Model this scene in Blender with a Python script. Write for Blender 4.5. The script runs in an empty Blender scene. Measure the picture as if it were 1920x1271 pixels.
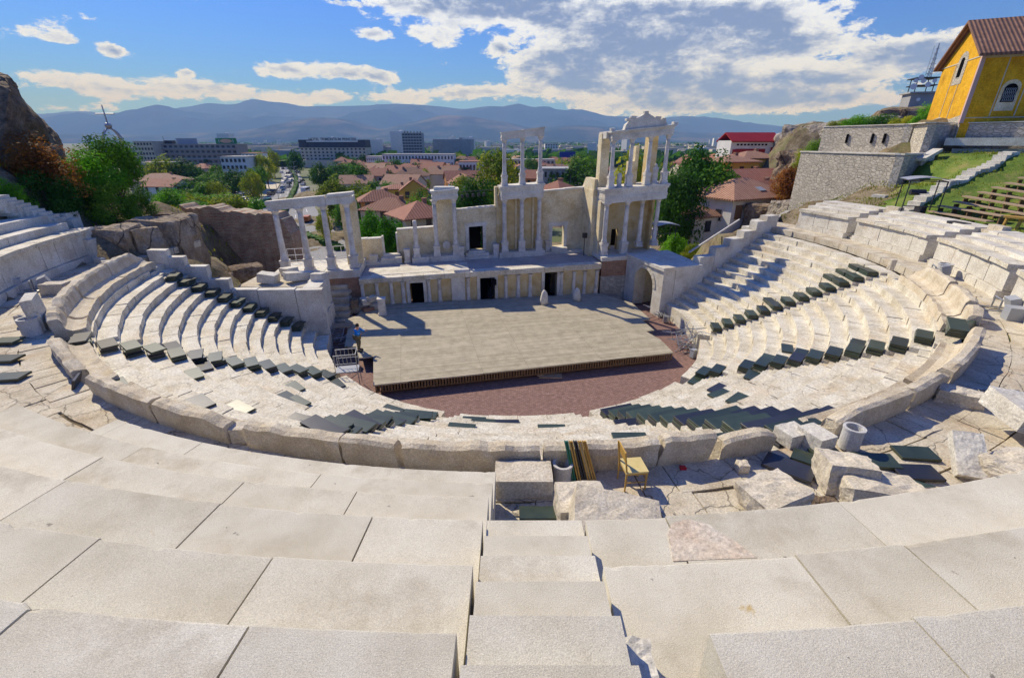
import bpy, math, random
import numpy as np
from mathutils import Matrix, Vector, noise
R_=math.radians
rnd=random.Random(7)
S=bpy.context.scene
COL=S.collection
# ------------------------------------------------------------------ camera
CAMH=12.3; PITCH=23.41; FPX=853.3
cam=bpy.data.cameras.new("camera"); cam.lens=16.0; cam.sensor_width=36.0; cam.sensor_fit='HORIZONTAL'
cam.clip_start=0.05; cam.clip_end=60000
co=bpy.data.objects.new("camera",cam); COL.objects.link(co)
co.location=(0,0,CAMH); co.rotation_euler=(R_(90-PITCH),0,0)
S.camera=co
# ------------------------------------------------------------------ world
SUN_AZ=132.5; SUN_EL=42.0
w=bpy.data.worlds.new("World"); S.world=w; w.use_nodes=True
nt=w.node_tree; nt.nodes.clear()
def NN(t,typ,**k):
    n=t.nodes.new(typ)
    for a,b in k.items(): setattr(n,a,b)
    return n
out=NN(nt,'ShaderNodeOutputWorld'); bg=NN(nt,'ShaderNodeBackground'); bg.inputs[1].default_value=0.15
sky=NN(nt,'ShaderNodeTexSky',sky_type='NISHITA',sun_disc=False); sky.sun_elevation=R_(SUN_EL)
sky.sun_rotation=R_(90-SUN_AZ); sky.altitude=200; sky.air_density=1.0; sky.dust_density=0.3; sky.ozone_density=3.0
tint=NN(nt,'ShaderNodeMixRGB',blend_type='MULTIPLY'); tint.inputs[0].default_value=1; tint.inputs[2].default_value=(0.17,0.38,0.98,1)
nt.links.new(sky.outputs[0],tint.inputs[1])
tc=NN(nt,'ShaderNodeTexCoord'); sep=NN(nt,'ShaderNodeSeparateXYZ'); nt.links.new(tc.outputs['Generated'],sep.inputs[0])
def M(t,op,a,b=None,c=None,clamp=False):
    n=NN(t,'ShaderNodeMath',operation=op); n.use_clamp=clamp
    for i,x in enumerate((a,b,c)):
        if x is None: continue
        if isinstance(x,(int,float)): n.inputs[i].default_value=x
        else: t.links.new(x,n.inputs[i])
    return n.outputs[0]
# planar cloud layer: direction / height gives a flat cloud deck in perspective
zc=M(nt,'ADD',M(nt,'MAXIMUM',sep.outputs[2],0.0),0.09)
cx=M(nt,'DIVIDE',sep.outputs[0],zc); cy=M(nt,'DIVIDE',sep.outputs[1],zc)
comb=NN(nt,'ShaderNodeCombineXYZ'); nt.links.new(cx,comb.inputs[0]); nt.links.new(cy,comb.inputs[1])
az=M(nt,'ARCTAN2',sep.outputs[0],sep.outputs[1])            # 0 = straight ahead, + right
el=sep.outputs[2]
def blob(u,v,wu,wv,amp):
    p=R_(PITCH); x=(u-960)/FPX; y=-(v-635.5)/FPX; dy=math.cos(p)+y*math.sin(p); dz=-math.sin(p)+y*math.cos(p); L=math.sqrt(x*x+dy*dy+dz*dz)
    a=math.atan2(x,dy); e=dz/L; wa=wu/FPX*.85*math.cos(a)**1.5; we=wv/FPX*.85*math.cos(a)
    dx=M(nt,'DIVIDE',M(nt,'SUBTRACT',az,a),wa); dy=M(nt,'DIVIDE',M(nt,'SUBTRACT',el,e),we)
    r=M(nt,'ADD',M(nt,'MULTIPLY',dx,dx),M(nt,'MULTIPLY',dy,dy))
    return M(nt,'MULTIPLY',M(nt,'POWER',2.718,M(nt,'MULTIPLY',r,-1.0)),amp)
def sumup(l):
    a=l[0]
    for b in l[1:]: a=M(nt,'ADD',a,b)
    return a
# clouds of this afternoon: u, v (direction), width, height, amount
CLOUDS=[(50,58,75,17,.7),(120,78,40,6,.4),(213,96,30,13,1.1),(60,150,60,20,.68),(170,156,60,22,.75),(250,172,60,14,.5),(320,160,60,22,.72),(400,166,60,18,.62),(480,178,80,15,.55),(120,200,150,18,.45),(350,136,16,7,.8),(530,132,62,16,1.1),(590,185,80,17,.7),
 (668,137,56,14,1.0),(722,148,26,12,.9),(702,66,42,11,.9),(760,182,110,13,.7),(828,70,40,19,.95),(780,60,18,9,.7),(935,90,22,13,.9),(880,12,190,26,1.25),(1000,10,90,20,.9),(900,172,110,12,.75),(640,6,40,6,.5),(400,4,60,6,.5),
 (1180,50,190,46,1.15),(1380,45,170,45,1.1),(1090,112,110,28,1.05),(1480,88,95,22,1.05),(1060,150,100,20,.8),(1220,150,200,36,1.05),(1380,165,160,28,.95),(1280,200,300,22,.8),(1560,190,130,16,.6),
 (1680,98,90,24,1.1),(1765,95,60,22,.9),(1600,140,130,20,.85),(1860,46,60,5,.4),(1000,120,40,20,.5)]
cov=sumup([blob(*b) for b in CLOUDS])
cb2=NN(nt,'ShaderNodeCombineXYZ'); nt.links.new(M(nt,'MULTIPLY',az,12.5),cb2.inputs[0]); nt.links.new(M(nt,'MULTIPLY',el,27.0),cb2.inputs[1])
def cn(off):
    ad=NN(nt,'ShaderNodeVectorMath',operation='ADD'); ad.inputs[1].default_value=off; nt.links.new(cb2.outputs[0],ad.inputs[0])
    n=NN(nt,'ShaderNodeTexNoise'); n.inputs['Scale'].default_value=1.0; n.inputs['Detail'].default_value=12; n.inputs['Roughness'].default_value=.72; n.inputs['Distortion'].default_value=.1; nt.links.new(ad.outputs[0],n.inputs['Vector']); return n.outputs[0]
na=cn((0,0,0)); nb=cn((-.1,.45,0))
AMP=2.7
dens=M(nt,'ADD',M(nt,'MINIMUM',cov,1.05),M(nt,'MULTIPLY',M(nt,'SUBTRACT',na,.5),AMP))
mr=NN(nt,'ShaderNodeMapRange',interpolation_type='SMOOTHSTEP'); mr.inputs[1].default_value=.36; mr.inputs[2].default_value=.62; nt.links.new(dens,mr.inputs[0])
mask=M(nt,'MULTIPLY',mr.outputs[0],.95)
above=M(nt,'ADD',M(nt,'MINIMUM',cov,1.3),M(nt,'MULTIPLY',M(nt,'SUBTRACT',nb,.5),AMP*1.15))
sh=NN(nt,'ShaderNodeMapRange',interpolation_type='SMOOTHSTEP'); sh.inputs[1].default_value=.62; sh.inputs[2].default_value=1.45; nt.links.new(above,sh.inputs[0])
ccol=NN(nt,'ShaderNodeMixRGB'); ccol.inputs[1].default_value=(6.2,6.8,8.2,1); ccol.inputs[2].default_value=(1.4,1.9,3.3,1); nt.links.new(sh.outputs[0],ccol.inputs[0])
mix=NN(nt,'ShaderNodeMixRGB'); nt.links.new(mask,mix.inputs[0]); nt.links.new(tint.outputs[0],mix.inputs[1]); nt.links.new(ccol.outputs[0],mix.inputs[2])
nt.links.new(mix.outputs[0],bg.inputs[0]); nt.links.new(bg.outputs[0],out.inputs[0])
# ------------------------------------------------------------------ sun
sl=bpy.data.lights.new("sun",'SUN'); sl.energy=5.0; sl.angle=R_(.5); sl.color=(1,.925,.79)
so=bpy.data.objects.new("sun",sl); COL.objects.link(so)
sd=Vector((math.cos(R_(SUN_AZ))*math.cos(R_(SUN_EL)),math.sin(R_(SUN_AZ))*math.cos(R_(SUN_EL)),math.sin(R_(SUN_EL))))
so.rotation_euler=sd.to_track_quat('Z','Y').to_euler(); so.location=(-30,40,60)
S.view_settings.view_transform='Standard'; S.view_settings.look='None'; S.view_settings.exposure=0.1; S.view_settings.gamma=1
S.render.engine='CYCLES'
# ------------------------------------------------------------------ geometry of the site
CX,CY=0.1,29.2                    # centre of the orchestra circle
cp,sp=math.cos(R_(PITCH)),math.sin(R_(PITCH))
def ray(u,v):
    x=(u-960)/FPX; y=-(v-635.5)/FPX
    return (x,cp+y*sp,-sp+y*cp)
def spot(u,v,z):
    d=ray(u,v); t=(z-CAMH)/d[2]; return Vector((d[0]*t,d[1]*t,z))
def spoty(u,v,Y):
    d=ray(u,v); t=Y/d[1]; return Vector((d[0]*t,Y,CAMH+d[2]*t))
def pol(R,a,z=0.0): return Vector((CX+R*math.cos(R_(a)),CY+R*math.sin(R_(a)),z))
TA=R_(9.85); TT=(math.cos(TA),math.sin(TA)); TN=(-TT[1],TT[0]); AX,AY=-11.57,33.39
def W(s,n,z): return Vector((AX+s*TT[0]+n*TN[0],AY+s*TT[1]+n*TN[1],.7+(z-.7)*(1+.010*s)))
ROW0,ROWD,ROWZ0,ROWZ=12.7,.62,1.1,.33
def rowz(i): return ROWZ0+ROWZ*(i+1)
# ------------------------------------------------------------------ materials
MATS={}
def mat(name,cols,scale=2.0,detail=6,rough=.85,bump=.3,bscale=None,speck=0,crack=0,crackscale=.8,stain=None,stainscale=.5,rand=0,metal=0,coord='Object',stretch=None,spec=.3,dark=.35,bdist=.02,alpha=None,spots=False):
    m=bpy.data.materials.new(name); MATS[name]=m; m.use_nodes=True; t=m.node_tree; t.nodes.clear()
    o=NN(t,'ShaderNodeOutputMaterial'); p=NN(t,'ShaderNodeBsdfPrincipled'); t.links.new(p.outputs[0],o.inputs[0])
    p.inputs['Roughness'].default_value=rough; p.inputs['Metallic'].default_value=metal; p.inputs['Specular IOR Level'].default_value=spec
    tc=NN(t,'ShaderNodeTexCoord'); v=tc.outputs[coord]
    if stretch:
        mp=NN(t,'ShaderNodeMapping'); mp.inputs['Scale'].default_value=stretch; t.links.new(v,mp.inputs[0]); v=mp.outputs[0]
    if rand:
        oi=NN(t,'ShaderNodeObjectInfo'); ad=NN(t,'ShaderNodeVectorMath',operation='ADD'); t.links.new(v,ad.inputs[0])
        mm=NN(t,'ShaderNodeMath',operation='MULTIPLY'); mm.inputs[1].default_value=37; t.links.new(oi.outputs['Random'],mm.inputs[0]); t.links.new(mm.outputs[0],ad.inputs[1]); v=ad.outputs[0]
    n=NN(t,'ShaderNodeTexNoise'); n.inputs['Scale'].default_value=scale; n.inputs['Detail'].default_value=detail; n.inputs['Roughness'].default_value=.62; t.links.new(v,n.inputs['Vector'])
    cr=NN(t,'ShaderNodeValToRGB'); e=cr.color_ramp.elements
    if len(cols)==1: cols=[cols[0],cols[0]]
    k=len(cols); lo,hi=.32,.68
    e[0].position=lo; e[0].color=(*cols[0],1); e[1].position=hi; e[1].color=(*cols[-1],1)
    for i in range(1,k-1):
        x=e.new(lo+(hi-lo)*i/(k-1)); x.color=(*cols[i],1)
    t.links.new(n.outputs[0],cr.inputs[0]); c=cr.outputs[0]; hb=n.outputs[0]
    if rand:
        hs=NN(t,'ShaderNodeHueSaturation'); t.links.new(c,hs.inputs['Color'])
        a=M(t,'MULTIPLY_ADD',oi.outputs['Random'],2*rand,1-rand); t.links.new(a,hs.inputs['Value']); c=hs.outputs[0]
    if stain:
        n3=NN(t,'ShaderNodeTexNoise'); n3.inputs['Scale'].default_value=stainscale; n3.inputs['Detail'].default_value=7; n3.inputs['Roughness'].default_value=.7; t.links.new(v,n3.inputs['Vector'])
        r=NN(t,'ShaderNodeMapRange'); r.inputs[1].default_value=.53; r.inputs[2].default_value=.72; r.inputs[4].default_value=.75; t.links.new(n3.outputs[0],r.inputs[0])
        mx=NN(t,'ShaderNodeMixRGB'); t.links.new(r.outputs[0],mx.inputs[0]); t.links.new(c,mx.inputs[1]); mx.inputs[2].default_value=(*stain,1); c=mx.outputs[0]
    if spots:
        for sc_,lo_,hi_,col_ in ((1.9,.735,.765,(.50,.34,.09)),(3.1,.71,.73,(.20,.18,.16)),(9.0,.735,.75,(.14,.12,.10))):
            nq=NN(t,'ShaderNodeTexNoise'); nq.inputs['Scale'].default_value=sc_; nq.inputs['Detail'].default_value=4; nq.inputs['Roughness'].default_value=.55
            mq=NN(t,'ShaderNodeMapping'); mq.inputs['Location'].default_value=(sc_*3.3,sc_,sc_*7); t.links.new(v,mq.inputs[0]); t.links.new(mq.outputs[0],nq.inputs['Vector'])
            rq=NN(t,'ShaderNodeMapRange'); rq.inputs[1].default_value=lo_; rq.inputs[2].default_value=hi_; rq.inputs[4].default_value=.7; t.links.new(nq.outputs[0],rq.inputs[0])
            mx=NN(t,'ShaderNodeMixRGB'); t.links.new(rq.outputs[0],mx.inputs[0]); t.links.new(c,mx.inputs[1]); mx.inputs[2].default_value=(*col_,1); c=mx.outputs[0]
    if speck:
        n4=NN(t,'ShaderNodeTexNoise'); n4.inputs['Scale'].default_value=speck; n4.inputs['Detail'].default_value=3; n4.inputs['Roughness'].default_value=.8; t.links.new(v,n4.inputs['Vector'])
        r=NN(t,'ShaderNodeMapRange'); r.inputs[1].default_value=.3; r.inputs[2].default_value=.7; r.inputs[3].default_value=.66; r.inputs[4].default_value=1.32; t.links.new(n4.outputs[0],r.inputs[0])
        mx=NN(t,'ShaderNodeVectorMath',operation='SCALE'); t.links.new(c,mx.inputs[0]); t.links.new(r.outputs[0],mx.inputs['Scale']); c=mx.outputs[0]
        hb=M(t,'ADD',hb,M(t,'MULTIPLY',n4.outputs[0],.5))
    if crack:
        vo=NN(t,'ShaderNodeTexVoronoi',feature='DISTANCE_TO_EDGE'); vo.inputs['Scale'].default_value=crackscale
        nd=NN(t,'ShaderNodeTexNoise'); nd.inputs['Scale'].default_value=crackscale*2.5; nd.inputs['Detail'].default_value=5; t.links.new(v,nd.inputs['Vector'])
        ad=NN(t,'ShaderNodeMixRGB'); ad.inputs[0].default_value=.28/crackscale**.3; t.links.new(v,ad.inputs[1]); t.links.new(nd.outputs['Color'],ad.inputs[2]); t.links.new(ad.outputs[0],vo.inputs['Vector'])
        r=NN(t,'ShaderNodeMapRange'); r.inputs[1].default_value=0; r.inputs[2].default_value=crack; r.inputs[3].default_value=dark; t.links.new(vo.outputs[0],r.inputs[0])
        mx=NN(t,'ShaderNodeVectorMath',operation='SCALE'); t.links.new(c,mx.inputs[0]); t.links.new(r.outputs[0],mx.inputs['Scale']); c=mx.outputs[0]
        hb=M(t,'ADD',hb,M(t,'MULTIPLY',r.outputs[0],1.2))
    t.links.new(c,p.inputs['Base Color'])
    if bump:
        b=NN(t,'ShaderNodeBump'); b.inputs['Strength'].default_value=bump; b.inputs['Distance'].default_value=bdist
        if bscale:
            n5=NN(t,'ShaderNodeTexNoise'); n5.inputs['Scale'].default_value=bscale; n5.inputs['Detail'].default_value=8; n5.inputs['Roughness'].default_value=.7; t.links.new(v,n5.inputs['Vector']); hb=M(t,'ADD',hb,n5.outputs[0])
        t.links.new(hb,b.inputs['Height']); t.links.new(b.outputs[0],p.inputs['Normal'])
    return m
def brickmat(name,c1,c2,mortar,bw,bh,msize=.02,rough=.85,bump=.5,plane='XZ',noise_amt=.35,off=.5,nscale=4,spec=.3):
    m=bpy.data.materials.new(name); MATS[name]=m; m.use_nodes=True; t=m.node_tree; t.nodes.clear()
    o=NN(t,'ShaderNodeOutputMaterial'); p=NN(t,'ShaderNodeBsdfPrincipled'); t.links.new(p.outputs[0],o.inputs[0]); p.inputs['Roughness'].default_value=rough; p.inputs['Specular IOR Level'].default_value=spec
    tc=NN(t,'ShaderNodeTexCoord'); s=NN(t,'ShaderNodeSeparateXYZ'); t.links.new(tc.outputs['Object'],s.inputs[0]); cb=NN(t,'ShaderNodeCombineXYZ')
    if plane=='XZ': t.links.new(M(t,'ADD',s.outputs[0],s.outputs[1]),cb.inputs[0]); t.links.new(s.outputs[2],cb.inputs[1])
    elif plane=='XY': t.links.new(s.outputs[0],cb.inputs[0]); t.links.new(s.outputs[1],cb.inputs[1])
    b=NN(t,'ShaderNodeTexBrick'); b.offset=off; b.inputs['Scale'].default_value=1; b.inputs['Brick Width'].default_value=bw; b.inputs['Row Height'].default_value=bh; b.inputs['Mortar Size'].default_value=msize; b.inputs['Bias'].default_value=0
    b.inputs['Color1'].default_value=(*c1,1); b.inputs['Color2'].default_value=(*c2,1); b.inputs['Mortar'].default_value=(*mortar,1); t.links.new(cb.outputs[0],b.inputs['Vector'])
    n=NN(t,'ShaderNodeTexNoise'); n.inputs['Scale'].default_value=nscale; n.inputs['Detail'].default_value=7; n.inputs['Roughness'].default_value=.7; t.links.new(tc.outputs['Object'],n.inputs['Vector'])
    r=NN(t,'ShaderNodeMapRange'); r.inputs[1].default_value=.25; r.inputs[2].default_value=.75; r.inputs[3].default_value=1-noise_amt; r.inputs[4].default_value=1+noise_amt; t.links.new(n.outputs[0],r.inputs[0])
    mx=NN(t,'ShaderNodeVectorMath',operation='SCALE'); t.links.new(b.outputs[0],mx.inputs[0]); t.links.new(r.outputs[0],mx.inputs['Scale']); t.links.new(mx.outputs[0],p.inputs['Base Color'])
    bp=NN(t,'ShaderNodeBump'); bp.inputs['Strength'].default_value=bump; bp.inputs['Distance'].default_value=.02
    t.links.new(M(t,'ADD',M(t,'MULTIPLY',b.outputs['Fac'],-1.0),M(t,'MULTIPLY',n.outputs[0],.8)),bp.inputs['Height']); t.links.new(bp.outputs[0],p.inputs['Normal'])
    return m
def rubblemat(name,c1,c2,mortar,sc=3.0):
    m=bpy.data.materials.new(name); MATS[name]=m; m.use_nodes=True; t=m.node_tree; t.nodes.clear()
    o=NN(t,'ShaderNodeOutputMaterial'); p=NN(t,'ShaderNodeBsdfPrincipled'); t.links.new(p.outputs[0],o.inputs[0]); p.inputs['Roughness'].default_value=.9
    tc=NN(t,'ShaderNodeTexCoord'); mp=NN(t,'ShaderNodeMapping'); mp.inputs['Scale'].default_value=(1,1,1.7); t.links.new(tc.outputs['Object'],mp.inputs[0])
    vo=NN(t,'ShaderNodeTexVoronoi',feature='DISTANCE_TO_EDGE'); vo.inputs['Scale'].default_value=sc; vc=NN(t,'ShaderNodeTexVoronoi'); vc.inputs['Scale'].default_value=sc
    t.links.new(mp.outputs[0],vo.inputs['Vector']); t.links.new(mp.outputs[0],vc.inputs['Vector'])
    mx=NN(t,'ShaderNodeMixRGB'); sx=NN(t,'ShaderNodeSeparateXYZ'); t.links.new(vc.outputs['Color'],sx.inputs[0]); t.links.new(sx.outputs[0],mx.inputs[0]); mx.inputs[1].default_value=(*c1,1); mx.inputs[2].default_value=(*c2,1)
    r=NN(t,'ShaderNodeMapRange'); r.inputs[2].default_value=.09; t.links.new(vo.outputs[0],r.inputs[0])
    m2=NN(t,'ShaderNodeMixRGB'); t.links.new(r.outputs[0],m2.inputs[0]); m2.inputs[1].default_value=(*mortar,1); t.links.new(mx.outputs[0],m2.inputs[2]); t.links.new(m2.outputs[0],p.inputs['Base Color'])
    bp=NN(t,'ShaderNodeBump'); bp.inputs['Strength'].default_value=.9; bp.inputs['Distance'].default_value=.04; t.links.new(r.outputs[0],bp.inputs['Height']); t.links.new(bp.outputs[0],p.inputs['Normal'])
    return m
def tilemat(name,c1,c2,dark,pitch=.28):
    """clay roof tiles: ribs run down the slope (along local x = ridge direction), courses across"""
    m=bpy.data.materials.new(name); MATS[name]=m; m.use_nodes=True; t=m.node_tree; t.nodes.clear()
    o=NN(t,'ShaderNodeOutputMaterial'); p=NN(t,'ShaderNodeBsdfPrincipled'); t.links.new(p.outputs[0],o.inputs[0]); p.inputs['Roughness'].default_value=.85
    tc=NN(t,'ShaderNodeTexCoord'); s=NN(t,'ShaderNodeSeparateXYZ'); t.links.new(tc.outputs['UV'],s.inputs[0])
    rib=M(t,'SINE',M(t,'MULTIPLY',s.outputs[0],2*math.pi/pitch)); ribn=M(t,'MULTIPLY_ADD',rib,.5,.5)
    crs=M(t,'FRACT',M(t,'DIVIDE',s.outputs[1],pitch*1.5))
    oi=NN(t,'ShaderNodeObjectInfo')
    n=NN(t,'ShaderNodeTexWhiteNoise',noise_dimensions='2D'); cb=NN(t,'ShaderNodeCombineXYZ'); t.links.new(M(t,'FLOOR',M(t,'DIVIDE',s.outputs[0],pitch)),cb.inputs[0]); t.links.new(M(t,'FLOOR',M(t,'DIVIDE',s.outputs[1],pitch*1.5)),cb.inputs[1]); t.links.new(cb.outputs[0],n.inputs[0])
    n2=NN(t,'ShaderNodeTexNoise'); n2.inputs['Scale'].default_value=.5; n2.inputs['Detail'].default_value=6; t.links.new(tc.outputs['Object'],n2.inputs['Vector'])
    mx=NN(t,'ShaderNodeMixRGB'); t.links.new(M(t,'ADD',M(t,'MULTIPLY',n.outputs[0],.5),M(t,'MULTIPLY',n2.outputs[0],.5)),mx.inputs[0]); mx.inputs[1].default_value=(*c1,1); mx.inputs[2].default_value=(*c2,1)
    m2=NN(t,'ShaderNodeMixRGB'); t.links.new(M(t,'MULTIPLY',M(t,'POWER',ribn,.5),1.0),m2.inputs[0]); m2.inputs[1].default_value=(*dark,1); t.links.new(mx.outputs[0],m2.inputs[2])
    hs=NN(t,'ShaderNodeHueSaturation'); t.links.new(m2.outputs[0],hs.inputs['Color']); t.links.new(M(t,'MULTIPLY_ADD',oi.outputs['Random'],.4,.8),hs.inputs['Value']); t.links.new(hs.outputs[0],p.inputs['Base Color'])
    bp=NN(t,'ShaderNodeBump'); bp.inputs['Strength'].default_value=.8; bp.inputs['Distance'].default_value=.05; t.links.new(M(t,'ADD',ribn,M(t,'MULTIPLY',crs,.4)),bp.inputs['Height']); t.links.new(bp.outputs[0],p.inputs['Normal'])
    return m
def leafmat(name,c1,c2,c3,scale=1.5):
    m=bpy.data.materials.new(name); MATS[name]=m; m.use_nodes=True; t=m.node_tree; t.nodes.clear()
    o=NN(t,'ShaderNodeOutputMaterial'); p=NN(t,'ShaderNodeBsdfPrincipled'); p.inputs['Roughness'].default_value=.7; p.inputs['Specular IOR Level'].default_value=.15
    tr=NN(t,'ShaderNodeBsdfTranslucent'); ms=NN(t,'ShaderNodeMixShader'); ms.inputs[0].default_value=.42; t.links.new(p.outputs[0],ms.inputs[1]); t.links.new(tr.outputs[0],ms.inputs[2]); t.links.new(ms.outputs[0],o.inputs[0])
    tc=NN(t,'ShaderNodeTexCoord'); n=NN(t,'ShaderNodeTexNoise'); n.inputs['Scale'].default_value=scale; n.inputs['Detail'].default_value=5; t.links.new(tc.outputs['Object'],n.inputs['Vector'])
    cr=NN(t,'ShaderNodeValToRGB'); e=cr.color_ramp.elements; e[0].position=.35; e[0].color=(*c1,1); e[1].position=.68; e[1].color=(*c3,1); x=e.new(.5); x.color=(*c2,1); t.links.new(n.outputs[0],cr.inputs[0])
    oi=NN(t,'ShaderNodeObjectInfo'); hs=NN(t,'ShaderNodeHueSaturation'); t.links.new(cr.outputs[0],hs.inputs['Color']); t.links.new(M(t,'MULTIPLY_ADD',oi.outputs['Random'],.5,.75),hs.inputs['Value']); t.links.new(M(t,'MULTIPLY_ADD',oi.outputs['Random'],-.03,.515),hs.inputs['Hue'])
    t.links.new(hs.outputs[0],p.inputs['Base Color']); t.links.new(hs.outputs[0],tr.inputs['Color'])
    return m
marble=mat('weathered_marble',[(.49,.44,.335),(.64,.595,.485),(.73,.70,.60)],scale=1.1,rough=.8,bump=.6,bscale=9,speck=14,crack=.008,crackscale=.9,stain=(.60,.48,.32),stainscale=.5,dark=.62,bdist=.04)
marble2=mat('pale_marble_blocks',[(.50,.46,.385),(.64,.61,.53),(.72,.70,.63)],scale=.9,rough=.8,bump=.5,bscale=7,speck=18,stain=(.46,.38,.29),stainscale=.7,bdist=.03)
bench=mat('rough_bench_stone',[(.52,.43,.30),(.64,.56,.42),(.71,.65,.53)],scale=1.6,rough=.9,bump=1,bscale=14,speck=30,stain=(.52,.40,.22),stainscale=1.1,bdist=.04,dark=.5)
slab=mat('granular_slab_stone',[(.54,.50,.395),(.62,.58,.475),(.67,.64,.54)],scale=1.3,rough=.9,bump=.8,bscale=90,speck=130,stain=(.40,.345,.25),stainscale=.8,rand=.08,bdist=.008,spots=True)
paving=mat('worn_paving_stone',[(.42,.36,.26),(.55,.49,.38),(.63,.585,.48)],scale=1.2,rough=.88,bump=.8,bscale=10,speck=24,crack=.014,crackscale=1.1,stain=(.46,.32,.19),stainscale=.8,dark=.42)
column_m=mat('column_marble',[(.52,.47,.39),(.65,.61,.54),(.73,.70,.64)],scale=2.2,rough=.75,bump=.4,bscale=9,stain=(.36,.31,.25),stainscale=1.4,rand=.06)
plaster=mat('cream_plaster_wall',[(.56,.45,.25),(.70,.60,.39),(.74,.67,.49)],scale=.9,rough=.9,bump=.4,bscale=8,speck=14,stain=(.38,.29,.16),stainscale=.7)
ochre=mat('ochre_plaster',[(.46,.33,.14),(.62,.48,.24),(.66,.56,.36)],scale=1.3,rough=.9,bump=.3,bscale=8,stain=(.55,.47,.36),stainscale=.9)
dirt=mat('dry_earth',[(.10,.075,.045),(.20,.155,.09),(.30,.25,.17)],scale=.7,rough=.95,bump=.8,bscale=3,speck=6,stain=(.16,.19,.04),stainscale=.25,bdist=.15)
plain=mat('plain_ground',[(.07,.11,.03),(.12,.14,.06),(.22,.20,.14)],scale=.012,detail=9,rough=.95,bump=0,stain=(.28,.26,.22),stainscale=.02)
grassm=mat('lawn_grass',[(.07,.13,.015),(.13,.20,.025),(.24,.24,.06)],scale=.6,rough=.9,bump=.8,bscale=12,speck=9,stain=(.30,.24,.10),stainscale=.3,bdist=.08)
asphalt=mat('asphalt',[(.24,.245,.25),(.29,.29,.29)],scale=.15,rough=.9,bump=.1,speck=3)
whitepaint=mat('white_paint',[(.72,.72,.70)],rough=.6,bump=0)
rockm=mat('granite_rock',[(.13,.09,.055),(.25,.18,.12),(.36,.29,.21)],scale=.5,rough=.95,bump=1,bscale=2.2,speck=4,crack=.012,crackscale=.16,stain=(.34,.22,.10),stainscale=.35,bdist=.25,dark=.35)
tanrock=mat('tan_rock_face',[(.22,.155,.095),(.36,.28,.19),(.48,.40,.30)],scale=.7,rough=.95,bump=1,bscale=3,speck=6,crack=.01,crackscale=.35,stain=(.20,.15,.10),stainscale=.5,bdist=.12,dark=.35)
granite=mat('pale_granite',[(.26,.22,.17),(.38,.33,.27),(.47,.43,.37)],scale=.3,rough=.95,bump=1,bscale=1.2,speck=2.5,crack=.012,crackscale=.11,stain=(.28,.22,.14),stainscale=.2,bdist=.4,dark=.4)
rockpale=mat('pale_rock',[(.48,.42,.32),(.60,.54,.43),(.68,.63,.54)],scale=1.2,rough=.92,bump=.6,bscale=12,speck=22,stain=(.52,.40,.26),stainscale=1.0,bdist=.03)
rockpink=mat('pink_rock',[(.50,.36,.27),(.58,.48,.38),(.60,.55,.47)],scale=1.4,rough=.9,bump=.6,bscale=9,speck=20,bdist=.03)
greenb=mat('green_painted_board',[(.028,.042,.026),(.045,.062,.038)],scale=3,rough=.3,bump=.08,rand=.4,spec=.55)
blackb=mat('black_faced_board',[(.022,.023,.03),(.032,.033,.042)],scale=3,rough=.3,bump=.08,rand=.3,spec=.5)
metal=mat('galvanised_metal',[(.34,.35,.36),(.5,.51,.52)],scale=8,rough=.4,bump=.05,metal=.7)
darkmetal=mat('dark_metal',[(.05,.05,.055)],rough=.5,bump=0,metal=.5)
concrete=mat('concrete_ring',[(.48,.47,.45),(.58,.57,.55)],scale=3,rough=.8,bump=.2,speck=30)
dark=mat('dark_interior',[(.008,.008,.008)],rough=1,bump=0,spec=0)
blackcloth=mat('black_cloth',[(.006,.006,.008),(.012,.012,.014)],scale=3,rough=.95,bump=.3,spec=.1)
woodm=mat('yellow_varnished_wood',[(.42,.24,.05),(.58,.37,.09)],scale=3,stretch=(1,1,8),rough=.45,bump=.1)
woodseat=mat('pale_yellow_seat',[(.60,.48,.20),(.68,.56,.26)],scale=5,rough=.5,bump=.05)
browntim=mat('brown_timber',[(.14,.08,.04),(.24,.15,.08)],scale=5,rough=.8,bump=.3)
greytim=mat('weathered_timber',[(.30,.21,.13),(.46,.35,.24)],scale=4,stretch=(1,5,5),rough=.85,bump=.3)
deck=brickmat('weathered_deck_planks',(.37,.33,.235),(.47,.42,.315),(.17,.14,.10),7.0,.15,.012,plane='XY',noise_amt=.28,off=.37,nscale=1.7,bump=.5,rough=.8)
redpave=brickmat('red_cobble_paving',(.22,.128,.105),(.30,.185,.155),(.17,.10,.085),.20,.11,.018,plane='XY',noise_amt=.45,nscale=5)
brick=brickmat('old_brick',(.30,.11,.055),(.40,.19,.10),(.36,.31,.24),.32,.075,.014,noise_amt=.45,nscale=2)
oldbrick=brickmat('ruined_brick_and_rubble',(.36,.15,.08),(.46,.34,.21),(.42,.36,.27),.42,.14,.03,noise_amt=.55,nscale=.8,bump=.9)
rubble=rubblemat('rubble_masonry',(.42,.38,.31),(.58,.53,.44),(.30,.27,.22),2.6)
rubble2=rubblemat('grey_rubble_masonry',(.40,.37,.32),(.55,.52,.46),(.34,.32,.28),2.9)
tile_red=tilemat('red_clay_tiles',(.30,.10,.06),(.42,.19,.12),(.16,.06,.04),.5)
tile_old=tilemat('old_brown_clay_tiles',(.14,.07,.045),(.38,.20,.12),(.10,.05,.035),.30)
tile_pale=tilemat('sunbleached_clay_tiles',(.34,.17,.10),(.50,.30,.20),(.13,.05,.03),.40)
white_w=mat('white_render',[(.66,.65,.62),(.76,.75,.72)],scale=.6,rough=.85,bump=.1,stain=(.52,.50,.46),stainscale=.4)
cream_w=mat('cream_render',[(.50,.44,.33),(.60,.54,.43)],scale=.3,rough=.85,bump=.1)
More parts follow.
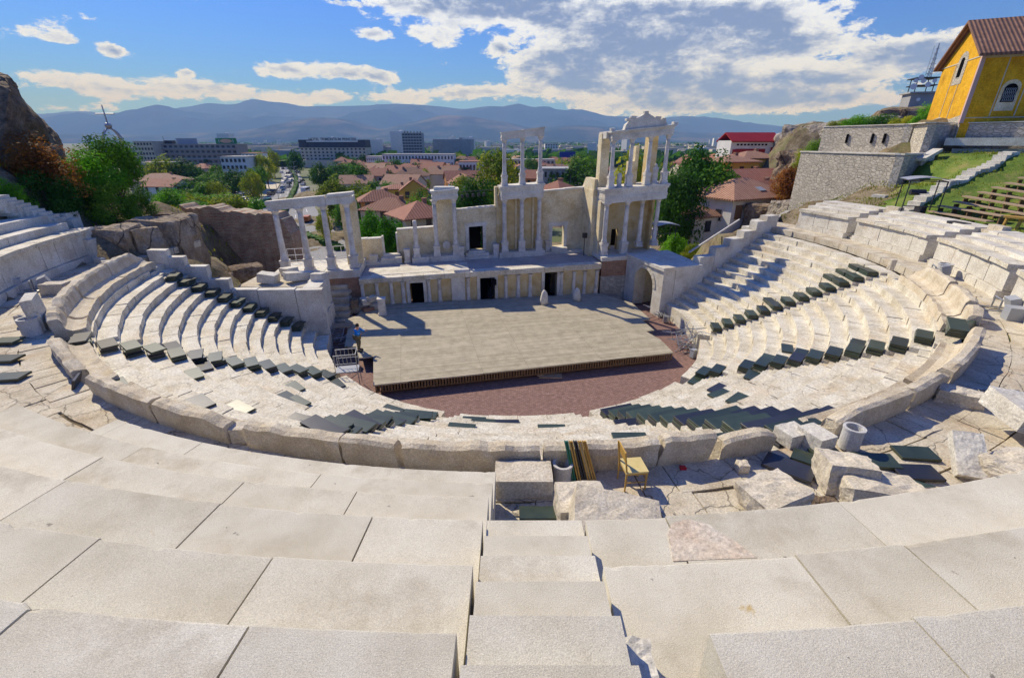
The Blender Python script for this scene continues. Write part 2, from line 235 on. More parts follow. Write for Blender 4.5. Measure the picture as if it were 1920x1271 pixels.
grey_w=mat('grey_render',[(.30,.30,.30),(.40,.40,.40)],scale=.3,rough=.85,bump=.1)
pink_w=mat('pink_render',[(.52,.34,.30),(.60,.42,.38)],scale=.4,rough=.85,bump=.1)
yellow_w=mat('yellow_render',[(.58,.40,.06),(.68,.50,.10)],scale=.4,rough=.85,bump=.1)
orange_w=mat('orange_render',[(.50,.22,.06),(.58,.28,.08)],scale=.4,rough=.85,bump=.1)
church_w=mat('golden_yellow_plaster',[(.56,.28,.006),(.69,.37,.010),(.74,.43,.03)],scale=1.1,rough=.9,bump=.4,bscale=6,speck=9,stain=(.36,.17,.02),stainscale=.45)
redpaint=mat('red_paint',[(.30,.015,.015),(.38,.02,.02)],scale=1,rough=.6,bump=.05)
darkroof=mat('dark_roof_sheet',[(.035,.045,.06),(.06,.07,.09)],scale=.5,rough=.6,bump=.1)
glass=mat('window_glass',[(.02,.025,.035)],rough=.15,bump=0,spec=.6)
bluesign=mat('blue_billboard',[(.02,.05,.28)],rough=.5,bump=0)
greensign=mat('green_billboard',[(.02,.22,.06)],rough=.5,bump=0)
greysign=mat('grey_billboard',[(.32,.34,.38)],rough=.5,bump=0)
peach=mat('peach_disc',[(.75,.42,.25)],rough=.5,bump=0)
skin=mat('skin',[(.52,.30,.21)],rough=.6,bump=0)
bluecoat=mat('bright_blue_jacket',[(.012,.20,.62),(.02,.26,.72)],scale=9,rough=.7,bump=.2)
khaki=mat('khaki_trousers',[(.16,.14,.08)],rough=.85,bump=.1)
hairm=mat('dark_hair',[(.03,.022,.015)],rough=.8,bump=.2)
greenpaint=mat('green_bus_paint',[(.02,.16,.12)],rough=.3,bump=0)
orangepaint=mat('orange_truck_paint',[(.48,.13,.03)],rough=.4,bump=0)
carw=mat('white_car_paint',[(.75,.75,.75)],rough=.25,bump=0,spec=.6)
carg=mat('silver_car_paint',[(.38,.40,.42)],rough=.25,bump=0,spec=.6)
card=mat('dark_car_paint',[(.03,.035,.05)],rough=.2,bump=0,spec=.6)
carr=mat('red_car_paint',[(.40,.02,.02)],rough=.25,bump=0,spec=.6)
carb=mat('blue_car_paint',[(.04,.10,.30)],rough=.25,bump=0,spec=.6)
tyre=mat('black_rubber',[(.015,.015,.015)],rough=.8,bump=0)
bark=mat('bark',[(.08,.06,.04),(.15,.11,.08)],scale=4,rough=.95,bump=.6)
red_plastic=mat('red_plastic',[(.5,.02,.03)],rough=.4,bump=0)
bluewater=mat('blue_liner',[(.03,.10,.22)],rough=.3,bump=0)
LEAF=[leafmat('leaf_dark_green',(.025,.085,.008),(.06,.17,.016),(.13,.27,.03)),
      leafmat('leaf_bright_green',(.07,.22,.008),(.15,.40,.016),(.26,.50,.03)),
      leafmat('leaf_yellow_green',(.16,.24,.012),(.34,.38,.022),(.50,.46,.04)),
      leafmat('leaf_rust',(.13,.06,.012),(.27,.115,.02),(.38,.22,.035)),
      leafmat('leaf_mid_green',(.045,.14,.010),(.11,.26,.018),(.20,.36,.028))]
# ------------------------------------------------------------------ mesh building
WM={}
class MB:
    def __init__(s): s.v=[]; s.f=[]; s.uv=None
    def add(s,vs,fs):
        o=len(s.v); s.v+= [Vector(q) for q in vs]; s.f+=[tuple(o+i for i in f) for f in fs]; return o
    def hexa(s,q):      # 8 corners: bottom 0-3 ccw, top 4-7
        s.add(q,[(3,2,1,0),(4,5,6,7),(0,1,5,4),(1,2,6,5),(2,3,7,6),(3,0,4,7)])
    def box(s,c,d,rz=0,tilt=None):
        hx,hy,hz=d[0]/2,d[1]/2,d[2]/2; m=Matrix.Translation(c)@Matrix.Rotation(rz,4,'Z')
        if tilt is not None: m=m@tilt
        s.hexa([m@Vector(p) for p in ((-hx,-hy,-hz),(hx,-hy,-hz),(hx,hy,-hz),(-hx,hy,-hz),(-hx,-hy,hz),(hx,-hy,hz),(hx,hy,hz),(-hx,hy,hz))])
    def sbox(s,s0,s1,n0,n1,z0,z1):  # box in stage frame
        s.hexa([W(s0,n0,z0),W(s1,n0,z0),W(s1,n1,z0),W(s0,n1,z0),W(s0,n0,z1),W(s1,n0,z1),W(s1,n1,z1),W(s0,n1,z1)])
    def tube(s,p0,p1,r0,r1=None,k=8,cap=True):
        r1=r0 if r1 is None else r1; p0=Vector(p0); p1=Vector(p1); d=(p1-p0).normalized(); a=d.orthogonal().normalized(); b=d.cross(a)
        vs=[]
        for p,r in ((p0,r0),(p1,r1)):
            for i in range(k):
                t=2*math.pi*i/k; vs.append(p+(a*math.cos(t)+b*math.sin(t))*r)
        fs=[(i,(i+1)%k,k+(i+1)%k,k+i) for i in range(k)]
        if cap: fs+=[tuple(range(k-1,-1,-1)),tuple(range(k,2*k))]
        s.add(vs,fs)
    def path(s,pts,r,k=6):
        for a,b in zip(pts,pts[1:]): s.tube(a,b,r,r,k)
    def lathe(s,c,prof,k=16,sq=None):   # prof [(r,z)]
        vs=[];c=Vector(c)
        for r,z in prof:
            for i in range(k):
                t=2*math.pi*i/k; vs.append(c+Vector((r*math.cos(t),r*math.sin(t),z)))
        n=len(prof); fs=[(j*k+i,j*k+(i+1)%k,(j+1)*k+(i+1)%k,(j+1)*k+i) for j in range(n-1) for i in range(k)]
        fs+=[tuple(range(k-1,-1,-1)),tuple(range((n-1)*k,n*k))]
        s.add(vs,fs)
    def prism(s,poly,z0,z1):
        n=len(poly); vs=[(p[0],p[1],z0) for p in poly]+[(p[0],p[1],z1) for p in poly]
        s.add(vs,[tuple(range(n-1,-1,-1)),tuple(range(n,2*n))]+[(i,(i+1)%n,n+(i+1)%n,n+i) for i in range(n)])
    def extrude(s,poly,vec):  # poly 3D list
        n=len(poly); vec=Vector(vec); vs=[Vector(p) for p in poly]+[Vector(p)+vec for p in poly]
        s.add(vs,[tuple(range(n-1,-1,-1)),tuple(range(n,2*n))]+[(i,(i+1)%n,n+(i+1)%n,n+i) for i in range(n)])
    def build(s,name,m,parent=None,loc=None,smooth=False,uv=None):
        me=bpy.data.meshes.new(name)
        if parent is not None: inv=WM[parent.name].inverted(); vs=[inv@v for v in s.v]
        else:
            if loc is None:
                if s.v:
                    xs=[v.x for v in s.v]; ys=[v.y for v in s.v]; loc=Vector(((min(xs)+max(xs))/2,(min(ys)+max(ys))/2,min(v.z for v in s.v)))
                else: loc=Vector((0,0,0))
            loc=Vector(loc); vs=[v-loc for v in s.v]
        me.from_pydata(vs,[],s.f); me.update()
        if uv: uv(me)
        me.materials.append(m)
        if smooth:
            for p in me.polygons: p.use_smooth=True
        o=bpy.data.objects.new(name,me); COL.objects.link(o)
        if parent is not None: o.parent=parent; WM[o.name]=WM[parent.name].copy()
        else: o.location=loc; WM[o.name]=Matrix.Translation(loc)
        return o
def tag(o,label=None,cat=None,group=None,kind=None):
    if label: o['label']=label
    if cat: o['category']=cat
    if group: o['group']=group
    if kind: o['kind']=kind
    return o
def thing(name,loc,label,cat,group=None,rz=0):
    o=bpy.data.objects.new(name,None); o.empty_display_size=.2; COL.objects.link(o); o.location=loc; o.rotation_euler=(0,0,rz)
    WM[o.name]=Matrix.Translation(Vector(loc))@Matrix.Rotation(rz,4,'Z'); return tag(o,label,cat,group)
CH={}
def dup(o,loc,rz=0,label=None,group=None,scale=None,cat=None):
    """copy a thing with its parts and sub-parts (mesh data shared)"""
    r=o.copy(); COL.objects.link(r); r.location=loc; r.rotation_euler=(0,0,rz)
    if scale: r.scale=(scale,)*3 if isinstance(scale,(int,float)) else scale
    if label: r['label']=label
    if group: r['group']=group
    def rec(src,dst):
        for ch in src.children:
            c=ch.copy(); COL.objects.link(c); c.parent=dst; rec(ch,c)
    rec(o,r); return r
ORD=['first','second','third','fourth','fifth','sixth','seventh','eighth','ninth','tenth','eleventh','twelfth','thirteenth','fourteenth','fifteenth','sixteenth','seventeenth','eighteenth','nineteenth','twentieth']
def arcblock(mb,R0,R1,a0,a1,z0,z1,seg=3,jit=0,slope=0):
    """curved block; a0/a1 may be functions of R"""
    f0=a0 if callable(a0) else (lambda r:a0); f1=a1 if callable(a1) else (lambda r:a1)
    vs=[];j=lambda: rnd.uniform(-jit,jit)
    for i in range(seg+1):
        t=i/seg
        for R in (R0,R1):
            a=f0(R)+(f1(R)-f0(R))*t
            q=pol(R+j(),a); vs.append((q.x,q.y,z0)); vs.append((q.x,q.y,z1+j()*.6+(slope if R==R1 else 0)))
    fs=[]
    for i in range(seg):
        b=i*4; c=b+4
        fs+=[(b+1,b+3,c+3,c+1),(b,c,c+2,b+2),(b,b+1,c+1,c),(b+2,c+2,c+3,b+3)]
    e=seg*4; fs+=[(0,2,3,1),(e,e+1,e+3,e+2)]
    mb.add(vs,[tuple(reversed(f)) for f in fs])
def rockmesh(mb,c,d,seed,rz=0,tilt=(0,0),rough=.06,sub=3,angular=.5,own=None):
    """angular boulder: a jittered box, subdivided and displaced by noise"""
    import bmesh
    r=random.Random(seed); bm=bmesh.new()
    pts=[]
    for sx in (-1,1):
        for sy in (-1,1):
            for sz in (-1,1):
                k=1-angular*r.random()*.5
                pts.append(Vector((sx*k,sy*(1-angular*r.random()*.5),sz*(1-angular*r.random()*.35))))
    for _ in range(5):
        q=Vector((r.uniform(-1,1),r.uniform(-1,1),r.uniform(-1,1))).normalized(); pts.append(q*r.uniform(1.0,1.25))
    if own: pts=own
    for p in pts: bm.verts.new(p)
    h=bmesh.ops.convex_hull(bm,input=bm.verts)
    dead=[g for g in h['geom_interior'] if isinstance(g,bmesh.types.BMVert)]
    bmesh.ops.delete(bm,geom=dead,context='VERTS')
    bmesh.ops.triangulate(bm,faces=bm.faces)
    for _ in range(sub): bmesh.ops.subdivide_edges(bm,edges=bm.edges,cuts=1,use_grid_fill=True,smooth=.02)
    m=Matrix.Translation(c)@Matrix.Rotation(rz,4,'Z')@Matrix.Rotation(tilt[0],4,'X')@Matrix.Rotation(tilt[1],4,'Y')
    bm.verts.ensure_lookup_table(); bm.normal_update(); off=Vector((seed*3.1,seed*1.7,0)); vs=[]
    for v in bm.verts:
        p=Vector((v.co.x*d[0]/2,v.co.y*d[1]/2,v.co.z*d[2]/2)); sz=min(d)
        n=(noise.fractal(p/sz*1.6+off,1.0,2.1,5)*1.5+(.35-abs(noise.fractal(p/sz*2.6+off,1.0,2.1,4)))*1.3)*rough*sz
        vs.append(m@(p+v.normal*n))
    bm.verts.index_update(); mb.add(vs,[tuple(v.index for v in f.verts) for f in bm.faces]); bm.free()
def rock(name,c,d,seed,m,label,cat,rz=0,tilt=(0,0),rough=.06,group=None,sub=3,angular=.5,own=None):
    mb=MB(); rockmesh(mb,c,d,seed,rz,tilt,rough,sub,angular,own); return tag(mb.build(name,m),label,cat,group)
# ================================================================== GROUND, TERRAIN
GZ=-8.0
mb=MB(); mb.add([(-30000,-3000,GZ-.3),(30000,-3000,GZ-.3),(30000,40000,GZ-.3),(-30000,40000,GZ-.3)],[(0,1,2,3)])
tag(mb.build('ground',plain),kind='structure')
CTL=[]
def ctl(*a): CTL.extend(a)
ctl((-25,22,7.4),(-25.8,25,7.5),(-26,28,7.3),(-24.3,31,5.4),(-23.6,28.5,5.8),(-23.5,34,4.6),(-27,34,7.1),(-27.7,37,6.8),(-30,40,7.0),(-28,30,8.8),(-26,20,9.0),(-28,24,9.8),(-29,27,11.0),(-31,32,11.5),(-33,34,11.5),(-34,38,10.5),(-36,28,13.5),(-40,34,12.5),(-45,25,14),(-45,40,9),(-60,30,14),(-60,0,12),(-35,10,11),(-30,43,5.0),(-33,46,4.5),(-24.5,40,.5),(-22,37,1.6),(-20,34,1.2),(-18,36,.6),(-17,41,-4),(-24,47,-6),(-30,53,-8),(-40,55,-2),(-20,50,-9.6),(-60,60,-8),(-45,70,-8),(-25,65,-8),(-10,46,-3),(-12,56,-4),(-14,64,-9.4),(-22,52,-9.6),(-28,62,-9.8),(-70,45,2),(-75,80,-8),(-13,41,-3),(-22,60,-8))
ctl((5,46,-5),(15,50,-6),(22,50,-2),(5,60,-8),(15,62,-7.5),(23,56,-3),(24,61,0.8),(30,62,1.2),(34,64,2.0),(20,72,-6.5),(40,66,4.0),(24.2,46,1.8),(23.5,41.6,4.6),(22.5,39,4.6),(25,42,6.0),(28.9,46,6.4),(30.5,53,4),(28,54,2.4),(33,62,3),(40,41,11.3),(44,39,11.4),(47,37,11.5),(38,42,11.2),(41,36,11.4),(44,34,11.5),(42,30,11.3),(26.4,33.1,7.2),(27,32,7.5),(27.1,30.3,7.5),(26.9,26.1,7.5),(28,30.7,7.8),(28.7,26.2,7.9),(30.6,31.1,8.6),(33.3,31.6,9.5),(32.4,26,9.2),(28.8,33.6,8.5),(30.8,33.8,9.4),(33.6,34.7,10.1),(36.5,35.6,11.2),(35.3,40.5,10.7),(37,38.3,11.2),(27,34.6,7.7),(28.9,37.7,7.9),(28.2,39.6,7.5),(33.1,40.8,8.9),(31.2,36.9,9.0),(31.5,39.3,8.6),(28,20,7.8),(34,17,9.5),(27,23,7.6),(40,30,11.5),(36,24,10),(42,46,13.6),(50,43,13.7),(39.8,46.5,13.8),(60,60,13),(44,54,13.8),(39,52,13.2),(41,60,9),(38.2,56,9),(60,20,13),(45,10,12),(60,-5,12),(34,57,5.5),(38,68,3.5),(46,75,7),(60,100,15.5),(50,92,5),(42,85,2),(38,95,-2),(30,80,-5),(45,110,0),(55,115,4),(62,127,6.1),(70,127,6.3),(64,134,6.0),(55,126,3.5),(66,142,11),(74,122,13),(78,132,15),(85,110,19),(75,150,10),(60,150,0),(90,165,3),(45,140,-7),(30,110,-8),(20,90,-8),(10,75,-8),(120,120,16),(120,180,-4),(90,190,-8),(50,185,-8),(20,150,-8),(90,80,19),(110,50,18),(120,0,14),(75,40,15),(0,75,-9.6),(0,100,-9.8),(0,130,-9.8),(-30,90,-9.8),(-60,110,-9.6),(-30,130,-9.8),(-20,75,-9.8),(-40,80,-9.6),(-25,105,-9.8),(30,140,-9.4),(10,110,-9.8),(10,170,-9.8),(-30,170,-9.8),(-70,150,-9.8),(-80,110,-9.6),(0,56,-4.5),(8,52,-4.5),(-5,46,-3.2),(35,110,-7.5),(40,125,-6.5),(20,120,-8.5))
CA=np.array(CTL)
def height(X,Y):
    X=np.asarray(X,float); Y=np.asarray(Y,float)
    num=np.zeros_like(X); den=np.zeros_like(X)
    for x,y,z in CA:
        d=(X-x)**2+(Y-y)**2+.3; wt=1/d**1.7; num+=wt*z; den+=wt
    return num/den
xs=np.concatenate([np.arange(-90,-16,1.0),np.arange(-16,20,2.0),np.arange(20,60,1.0),np.arange(60,136,2.0)])
ys=np.concatenate([np.arange(-14,70,1.0),np.arange(70,206,2.5)])
GX,GY=np.meshgrid(xs,ys); HZ=height(GX,GY)
edge=np.minimum(np.minimum(GX+90,134-GX),204-GY); HZ=np.where(edge<14,GZ-.4+(HZ-GZ)*np.clip(edge/14,0,1),HZ)
RR=np.hypot(GX-CX,GY-CY); AA=np.degrees(np.arctan2(GY-CY,GX-CX)); seat=((AA<19.5)|(AA>187-360)&(AA<-170.5))&(AA>-189.5)
seat=(AA<19.5)&(AA>-172)
cone=np.where(RR<12,-.3,np.where(RR<21.5,ROWZ0+(RR-12.7)*.532-.9,5.6)); HZ=np.where(seat&(RR<24.6),np.minimum(HZ,cone),HZ)
HZ=np.where(seat&(RR>=24.6)&(RR<26.0),np.minimum(HZ,7.0),HZ)
fg=(AA<-60)&(AA>-125)&(RR>=24.6); HZ=np.where(fg,np.minimum(HZ,5.6+(RR-24.6)*.2),HZ)
sx=(GX-AX)*TT[0]+(GY-AY)*TT[1]; sy=(GX-AX)*TN[0]+(GY-AY)*TN[1]
st=(sx>-7)&(sx<29)&(sy<7)&(~seat); HZ=np.where(st&(sy>-12)&(RR<26),np.minimum(HZ,-.3),HZ)
mb=MB(); nx=len(xs); ny=len(ys); nz=[noise.fractal(Vector((GX[j,i]*.18,GY[j,i]*.18,0)),1,2,5)+(1.9*(.45-abs(noise.fractal(Vector((GX[j,i]*.23,GY[j,i]*.23,7)),1,2,5))) if (GX[j,i]>28 and GY[j,i]>45) or (GX[j,i]<-25 and GY[j,i]>38) else 0) for j in range(ny) for i in range(nx)]
safe=(RR>26.5)|(~seat)
mb.v=[Vector((float(GX[j,i]),float(GY[j,i]),float(HZ[j,i]+(nz[j*nx+i]*(.14 if 25<GX[j,i]<47 and 14<GY[j,i]<44 else .6) if safe[j,i] and not st[j,i] else 0)))) for j in range(ny) for i in range(nx)]
mb.f=[(j*nx+i,j*nx+i+1,(j+1)*nx+i+1,(j+1)*nx+i) for j in range(ny-1) for i in range(nx-1) if not (RR[j,i]<11 and seat[j,i])]
tag(mb.build('hillside',dirt,loc=(0,0,0),smooth=True),kind='structure')
def hz(x,y): return float(height(x,y))
# lawn on the right hand slope: sheet following the terrain
def sheet(poly,name,m,lift=.06,step=.7,amp=0.12):
    xs=[p[0] for p in poly]; ys=[p[1] for p in poly]; mb=MB(); idx={}
    def inside(x,y):
        c=False;n=len(poly)
        for i in range(n):
            x1,y1=poly[i];x2,y2=poly[(i+1)%n]
            if (y1>y)!=(y2>y) and x<(x2-x1)*(y-y1)/(y2-y1)+x1: c=not c
        return c
    nx=int((max(xs)-min(xs))/step)+2; ny=int((max(ys)-min(ys))/step)+2
    gx,gy=np.meshgrid([min(xs)+i*step for i in range(nx)],[min(ys)+j*step for j in range(ny)]); hh=height(gx,gy)
    def vid(i,j):
        if (i,j) not in idx:
            x,y=gx[j,i],gy[j,i]; idx[(i,j)]=len(mb.v); mb.v.append(Vector((x,y,hh[j,i]+lift+.16+noise.noise(Vector((x*.5,y*.5,3)))*amp*.5)))
        return idx[(i,j)]
    for j in range(ny-1):
        for i in range(nx-1):
            if inside(min(xs)+(i+.5)*step,min(ys)+(j+.5)*step): mb.f.append((vid(i,j),vid(i+1,j),vid(i+1,j+1),vid(i,j+1)))
    return mb.build(name,m,loc=(0,0,0),smooth=True)
tag(sheet([(26.2,28),(25.8,34),(29,36),(35,42.5),(39,43),(42,38),(44,26),(42,14),(30,15),(27.5,22)],'lawn',grassm),kind='structure')
tag(sheet([(-27,15),(-26,21.5),(-29.5,26),(-34,26),(-36,14)],'grass_patch',grassm),kind='structure')
# ================================================================== ORCHESTRA
mb=MB(); k=96
mb.v=[Vector((CX,CY,0))]+[pol(12.25,-190+i*220/k,0) for i in range(k+1)]
mb.f=[(0,i+1,i+2) for i in range(k)]
for s0,s1 in ((-3,24),): mb.add([W(s0,-9,0.0)-Vector((0,0,.004)),W(s1,-9,0)-Vector((0,0,.004)),W(s1+1,3,0)-Vector((0,0,.004)),W(s0,3,0)-Vector((0,0,.004))],[(0,1,2,3)])
tag(mb.build('orchestra_paving',redpave,loc=(0,0,0)),kind='structure')
# ================================================================== LOWER SEATING (cavea)
STAIR=[-168.6,-139.0,-103.4,-75.2,-45.0,-14.4]; SW=.36   # half width m
def wa(a,sgn): return lambda R:a+sgn*math.degrees(SW/R)
ENDR=lambda R: 17.0+(R-12)*.26
ENDL=lambda R: -(168.4+(R-12)*.42)
wed=[(ENDL,None)]+[(STAIR[i],STAIR[i+1]) for i in range(5)]
names=['narrow seating wedge at the far left end beside the broken parapet','seating wedge on the left between the two left stairs','front left seating wedge scattered with loose boards','middle seating wedge nearest the camera below the chair','front right seating wedge with green board stacks on its left stair','seating wedge on the right between the two board lined stairs','far right seating wedge partly in shadow below the parapet']
bounds=[(ENDL,wa(STAIR[0],-1))]+[(wa(STAIR[i],1),wa(STAIR[i+1],-1)) for i in range(5)]+[(wa(STAIR[5],1),ENDR)]
allrow=[]
for wi,(b0,b1) in enumerate(bounds):
    t=thing('seating_wedge',pol(12.0,(b0(14)+b1(14))/2,0),names[wi],'stone seating','stone seating wedges')
    mb=MB(); n=max(2,int(abs(b1(12)-b0(12))/6))
    for i in range(n):
        a0=b0(12)+(b1(12)-b0(12))*i/n; a1=b0(12)+(b1(12)-b0(12))*(i+1)/n
        arcblock(mb,11.98+rnd.uniform(-.04,.04),12.8,a0+.05,a1-.05,-.1,ROWZ0+rnd.uniform(-.02,.02),3,.015)
    mb.build('front_ledge',marble,t)
    for i in range(14):
        R0=ROW0+ROWD*i; R1=R0+ROWD+.02; z=rowz(i); mb=MB()
        A0=b0; A1=b1
        span=abs(b1(R0)-b0(R0))*math.pi/180*R0; a=0.0
        while a<span-.05:
            L=rnd.uniform(1.0,2.6); e=min(span,a+L)
            if span-e<.4: e=span
            f0=(lambda R,a=a:b0(R)+(b1(R)-b0(R))*a/span); f1=(lambda R,e=e:b0(R)+(b1(R)-b0(R))*e/span)
            dr=rnd.uniform(-.03,.03); dz=rnd.uniform(-.018,.014); g=.012/span
            ff0=(lambda R,f0=f0,R0=R0: f0(R)+.045); ff1=(lambda R,f1=f1: f1(R)-.045)
            arcblock(mb,R0+dr,R1+.06,ff0,ff1,z-.62,z+dz,4,.018)
            if rnd.random()<.35:   # worn seat edge: a low broken slab on top near the lip
                aa=rnd.uniform(.1,.6)
            a=e
        mb.build('seat_row',marble,t)
for si,a in enumerate(STAIR):
    lab=['leftmost steep stair beside the broken parapet','stair on the left lined with stacked boards','front left stair with a row of board stacks','front right stair next to the large pile of green boards','stair on the right lined with green board stacks','rightmost stair climbing towards the white podium wall'][si]
    mb=MB()
    for k in range(28):
        R0=ROW0+ROWD*.5*k; z=ROWZ0+ROWZ*.5*(k+1)
        arcblock(mb,R0-.02,R0+ROWD*.5+.03,(lambda R:a-math.degrees(SW/R)+.03),(lambda R:a+math.degrees(SW/R)-.03),z-.4,z+rnd.uniform(-.01,.01),1,.012)
    tag(mb.build('stone_stairway',marble,loc=pol(12.7,a,0)),lab,'stairway','stairs between the lower seating wedges')
# curved back bench blocks around the rim
def dished(mb,a0,a1,dz=0,broken=(0,0),R=21.76,low=.76,seed=0,jag=.035):
    prof=[(20.82,5.70),(20.86,6.04),(21.05,6.00),(21.25,6.03),(21.40,6.14),(21.42,6.32),(21.44,6.55),(21.46,6.74),(21.52,6.86),(21.70,6.88),(21.80,6.82),(21.80,6.6),(21.79,6.3),(21.74,6.0),(21.74,5.70)]
    n=max(6,int(abs(a1-a0)/.45)); vs=[];m=len(prof)
    for i in range(n+1):
        t=i/n; a=a0+(a1-a0)*t
        lo=low*(1-broken[0]*max(0,1-t*4)-broken[1]*max(0,1-(1-t)*4))+noise.noise(Vector((a*.9,seed,0)))*.10
        for R_,z in prof:
            zz=z if z<6.2 else 6.2+(z-6.2)*lo
            jj=noise.fractal(Vector((a*.8,R_*4,z*4+seed)),1,2,4)*jag
            q=pol(R_+jj,a+(noise.noise(Vector((z*3,seed,R_)))*.25 if i in(0,n) else 0)); vs.append((q.x,q.y,zz+dz+jj))
    fs=[]
    for i in range(n):
        for j in range(m):
            b=i*m; fs.append((b+j,b+(j+1)%m,b+m+(j+1)%m,b+m+j))
    fs+=[tuple(range(m-1,-1,-1)),tuple(range(n*m,n*m+m))]
    mb.add(vs,fs)
DB=[(-170.2,-161.5,0,(.9,0),'straight pale bench back block at the top of the far left seating'),(-161.2,-151.2,0,(0,.1),'curved bench block below the left podium wall'),
(-150.6,-143.4,0,(0,.6),'short curved bench block beside the tall standing stone'),(-142.9,-139.0,0,(.6,.3),'small bench block by the left concrete ring'),
(-134.8,-124.6,-.1,(.75,.35),'low eroded bench block on the left rim behind the leaning board'),(-121.4,-113.3,0,(.1,.05),'bench block on the left rim with a deep joint at each end'),
(-113.0,-107.2,0,(0,.25),'bench block with a hollowed right end beside the gap in the rim'),(-105.7,-99.7,0,(.05,0),'long straight bench block right of the gap in the left rim'),
(-99.5,-96.5,0,(.0,.1),'short cracked bench block between two longer ones'),(-96.1,-88.8,0,(.08,0),'bench block behind the low square step block'),
(-88.6,-82.4,0,(0,0),'bench block directly behind the folded deck chairs and wooden chair'),(-82.2,-79.2,.03,(0,0),'short tall bench block right of the wooden chair'),
(-78.6,-75.2,-.08,(.2,.3),'rounded broken bench block with a green board lying over it'),(-70.5,-63.4,0,(.45,0),'bench block with a shattered left end behind the white concrete ring'),
(-63.1,-58.2,0,(0,.1),'bench block on the right rim beside the fallen stone on the paving'),(-57.4,-45.6,0,(.05,.0),'long curved bench block sweeping up the right rim'),
(-39.6,-36.2,0,(.4,.3),'small bench end block behind the big pile of green boards'),(-35.8,-28.0,0,(0,.1),'hollow bench block on the right with a sharp pointed edge'),(-27.6,-18.0,0,(.0,.9),'bench block tapering away near the top of the right stair')]
for i,(a0,a1,dz,br,lab) in enumerate(DB):
    mb=MB(); dished(mb,a0,a1,dz,br,seed=i*5.3); tag(mb.build('curved_bench_block',bench),lab,'stone bench','curved back benches around the rim')
for (u,v,dx,dy,hh,lab) in ((1482,826,.58,.5,.30,'pale square step block in the gap of the right rim'),(1524,838,.46,.6,.40,'second pale step block at the right edge of the rim gap')):
    c=spot(u,v,6.1); mb=MB(); rockmesh(mb,(c.x,c.y,6.1+hh/2),(dx,dy,hh*1.1),int(u),R_(18),(0,0),.015,3,.1); tag(mb.build('step_block',marble2),lab,'stone block')
# walkway paving (diazoma)
mb=MB()
for Ra,Rb,L in ((21.70,22.55,1.1),(22.57,23.4,1.3),(23.42,24.4,1.2)):
    a=-186.0
    while a<24:
        st_=L*rnd.uniform(.6,1.4)/Ra*57.3; j=rnd.uniform(-.5,.5)
        arcblock(mb,Ra+rnd.uniform(-.03,.05),Rb,a+.04,a+st_-.03,5.7,6.10+rnd.uniform(-.012,.012),2,.02); a+=st_
mb.f=mb.f
for a0,a1 in ((-186,-172),):pass
tag(mb.build('walkway_paving',paving,loc=(0,0,0)),kind='structure')
mb=MB(); arcblock(mb,21.9,24.6,-180,20,5.0,6.06,60); tag(mb.build('walkway_bed',dirt,loc=(0,0,0)),kind='structure')
# ================================================================== FOREGROUND SEATING (rebuilt slabs)
XL=lambda x: (lambda R: -90+math.degrees(math.asin((x-CX)/R)))
def ang_px(u,v,z): q=spot(u,v,z); return math.degrees(math.atan2(q.y-CY,q.x-CX))
FGR=[(22.57,6.80),(23.47,7.33),(24.36,7.87),(25.30,8.40),(26.36,8.94),(27.31,9.47),(28.28,10.0)]
JL={6.80:[(357,844),(160,830)],7.33:[(605,885),(237,857)],7.87:[(667,925),(450,911),(155,879)],8.40:[(697,972),(448,910),(98,917)],8.94:[(510,1048),(172,1022)],9.47:[(470,1168),(65,1132)],10.0:[]}
fl=thing('foreground_seating',(-2.5,4,6.1),'broad pale granular slab steps filling the lower left foreground','stone seating','rebuilt slab seating in the foreground')
fr=thing('foreground_seating',(2.5,3,6.1),'broad pale granular slab steps on the lower right foreground','stone seating','rebuilt slab seating in the foreground')
def slabpiece(par,R0,R1,a0,a1,z,name='seat_slab',m=slab,th=.60,cham=.012):
    mb=MB(); f0=a0 if callable(a0) else (lambda R:a0); f1=a1 if callable(a1) else (lambda R:a1)
    n=max(4,int(abs(f1(R0)-f0(R0))/.16)); prof=[(R0+.004,z-th),(R0,z-cham*1.2),(R0+cham*.35,z-cham*.3),(R0+cham*1.3,z),(R0+.05,z+.0005),(R0+.35,z+.002),(R1,z),(R1,z-th)]; m_=len(prof); vs=[]
    for i in range(n+1):
        t=i/n
        aa=f0(R0)+(f1(R0)-f0(R0))*t; ch=max(0,noise.noise(Vector((aa*2.3,z*5,1)))-.34)*.10+max(0,noise.noise(Vector((aa*7,z*5,4)))-.3)*.03
        for pi_,(R,zz) in enumerate(prof):
            e=.004*noise.noise(Vector((aa*3,R*9,z*7)))+.003*noise.noise(Vector((aa*11,R*9,z*7)))
            if pi_ in (1,2,3): e+=ch*(.9 if pi_<3 else .5)
            q=pol(R+e,f0(R)+(f1(R)-f0(R))*t); vs.append((q.x,q.y,zz-(ch*.6 if pi_ in (2,3) else 0)+.002*noise.noise(Vector((aa,R,z)))))
    fs=[(i*m_+j,i*m_+(j+1)%m_,(i+1)*m_+(j+1)%m_,(i+1)*m_+j) for i in range(n) for j in range(m_)]+[tuple(range(m_-1,-1,-1)),tuple(range(n*m_,n*m_+m_))]
    mb.add(vs,fs); return mb.build(name,m,par)
